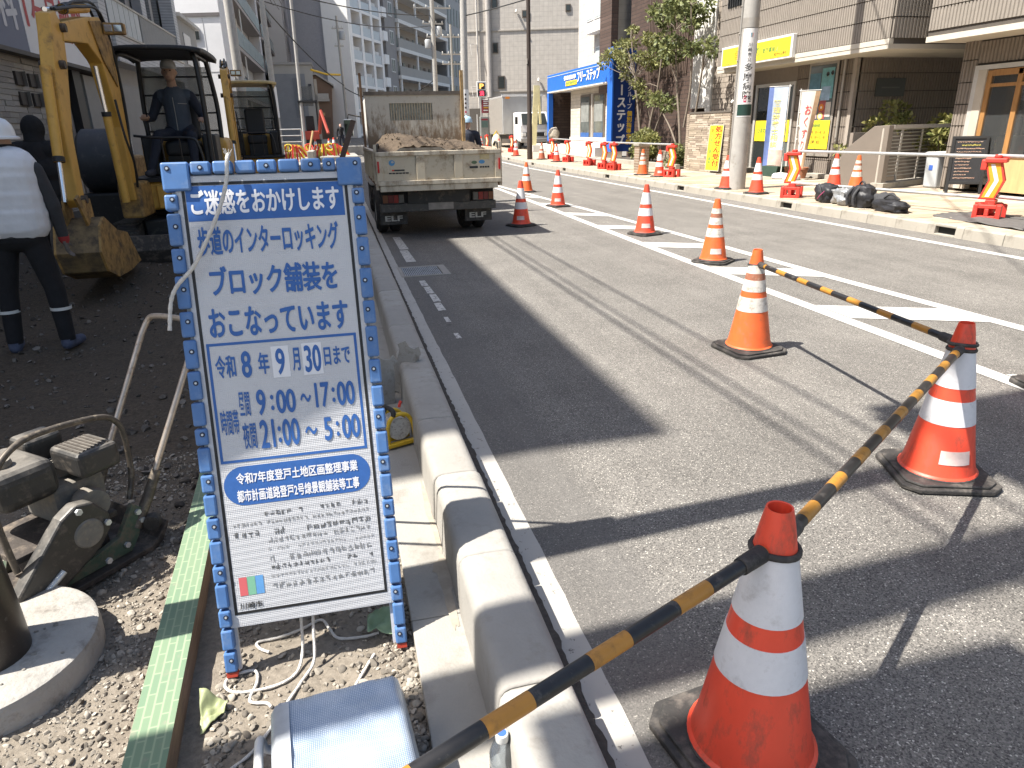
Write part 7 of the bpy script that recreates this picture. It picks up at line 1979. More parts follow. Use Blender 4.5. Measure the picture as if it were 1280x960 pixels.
# upper white floors and windows over the school
wu = thing('white_apartment', 'white upper storey with bay windows above the blue fascia', 'building', (13, 35, 4.2))
wht = M('white_panel', (.66, .65, .63), .7, .05, 5)
MB().box(13.0, 22, 33.1, 38, 4.2, 14).build('wall', brick_mat('pale_tile', (.50, .47, .42), (.47, .44, .40), (.40, .37, .33), .3, .3, 'yz', .01), wu)
MB().box(12.5, 13.6, 33.2, 35.6, 5.65, 6.0).build('bay', wht, wu); MB().box(12.5, 13.6, 33.2, 35.6, 6.0, 9).build('bay', wht, wu)
for z0 in (6.15, 4.35):
    for a in (33.35, 34.4):
        w_ = MB().box(12.47 if z0 > 6 else 12.97, 12.5 if z0 > 6 else 13.0, a, a + .95, z0, z0 + .75).build('window', M('pale_frame', (.62, .62, .6), .4), wu); MB().box(12.46 if z0 > 6 else 12.96, 12.471 if z0 > 6 else 12.971, a + .06, a + .89, z0 + .06, z0 + .69).build('pane', M('curtain_glass', (.45, .50, .50), .15, .1, 3), w_)
# big beige tower
tw = thing('beige_tower', 'tall beige tiled tower block with few small dark windows behind the school', 'building', (11.2, 60, .3))
tile_t = brick_mat('tower_tile', (.46, .425, .38), (.435, .40, .357), (.385, .355, .32), .34, .34, 'xz', .02, .8, .2, 0.0)
MB().box(11.2, 24, 60, 80, .2, 26).build('wall', tile_t, tw)
for z in (4.2, 8.6, 13): MB().box(11.19, 24.0, 59.93, 60, z, z + .08).build('band', M('tower_band', (.35, .32, .28), .8), tw)
for x, z, w, h in ((13.30, 7.05, .42, .75), (13.65, 4.45, .55, .95), (15.65, 9.5, .55, .5), (13.3, 10.2, .45, .8), (21.2, 6.0, .45, 1.1), (20.5, 7.9, .5, 2.6), (20.5, 4.2, .55, 2.6), (19.0, 9.8, .4, .5)):
    w_ = MB().box(x, x + w, 59.92, 60.0, z, z + h).build('window', wfm, tw); MB().box(x + .06, x + w - .06, 59.90, 59.921, z + .06, z + h - .06).build('pane', glass_d, w_)
MB().cyl((12.1, 59.85, 1), (12.1, 59.85, 20), .07, n=8).build('downpipe', M('pale_pipe', (.52, .49, .45), .6), tw); MB().cyl((13.0, 59.8, 1), (13.0, 59.8, 20), .2, n=10).build('vent_duct', M('duct', (.40, .37, .34), .6), tw)
for z in (7.7, 4.6): MB().tube([(12.1, 59.85, z), (11.6, 59.5, z), (11.7, 59.4, z - .8)], .035, 6).build('bracket', MATS['pale_pipe'], tw)
for x, z in ((15.2, 9.9), (20.2, 8.6), (16.9, 5.0)): MB().obox((x, 59.7, z), (.12, .5, .12), (.5, 0, 0)).build('wall_light', alu_w, tw)
MB().box(11.4, 13.1, 59.0, 60, .4, 3.0).build('garage_bay', M('garage_dark', (.09, .08, .07), .8), tw)
tw.rotation_euler = (0, 0, math.radians(-20))
MB().box(9.6, 18, 52.4, 52.7, .2, 1.05).build('low_wall', M('low_wall', (.30, .27, .24), .85, .1, 4), None); o = bpy.data.objects['low_wall']; tag(o, 'low grey-brown wall below the beige tower', 'wall')
gs = MB(); gs.quad((8.6, 52, .305), (11, 52, .305), (11, 55.3, .33), (8.6, 55.3, .33)); tag(gs.build('grass_patch', M('grass', (.10, .16, .05), .9, .4, 30, .8, 60), None), kind='structure')

# brown lamp post
bl_ = thing('lamp_post', 'slim dark brown lamp post standing on the far kerb', 'lamp post', (8.42, 31.0, .17))
MB().lathe([(.12, .15), (.115, 1.6), (.095, 1.65), (.075, 8.5), (.06, 9)], 18, (8.42, 31.0, gz(31))).build('post', M('lamp_brown', (.045, .033, .026), .45, .1, 6), bl_, 40); MB().ell((8.0, 31.0, 9.0), (.6, .15, .06), 12, 6).build('lamp_head', brown_steel, bl_, 50)
MB().box(8.32, 8.34, 30.9, 31.1, 4.0, 4.2).build('band', alu, bl_)
# yellow-white pole strips by the school
yc = thing('marker_boards', 'pale yellow upright marker boards leaning by the blue post', 'marker', (10.6, 38, .3)); MB().obox((10.62, 38.0, 1.9), (.28, .06, 3.3), (0, .06, 0)).build('board', M('pale_yellow', (.66, .60, .34), .6, .15, 5), yc); MB().obox((10.9, 38.1, 2.6), (.12, .06, 1.9), (0, -.05, 0)).build('board', MATS['pale_yellow'], yc); MB().box(10.45, 11.0, 37.8, 38.3, .27, .6).build('base', white_pl, yc)
# parked box lorry
bxl = thing('box_lorry', 'white box lorry with silver cargo body parked beside the school', 'truck', (11.3, 44, .3))
zb = .28
q = MB(); q.box(10.05, 12.45, 43.0, 49.0, zb + .85, zb + 3.0); q.build('cargo_box', M('silver_panel', (.36, .36, .35), .45, .12, 2, metal=.2), bxl, bevel=.03)
for k in range(24): MB().box(10.02, 10.05, 43.15 + .24*k, 43.25 + .24*k, zb + .95, zb + 2.9).build('corrugation', M('corrug', (.42, .39, .35), .5), bxl)
MB().box(10.0, 12.5, 42.96, 43.04, zb + 2.94, zb + 3.06).build('roof_edge', white_pl, bxl); 
for x in (10.35, 12.15): MB().box(x - .12, x + .12, 42.93, 42.97, zb + 2.82, zb + 2.92).build('marker_lamp', orng, bxl)
cbm = M('lorry_white', (.66, .65, .63), .4, .06, 3)
q = MB(); q.prism([(41.25, zb + .45), (42.9, zb + .45), (42.9, zb + 2.05), (41.75, zb + 2.05), (41.3, zb + 1.35)], 10.65, 12.4, 'x'); q.build('cab', cbm, bxl, bevel=.06)
q = MB(); q.add([(10.78, 41.27, zb + 1.38), (12.27, 41.27, zb + 1.38), (12.22, 41.66, zb + 1.98), (10.83, 41.66, zb + 1.98)], [(0, 1, 2, 3)]); o = q.build('windscreen', glass_d, bxl); so = o.modifiers.new('t', 'SOLIDIFY'); so.thickness = .03; so.offset = 1
MB().box(10.8, 12.25, 41.20, 41.26, zb + .72, zb + .95).build('grille', chas, bxl); MB().box(10.66, 12.4, 41.15, 41.26, zb + .40, zb + .62).build('bumper', M('bumper_grey', (.30, .29, .27), .5), bxl, bevel=.02)
for x in (10.75, 12.08): MB().box(x, x + .24, 41.19, 41.26, zb + .74, zb + .93).build('headlight', M('headlight', (.6, .6, .58), .1), bxl, bevel=.02)
for x in (10.5, 12.55): MB().box(x - .08, x + .08, 41.5, 41.56, zb + 1.4, zb + 1.8).build('mirror', chas, bxl, bevel=.02)
MB().box(10.3, 12.2, 43.0, 49, zb + .6, zb + .85).build('chassis', chas, bxl)
for x in (10.75, 12.25):
    for y in (42.1, 47.2): wheel(x, y, .38, .2, bxl, gz(y))
# parking signs
pk_ = thing('parking_sign', 'tall parking sign with a black lit P panel above a maroon board', 'sign', (9.6, 47, .3))
MB().box(9.52, 9.66, 46.9, 47.0, .2, 4.3).build('post', M('sign_post', (.45, .43, .40), .5), pk_); MB().box(9.25, 9.30, 46.88, 46.95, .2, 2.35).build('post', white_pl, pk_); MB().box(10.02, 10.16, 46.88, 46.95, .2, 2.4).build('post', white_pl, pk_)
lb_ = MB().box(9.30, 9.88, 46.75, 46.9, 3.35, 4.28).build('light_box', white_pl, pk_, bevel=.02)
MB().box(9.38, 9.80, 46.735, 46.751, 3.82, 4.18).build('panel', print_black, lb_); MB().box(9.33, 9.85, 46.735, 46.751, 3.42, 3.76).build('panel', print_black, lb_)
PKF = frame_of((0, 46.73, 0), (1, 0, 0), (0, 0, 1))
lettering('P', 9.47, 3.86, .24, .28, M('led_orange', (.8, .38, .10), .4, emit=(1, .45, .1, .8)), PKF, lb_, .06, lift=.002); lettering('満', 9.45, 3.45, .28, .27, M('led_red', (.7, .05, .08), .4, emit=(1, .05, .1, .8)), PKF, lb_, .05, lift=.002)
mb_ = MB().box(9.60, 10.14, 46.80, 46.88, 2.42, 3.2).build('maroon_board', M('maroon', (.20, .015, .03), .5, .1, 5), pk_)
for k, (z, w, c) in enumerate(((3.08, .36, white_pl), (2.95, .28, white_pl), (2.82, .36, white_pl), (2.70, .40, M('amber_print', (.6, .38, .05), .5)), (2.54, .3, white_pl))): MB().box(9.68, 9.68 + w, 46.79, 46.801, z, z + .07).build('print_line', c, mb_)
tp_ = thing('ticket_machine', 'grey parking ticket machine between two white posts', 'machine', (9.75, 46.8, .3)); MB().box(9.45, 9.98, 46.7, 47.1, .25, 2.2).build('cabinet', M('machine_grey', (.22, .23, .22), .5, .2, 4), tp_, bevel=.02); MB().box(9.5, 9.92, 46.69, 46.701, 1.55, 1.95).build('screen', M('machine_screen', (.08, .13, .12), .3), tp_); MB().box(9.5, 9.92, 46.69, 46.701, 1.98, 2.08).build('red_strip', MATS['maroon'], tp_)
nb_ = thing('tariff_board', 'cream tariff board with maroon print right of the parking sign', 'sign', (10.8, 48, .3)); MB().box(10.25, 11.05, 48, 48.08, .25, 3.4).build('board', M('board_dark', (.10, .085, .08), .6), nb_); MB().box(10.28, 11.0, 47.98, 48.001, 2.1, 3.35).build('upper_panel', M('cream_panel', (.52, .48, .40), .6, .08, 4), nb_); MB().box(10.4, 10.95, 47.97, 47.981, 2.68, 2.9).build('maroon_strip', MATS['maroon'], nb_); MB().box(10.35, 10.6, 47.97, 47.981, 3.0, 3.25).build('print', M('print_slate', (.12, .14, .16), .5), nb_); MB().box(10.65, 10.92, 47.97, 47.981, 3.0, 3.12).build('print', M('print_teal', (.10, .30, .32), .5), nb_); MB().box(10.3, 10.8, 47.97, 47.981, .95, 1.8).build('lower_panel', white_pl, nb_)
yj = thing('water_jug_sack', 'cream bag with a yellow handle on the pavement behind the truck', 'bag', (9.0, 40.2, .3)); MB().ell((9.0, 40.2, .7), (.28, .28, .5), 14, 10).build('bag_body', M('cream_bag', (.60, .54, .42), .7, .2, 4), yj, 50); MB().tube([(8.85, 40.2, 1.1), (9.0, 40.2, 1.35), (9.15, 40.2, 1.1)], .04, 6).build('handle', yel, yj, 50)
# ================================================================== LEFT SIDE
stone_l = brick_mat('ledge_stone', (.32, .30, .265), (.38, .355, .32), (.18, .165, .145), .62, .105, 'yz', .012, .85, .9)
tile_w = brick_mat('white_grid_tile', (.55, .55, .555), (.51, .51, .52), (.30, .30, .31), .105, .105, 'yz', .012, .5, .2, 0.0)
lb = thing('left_building', 'building with stone ground floor, clinic billboard and tiled balconies at the left edge', 'building', (-6.2, 20, 0))
XL = -6.0
MB().box(-16, XL - .25, 2.42, 34.8, -.3, 12.0).build('upper_wall', M('left_wall', (.30, .29, .28), .8, .08, 2), lb)
MB().box(-16, XL + .02, 2.40, 34.9, 11.8, 12.1).build('roof_edge', M('roof_edge', (.34, .33, .32), .8), lb)
MB().box(XL - .25, XL, 2.25, 19.2, -.3, 3.08).build('stone_wall', stone_l, lb)
# ledge stones proud of the wall, in view
ls = random.Random(3); lm = [M('ledge%d' % i, c, .85, .2, 8, .4, 30) for i, c in enumerate(((.33, .31, .275), (.39, .365, .33), (.28, .26, .235)))]
lme = [MB().box(0, .03, -.5, .5, -.5, .5).mesh('ledge_stone', m_) for m_ in lm]
for r_ in range(27):
    y = 15.6 + (r_ % 2)*.2; z = .25 + .105*r_
    while y < 19.0:
        w = min(ls.uniform(.35, .9), 19.18 - y)
        if not (16.95 < y + w/2 < 18.35 and 2.08 < z < 2.78) and w > .1:
            o = place('ledge_stone', lme[ls.randrange(3)], lb, 0, True)
            o.location = Vector((XL, y + w/2, z)) - Vector((-6.2, 20, 0)); o.scale = (ls.uniform(.3, 1.3), w - .012, .095)
        y += w
for y in (17.05, 17.75):
    for z in (2.12, 2.5):
        MB().box(XL - .02, XL + .05, y, y + .34, z, z + .26).build('vent', M('vent_dark', (.035, .028, .024), .6), lb, bevel=.01); MB().box(XL, XL + .11, y + .34, y + .37, z - .01, z + .27).build('vent_fin', M('vent_frame', (.17, .15, .13), .6), lb)
MB().box(XL - 1.2, XL - .9, 19.2, 24, -.3, 3.08).build('recess_wall', M('recess_dark', (.02, .02, .022), .6), lb); MB().box(XL - .9, XL, 19.2, 19.9, -.3, 3.08).build('black_pier', M('black_pier', (.018, .018, .02), .5), lb)
MB().box(XL - .9, XL - .05, 20.9, 21.5, -.3, 3.08).build('black_pier', MATS['black_pier'], lb); MB().box(XL - .25, XL - .02, 21.6, 34.7, -.3, 3.0).build('shop_wall', M('shop_wall_tile', (.24, .235, .225), .6, .1, 2), lb)
MB().cyl((XL + .05, 19.45, 0), (XL + .05, 19.45, 3.0), .04, n=8).build('downpipe', alu, lb)
MB().box(XL - .25, XL + .25, 2.25, 23.5, 3.06, 3.14).build('canopy', M('canopy_dark', (.10, .09, .08), .7), lb)
bb = thing('billboard', 'clinic billboard split in slate and white panels with red lettering', 'sign', (-5.8, 17, 3.15))
MB().box(XL - .2, XL + .12, 8, 17.9, 3.16, 4.75).build('slate_panel', M('slate_panel', (.12, .135, .20), .5, .06, 2), bb); MB().box(XL - .2, XL + .12, 17.93, 23.0, 3.16, 4.75).build('white_panel', M('billboard_white', (.72, .71, .71), .5, .05, 2), bb)
LF = lambda Y, Z: frame_of((XL + .125, Y, Z), (0, 1, 0), (0, 0, 1))
lettering('験科', 15.75 - 8, .35, 1.9, .95, M('bb_white', (.56, .56, .58), .5), LF(8, 3.2), bb, .035); lettering('1ヶ月無料', .18, .42, 3.9, .90, M('bb_red', (.42, .035, .04), .5), LF(17.93, 3.2), bb, .035)
# tiled balcony
MB().box(XL - .25, XL + .3, 24.3, 34.6, 3.55, 4.30).build('balcony_parapet', tile_w, lb)
MB().box(XL - .3, XL + .35, 24.2, 34.7, 4.30, 4.36).build('balcony_cap', alu, lb)
MB().box(XL - .2, XL + .2, 23.55, 24.25, 0, 11.5).build('tiled_pier', tile_w, lb); MB().box(XL - .2, XL + .1, 29.4, 30.1, 4.36, 11.5).build('tiled_pier', tile_w, lb); MB().box(XL - .2, XL + .28, 34.2, 34.9, 0, 11.5).build('tiled_pier', tile_w, lb)
for k in range(6): MB().box(XL + .2, XL + .22, 24.35 + .62*k, 24.92 + .62*k, 4.42, 5.25).build('frosted_panel', M('frosted', (.48, .49, .49), .3, .1, 3), lb)
for k in range(50): MB().box(XL + .19, XL + .23, 28.2 + .125*k, 28.26 + .125*k, 4.36, 5.25).build('baluster', M('baluster', (.40, .39, .37), .5), lb)
MB().box(XL + .17, XL + .25, 24.3, 34.6, 5.25, 5.31).build('handrail', alu, lb)
for k, y in enumerate((25.0, 27.2, 31.0, 33.0)): MB().box(XL - .27, XL - .24, y, y + 1.5, 4.4, 6.6).build('window', glass_d, lb)
q = thing('side_house', 'small grey house roof between the tiled balconies and the white block', 'building', (-6, 39, 0)); MB().box(-12, -5.95, 36.2, 40.8, 0, 6.3).build('wall', M('grey_siding', (.28, .275, .265), .7, .1, 3), q); MB().box(-12, -5.75, 36.0, 41, 6.3, 6.45).build('roof_edge', M('eave_pale', (.45, .44, .42), .6), q); MB().box(-5.97, -5.93, 37.2, 38.9, 4.5, 5.8).build('window', glass_d, q)
wbk = thing('white_block', 'plain white building with one small window behind the excavators', 'building', (-4.95, 43, 0))
wst = M('white_panel_wall', (.66, .66, .67), .7, .05, 2)
MB().box(-12, -4.95, 43, 44.2, 0, 16).build('wall', wst, wbk)
MB().box(-12, -4.94, 42.93, 43, 7.25, 7.42).build('dark_band', M('band_dark', (.12, .11, .11), .6), wbk)
w_ = MB().box(-6.88, -6.12, 42.93, 43.0, 6.12, 6.72).build('window', M('win_frame_white', (.5, .5, .5), .5), wbk); 
for k in range(2): MB().box(-6.83 + .37*k, -6.53 + .37*k, 42.915, 42.931, 6.17, 6.67).build('pane', glass_d, w_)
for x in (-8.2, -7.0, -5.9): MB().box(x, x + .02, 42.985, 43.0, 0, 7.2).build('panel_joint', M('panel_joint', (.4, .4, .4), .7), wbk)
for z in (4.6, 9.6): MB().box(-12, -4.95, 42.985, 43, z, z + .03).build('panel_joint', MATS['panel_joint'], wbk)
wbk.rotation_euler = (0, 0, math.radians(-16))
# apartment house with glass balconies
ap = thing('apartment_block', 'grey apartment block with pale green glass balconies on the left', 'building', (-6, 80, 0))
apw = M('apartment_grey', (.56, .55, .56), .7, .05, 1)
MB().box(-22, -7.2, 60, 106, 0, 30).build('wall', apw, ap)
gb = M('balcony_glass', (.36, .44, .45), .2, .06, .5); slabm = M('slab_edge', (.33, .30, .29), .7); dkw = M('window_dark', (.05, .05, .055), .3)
for fl in range(8):
    z = .8 + 3.45*fl
    if z > 27: break
    MB().box(-7.2, -5.95, 60.0, 84, z - .28, z).build('balcony_slab', slabm, ap); MB().box(-7.2, -5.95, 86, 105, z - .28, z).build('balcony_slab', slabm, ap)
    for a, b_ in ((60, 83.8), (86.2, 105)):
        n = int((b_ - a)/4)
        for k in range(n): MB().box(-5.98, -5.93, a + (b_-a)*k/n + .06, a + (b_-a)*(k+1)/n - .06, z + .05, z + 1.25).build('glass_panel', gb, ap)
    MB().box(-7.2, -5.95, 59.95, 60, z + .05, z + 1.25).build('glass_panel', gb, ap)
    for k in range(6): MB().box(-7.22, -7.17, 61 + 7.2*k, 64.5 + 7.2*k, z, z + 2.3).build('window', dkw, ap)
    MB().box(-7.2, -6.9, 71, 71.6, z, z + 3.2).build('partition', white_st, ap); MB().box(-7.15, -6.1, 84, 86, z - 2, z + 1.5).build('pier', apw, ap)
    for yy in (60.2, 66.2, 90): MB().cyl((-6.1, yy, z + 1.2), (-6.1, yy, z + 3.2), .06, n=8).build('column', alu_w, ap)
gp2 = thing('grey_tower', 'tall plain grey building with a column of windows behind the leaning poles', 'building', (-6, 120, 0))
MB().box(-24, -4.6, 108, 150, 0, 45).build('wall', M('tower_grey', (.46, .465, .49), .8, .04, .5), gp2)
for k in range(12):
    w_ = MB().box(-4.62, -4.52, 112, 117, 2.5 + 3.3*k, 4.6 + 3.3*k).build('window', M('tower_frame', (.62, .62, .62), .5), gp2); MB().box(-4.53, -4.50, 112.4, 116.6, 2.6 + 3.3*k, 4.4 + 3.3*k).build('pane', dkw, w_)
MB().box(-4.9, -4.45, 108, 109.5, 0, 6).build('pier', M('pier_beige', (.40, .36, .31), .8), gp2); MB().box(-4.75, -4.4, 125, 150, 0, 45).build('side_bay', M('bay_pale', (.44, .45, .48), .8), gp2)
hs1 = thing('grey_house', 'narrow grey and cream house left of the brown house', 'building', (-2, 85, 0)); MB().box(-5.5, -1.2, 85, 96, 0, 8.3).build('wall', M('house_cream', (.46, .44, .41), .8, .05, 1), hs1); MB().box(-5.5, -2.0, 84.9, 85, 0, 7.4).build('grey_face', M('house_grey', (.27, .28, .30), .8, .1, 1.5), hs1); MB().box(-1.75, -1.42, 84.88, 85, 4.6, 6.4).build('window', dkw, hs1); MB().box(-5.6, -1.1, 84.8, 96, 8.3, 8.55).build('roof_edge', M('house_edge', (.4, .38, .36), .7), hs1)
q = MB()
for k in range(7): q.box(-3.3 + .14*k, -3.24 + .14*k, 84.85, 84.9, 3.0, 7.0)
q.build('slat', M('slat_grey', (.22, .23, .25), .7), hs1)
hs2 = thing('brown_house', 'brown and cream house with sloping roof beside the white apartment block', 'building', (0, 88, 0)); q = MB(); q.prism([(-1.2, .3), (.35, .3), (.75, 6.3), (-.9, 7.4), (-1.2, 7.4)], 87, 96); q.build('wall', M('house_brown', (.19, .125, .09), .8, .1, 1), hs2)
q = MB(); q.prism([(-1.2, 7.4), (-.9, 7.45), (.95, 6.25), (.95, 6.42), (-.9, 7.65), (-1.2, 7.6)], 86.7, 96); q.build('roof', M('roof_pale', (.42, .40, .37), .7), hs2); MB().box(-.95, .35, 86.6, 87, 4.7, 4.95).build('balcony', M('balcony_pale', (.45, .43, .40), .7), hs2); MB().box(-.9, .3, 86.55, 86.6, 4.95, 5.5).build('railing', MATS['balcony_pale'], hs2); MB().box(-.6, .3, 86.95, 87, .8, 3.0).build('garage_door', M('garage_brown', (.13, .085, .06), .6), hs2); MB().box(-.9, -.3, 86.8, 87, 3.2, 3.5).build('awning', M('awning_tan', (.5, .36, .18), .7), hs2); MB().box(-1.15, -.85, 86.95, 87, .5, 7.0).build('corner_board', M('cream_board', (.5, .46, .4), .7), hs2)
# curved white wall behind
cw = thing('curved_building', 'tall white building with a rounded edge behind the brown house', 'building', (0, 125, 0))
q = MB(); pts = [(-6, 0)] + [(1.9 - .9*(k/10)**2*3.2 if k else 1.9, 0) for k in range(1)]
prof = [(1.9, 0), (2.0, 6), (1.9, 10), (1.5, 14), (.8, 17.5), (-.2, 21), (-1.5, 25), (-4, 30)]
q.prism([(-6, 0)] + prof + [(-6, 30)], 122, 135); q.build('wall', M('curved_white', (.72, .72, .74), .8, .04, .6), cw)
# white balcony block on the bending street
fd = Vector((.42, .9075, 0)); fn = Vector((.9075, -.42, 0))
def block(A, mat, L, dep, H_, root, name='wall'):
    A = Vector(A); q = MB(); c = [A, A + fd*L, A + fd*L - fn*dep, A - fn*dep]
    q.add([(p.x, p.y, .3) for p in c] + [(p.x, p.y, H_) for p in c], [(0, 1, 2, 3), (4, 5, 6, 7), (0, 1, 5, 4), (1, 2, 6, 5), (2, 3, 7, 6), (3, 0, 4, 7)]); return q.build(name, mat, root)
FA = Vector((3.4, 90, 0)); FM = lambda s: frame_of(FA + fd*s, fd, (0, 0, 1))
wa = thing('white_balcony_block', 'white apartment block with a grid of small recessed balconies', 'building', FA)
block(FA - fd*.4, M('end_white', (.85, .84, .82), .7, .04, 1), .38, 3.1, 30, wa, 'end_wall')
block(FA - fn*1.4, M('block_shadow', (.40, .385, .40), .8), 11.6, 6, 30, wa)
frm = M('block_white', (.80, .80, .80), .7, .05, 1); blu_g = M('balcony_rail_glass', (.46, .50, .55), .3, .1, 1); lau = M('hung_laundry', (.6, .6, .6), .8, .3, 2)
def fb(s0, s1, z0, z1, n0, n1, mat, nm, root):
    q = MB(); F_ = frame_of(FA, fd, (0, 0, 1)); fbox(q, F_, s0, s1, z0, z1, n0, n1); return q.build(nm, mat, root)
cols = [0, 3.3, 6.6, 9.6]
for k in range(4): fb(cols[k] - .05, cols[k] + .6, .3, 30, -1.45, .02, frm, 'wall_fin', wa)
for r_ in range(11):
    z = 1.2 + 2.72*r_
    fb(-.05, 10.2, z - .3, z, -1.45, .0, frm, 'floor_slab', wa)
    for k in range(3):
        fb(cols[k] + .62, cols[k+1] - .07, z, z + 1.0, -.12, -.06, blu_g, 'rail_panel', wa)
        fb(cols[k] + .9, cols[k+1] - 1.0, z + .05, z + 2.1, -1.39, -1.33, dkw, 'window', wa)
        if (r_ + k) % 2: fb(cols[k] + .9, cols[k+1] - .4, z + .6, z + 1.4, -.3, -.2, lau, 'laundry', wa)
    fb(10.2, 11.6, z + .2, z + 1.3, -.3, .25, frm, 'corner_balcony', wa)
ga = thing('grey_stair_tower', 'grey stair tower with white framed windows between two apartment blocks', 'building', FA + fd*12)
block(FA + fd*11.7 - fn*.1, M('stair_grey', (.28, .27, .27), .8, .05, 1), 4.0, 6, 30, ga)
for r_ in range(9):
    w_ = fb(13.1, 14.6, 5.4 + 3.35*r_, 7.1 + 3.35*r_, -.12, -.02, M('white_frame_far', (.58, .58, .58), .6), 'window', ga)
    for a in (13.25, 13.95): fb(a, a + .5, 5.55 + 3.35*r_, 6.95 + 3.35*r_, -.03, .0, dkw, 'pane', w_)
gl_ = thing('grey_gallery_block', 'long grey apartment block with white-edged access galleries', 'building', FA + fd*16)
block(FA + fd*15.8 - fn*1.8, M('gallery_wall', (.36, .32, .29), .8, .08, 1), 24, 6, 34, gl_)
for r_ in range(10):
    z = 5.2 + 3.45*r_
    fb(15.8, 40, z - .55, z - .1, -1.8, .3, M('slab_white', (.70, .69, .67), .7), 'gallery_slab', gl_); fb(15.8, 40, z - .1, z + 1.05, .1, .2, M('gallery_rail', (.32, .305, .29), .6, .05, 1), 'gallery_rail', gl_)
    for k in range(9): fb(17.5 + 2.5*k, 18.4 + 2.5*k, z, z + 2.0, -1.78, -1.72, dkw if k % 3 else M('door_tan', (.20, .15, .13), .7), 'window' if k % 3 else 'door', gl_)
    for k in (16, 23.7, 31, 39.6): fb(k, k + .4, z + 1.0, z + 2.9, .0, .2, MATS['slab_white'], 'post', gl_)
fb(15.8, 40, .3, 4.6, -.4, .0, M('gallery_ground', (.40, .385, .37), .8), 'ground_wall', gl_); fb(21, 27, 1, 4.0, -.02, .05, dkw, 'opening', gl_)
sl_ = thing('slate_block', 'tall slate-grey block with narrow vertical windows beside the beige tower', 'building', FA + fd*42)
block(FA + fd*40.6, M('slate_wall', (.33, .335, .345), .8, .05, .6), 12, 10, 44, sl_)
for r_ in range(9):
    for k in range(5): fb(41.4 + 1.9*k, 42.3 + 1.9*k, 6 + 4*r_, 8.6 + 4*r_, -.02, .06, dkw, 'window', sl_)

# ---- poles and wires on the left
def upole(x, y, h, r, label, lean=(0, 0), sign=False, gear=()):
    t = thing('utility_pole', label, 'pole', (x, y, gz(y)), 'concrete utility poles along the street')
    z0 = gz(y) - .1
    top = (x + lean[0], y + lean[1], z0 + h)
    MB().tube([(x, y, z0), ((x + top[0])/2, (y + top[1])/2, z0 + h/2), top], [r, r*.85, r*.72], 18).build('shaft', pole_c, t, 40)
    if sign:
        q = MB(); kk = 2.2/h; c = Vector((x + lean[0]*kk, y + lean[1]*kk, z0 + 2.2)); c2 = c + Vector((lean[0]*1.6/h, lean[1]*1.6/h, 1.6)); q.tube([c, c2], r*.97 + .012, 18, cap=False); q.build('sign_wrap', signw, t, 40)
        for k in range(5):
            p = c + (c2 - c)*(.12 + .17*k); MB().obox((p.x, p.y - r - .014, p.z), (.11, .006, .12)).build('print_mark', print_black if k else MATS['mark0'], t)
    for z, w, a in gear:
        c = Vector((x + lean[0]*z/h, y + lean[1]*z/h, z0 + z))
        MB().box(c.x - w, c.x + w, c.y - .05, c.y + .05, c.z - .05, c.z + .05).build('crossarm', alu, t)
        for k in range(4): MB().lathe([(.03, 0), (.06, .05), (.03, .08), (.06, .12), (.03, .18)], 8, (c.x - w + .1 + (2*w - .2)*k/3, c.y, c.z + .05)).build('insulator', white_pl, t)
        if a: MB().lathe([(.0, 0), (.24, .02), (.26, .1), (.26, .62), (.2, .7), (0, .72)], 16, (c.x + a, c.y, c.z - .9), close=False).build('transformer', M('transformer_grey', (.36, .37, .38), .5), t, 40)
    return t
upole(-2.80, 44, 12, .17, 'leaning grey concrete pole with a white street sign, centre left', (-.05, 0), True)
upole(-1.98, 60, 14, .14, 'slim pale pole right of the leaning concrete pole', (.25, 0))
upole(1.68, 70, 10.6, .13, 'dark slim pole with wire brackets left of the truck headboard', (-.12, 0), gear=((9.6, .5, .35), (8.2, .4, 0)))
upole(9.0, 50, 14, .27, 'thick grey pole with a white sign right behind the truck headboard', (.35, 0), True)
upole(9.4, 66, 15, .22, 'grey pole with many crossarms in front of the gallery block', (.1, 0), gear=((10.8, 1.6, 0), (9.6, .9, .5), (8.6, .6, -.5)))
upole(11.3, 68, 9.8, .12, 'thin grey pole with wire frames right of the crossarm pole', (0, 0), gear=((8.8, .8, 0), (7.4, .9, 0), (6.6, .9, 0)))
upole(-4.2, 41.2, 15, .26, 'thick pale pole rising behind the second excavator', (-.1, 0), gear=((9.2, .7, 0),))
wirem = M('cable_black', (.03, .03, .03), .6)
def wire(a, b_, sag, label, r=.02, n=18):
    a = Vector(a); b_ = Vector(b_)
    pts = [a + (b_ - a)*(i/n) - Vector((0, 0, sag*4*(i/n)*(1 - i/n))) for i in range(n + 1)]
    tag(MB().tube(pts, r, 6).build('overhead_cable', wirem, None, 60), label, 'cable', 'overhead cables')
wire((-3.0, 44, 8.9), (9.3, 66, 10.6), .4, 'upper overhead cable sagging across the white apartment block', .035)
wire((-3.0, 44, 8.2), (9.3, 66, 9.8), .6, 'second overhead cable just below the upper one', .03)
wire((-4.2, 41.2, 9.6), (1.7, 70, 5.4), .6, 'overhead cable dropping from the thick pale pole to the dark slim pole', .04)
wire((1.7, 70, 5.2), (9.4, 66, 5.6), 1.4, 'drooping cable with amber sleeve above the truck headboard', .04)
wire((9.3, 50, 8.4), (16.5, 31, 9.2), .3, 'overhead cable from the thick grey pole to the school roof', .035)
wire((-7, 30, 10.2), (-2.9, 44, 8.6), .3, 'overhead cable from the left balconies to the leaning pole', .03)
sv_ = MB(); sv_.tube([(-1.0, 66, 6.4), (0.2, 67.5, 6.15), (1.4, 69, 6.2)], .09, 8); tag(sv_.build('cable_sleeve', yel, None, 50), 'amber protective sleeve on the cable left of the truck stake', 'cable sleeve')

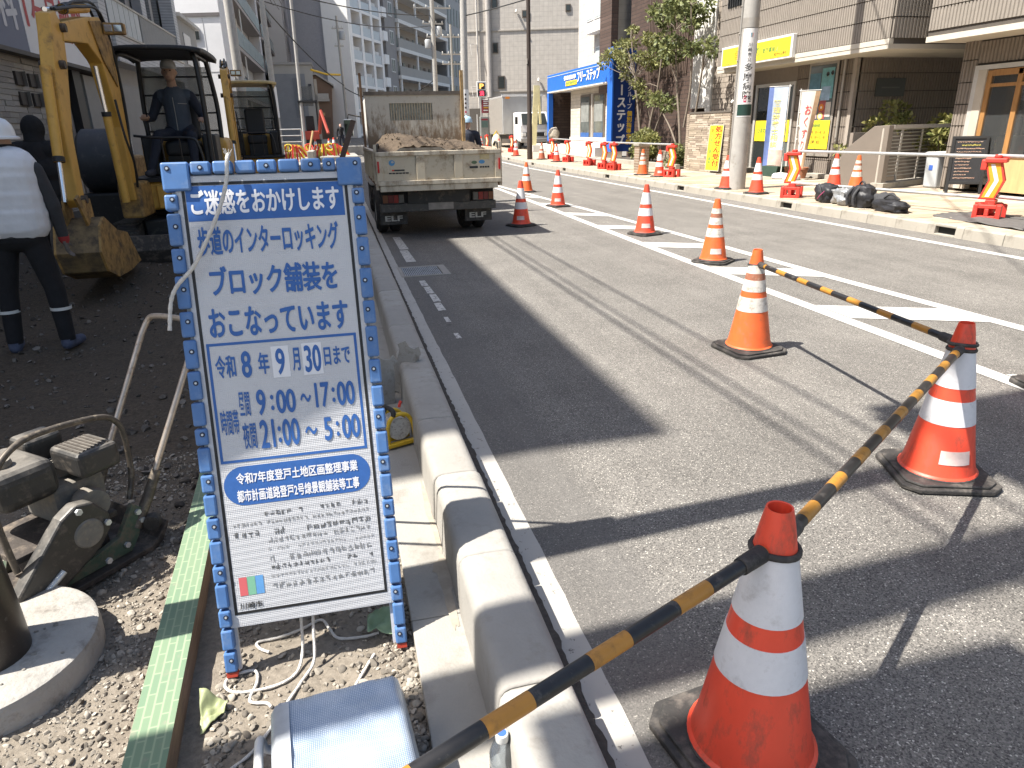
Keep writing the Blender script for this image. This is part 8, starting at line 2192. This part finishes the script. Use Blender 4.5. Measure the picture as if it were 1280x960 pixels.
# ---- pole, cables and building out of the picture on the left: they throw the shadows that lie across the road
op = thing('utility_pole', 'concrete utility pole with transformers just outside the left picture edge', 'pole', (-2.55, 1.36, -.1))
MB().lathe([(.17, -.1), (.15, 5), (.13, 11.5)], 24, (-2.55, 1.30, 0)).build('shaft', pole_c, op, 40)
for y, z in ((1.75, 8.8), (.75, 8.7), (.45, 9.7)): MB().lathe([(0, 0), (.26, .02), (.28, .1), (.28, .75), (.2, .85), (0, .87)], 18, (-2.5, y, z), close=False).build('transformer', MATS['transformer_grey'], op, 40)
MB().box(-2.62, -2.42, .2, 2.6, 8.60, 8.70).build('platform', alu, op); MB().box(-2.6, -2.5, .3, 2.5, 10.3, 10.4).build('crossarm', alu, op); MB().box(-3.3, -1.7, 1.25, 1.35, 10.6, 10.7).build('crossarm', alu, op); MB().box(-2.75, -2.3, .62, 1.0, 5.1, 6.7).build('cone_shade_box', MATS['transformer_grey'], op)  # last box is added out of view to shade the nearest cone
MB().obox((-2.5, 2.10, 9.35), (.5, .8, 1.2), (0, 0, .1)).build('shade_cabinet', MATS['transformer_grey'], op)  # unseen cabinet, added and widened to fill the shadow on the road
MB().box(-2.75, -2.25, .15, .72, 6.75, 7.4).build('road_shade_box', MATS['transformer_grey'], op)  # unseen box added to darken the lower right of the road
for i, (x, z, r) in enumerate(((-2.35, 7.2, .017), (-2.1, 7.0, .013), (-1.95, 7.25, .015))): wire((x, 1.3, z), (x + .25, 41, z + .3), .35, ('cable', 'cable')[0] + ' along the left pavement, %s of three' % ('lowest', 'middle', 'outermost')[i], r, 30)
wire((-2.5, 1.3, 10.4), (8.5, 14.1, 8.6), .3, 'service cable crossing the road to the hospital-sign pole', .016, 30)
wire((-2.5, 1.3, 7.3), (3.6, -6, 7.2), .2, 'service cable leaving over the road behind the camera', .016, 12)

# ---- far junction: stacked barriers, a distant digger
st2 = thing('far_excavator', 'distant red and black mini digger at the junction', 'excavator', (-1.4, 60, gz(60)))
zf = gz(60)
MB().box(-2.2, -.7, 60, 62, zf + .0, zf + .55).build('tracks', chas, st2, bevel=.05); MB().box(-2.1, -.8, 59.9, 61.6, zf + .55, zf + 1.2).build('house', M('far_red', (.35, .05, .03), .5), st2, bevel=.06); MB().box(-1.75, -1.1, 60.6, 61.0, zf + 1.2, zf + 2.3).build('seat', ex_blk, st2, bevel=.08)
for x in (-2.05, -.8): MB().cyl((x, 60, zf + 1.1), (x, 60, zf + 3.3), .07, n=8).build('post', ex_blk, st2); MB().cyl((x, 61.5, zf + 1.1), (x, 61.5, zf + 3.3), .07, n=8).build('post', ex_blk, st2)
MB().box(-2.15, -.7, 59.8, 61.7, zf + 3.25, zf + 3.4).build('roof', ex_blk, st2); MB().box(-1.9, -1.0, 59.98, 60.0, zf + 3.0, zf + 4.4).build('screen', M('far_screen', (.12, .12, .12), .2, alpha=.6), st2)
MB().tube([(-.75, 60, zf + 1.0), (-.5, 59, zf + 2.6), (-.1, 58, zf + 1.0)], .12, 8).build('boom', MATS['far_red'], st2, 40)
jr = random.Random(12); jz = gz(40)
fy_ = M('far_yellow', (.62, .50, .05), .6, .2, 8)
for i in range(9):
    x = -2.1 + .34*i + jr.uniform(-.08, .08); y = 38.5 + jr.uniform(-.8, .8)
    t = thing('stacked_barrier', ('red and yellow barrier %s in the heap beyond the notice board' % ('leftmost', 'second from left', 'third from left', 'fourth from left', 'in the middle', 'fourth from right', 'third from right', 'second from right', 'rightmost')[i]), 'barrier', (x, y, jz), 'heap of folded barriers on the path')
    tl = jr.uniform(-.6, .6)
    for k in range(4): MB().obox((x + .1*k - .15, y + .06*k, jz + .36), (.09, .08, .85), (jr.uniform(-.3, .3), tl + jr.uniform(-.2, .2), 0)).build('rail', (bar_red, fy_, bar_red, fy_)[k], t)
    if i % 3: continue
    q = MB(); pts = [(x + .20*math.cos(a/10*6.28), y - .1 + .1*math.sin(a*.6), jz + .62 + .17*math.sin(a/10*6.28) + .16*(i % 3)) for a in range(11)]; q.tube(pts, .035, 6); q.build('loop', (fy_, bar_red)[i % 2], t, 50)
fr_ = thing('wire_fence', 'low galvanised pipe fence beside the heap of barriers', 'fence', (-2.9, 39, jz)); 
for x in (-3.1, -1.4): MB().cyl((x, 39, jz), (x, 39, jz + 1.5), .035, n=8).build('post', pipe_m, fr_)
for k in range(5): MB().cyl((-3.1, 39, jz + .3 + .3*k), (-1.4, 39, jz + .3 + .3*k), .025, n=6).build('rail', pipe_m, fr_)
q = MB(); q.tube([(-1.2, 37.6, jz), (-.8, 37.9, jz + 1.4)], .05, 6); tag(q.build('wooden_stick', M('stick_wood', (.5, .36, .18), .7), None), 'pale wooden stick leaning in the heap of barriers', 'stick')
# curved white kerb of the new junction
cz_ = thing('white_island_kerb', 'curved white new concrete kerb at the junction left of the truck', 'kerb', (1.0, 40, gz(40)))
for k in range(12):
    a = PI*.5 + k*.13; c = (1.6 + 2.6*math.cos(a), 36 + 7.0*math.sin(a)); 
    MB().obox((c[0], c[1], gz(c[1]) + .28), (.32, .98, .5), (0, 0, math.atan2(-2.6*math.sin(a), 7.0*math.cos(a))*-1 + PI)).build('kerb_stone', conc_new, cz_, bevel=.04)
MB().box(-.6, 1.3, 37.5, 44, -.05, gz(40) + .2).build('slab', conc_new, cz_, bevel=.05)
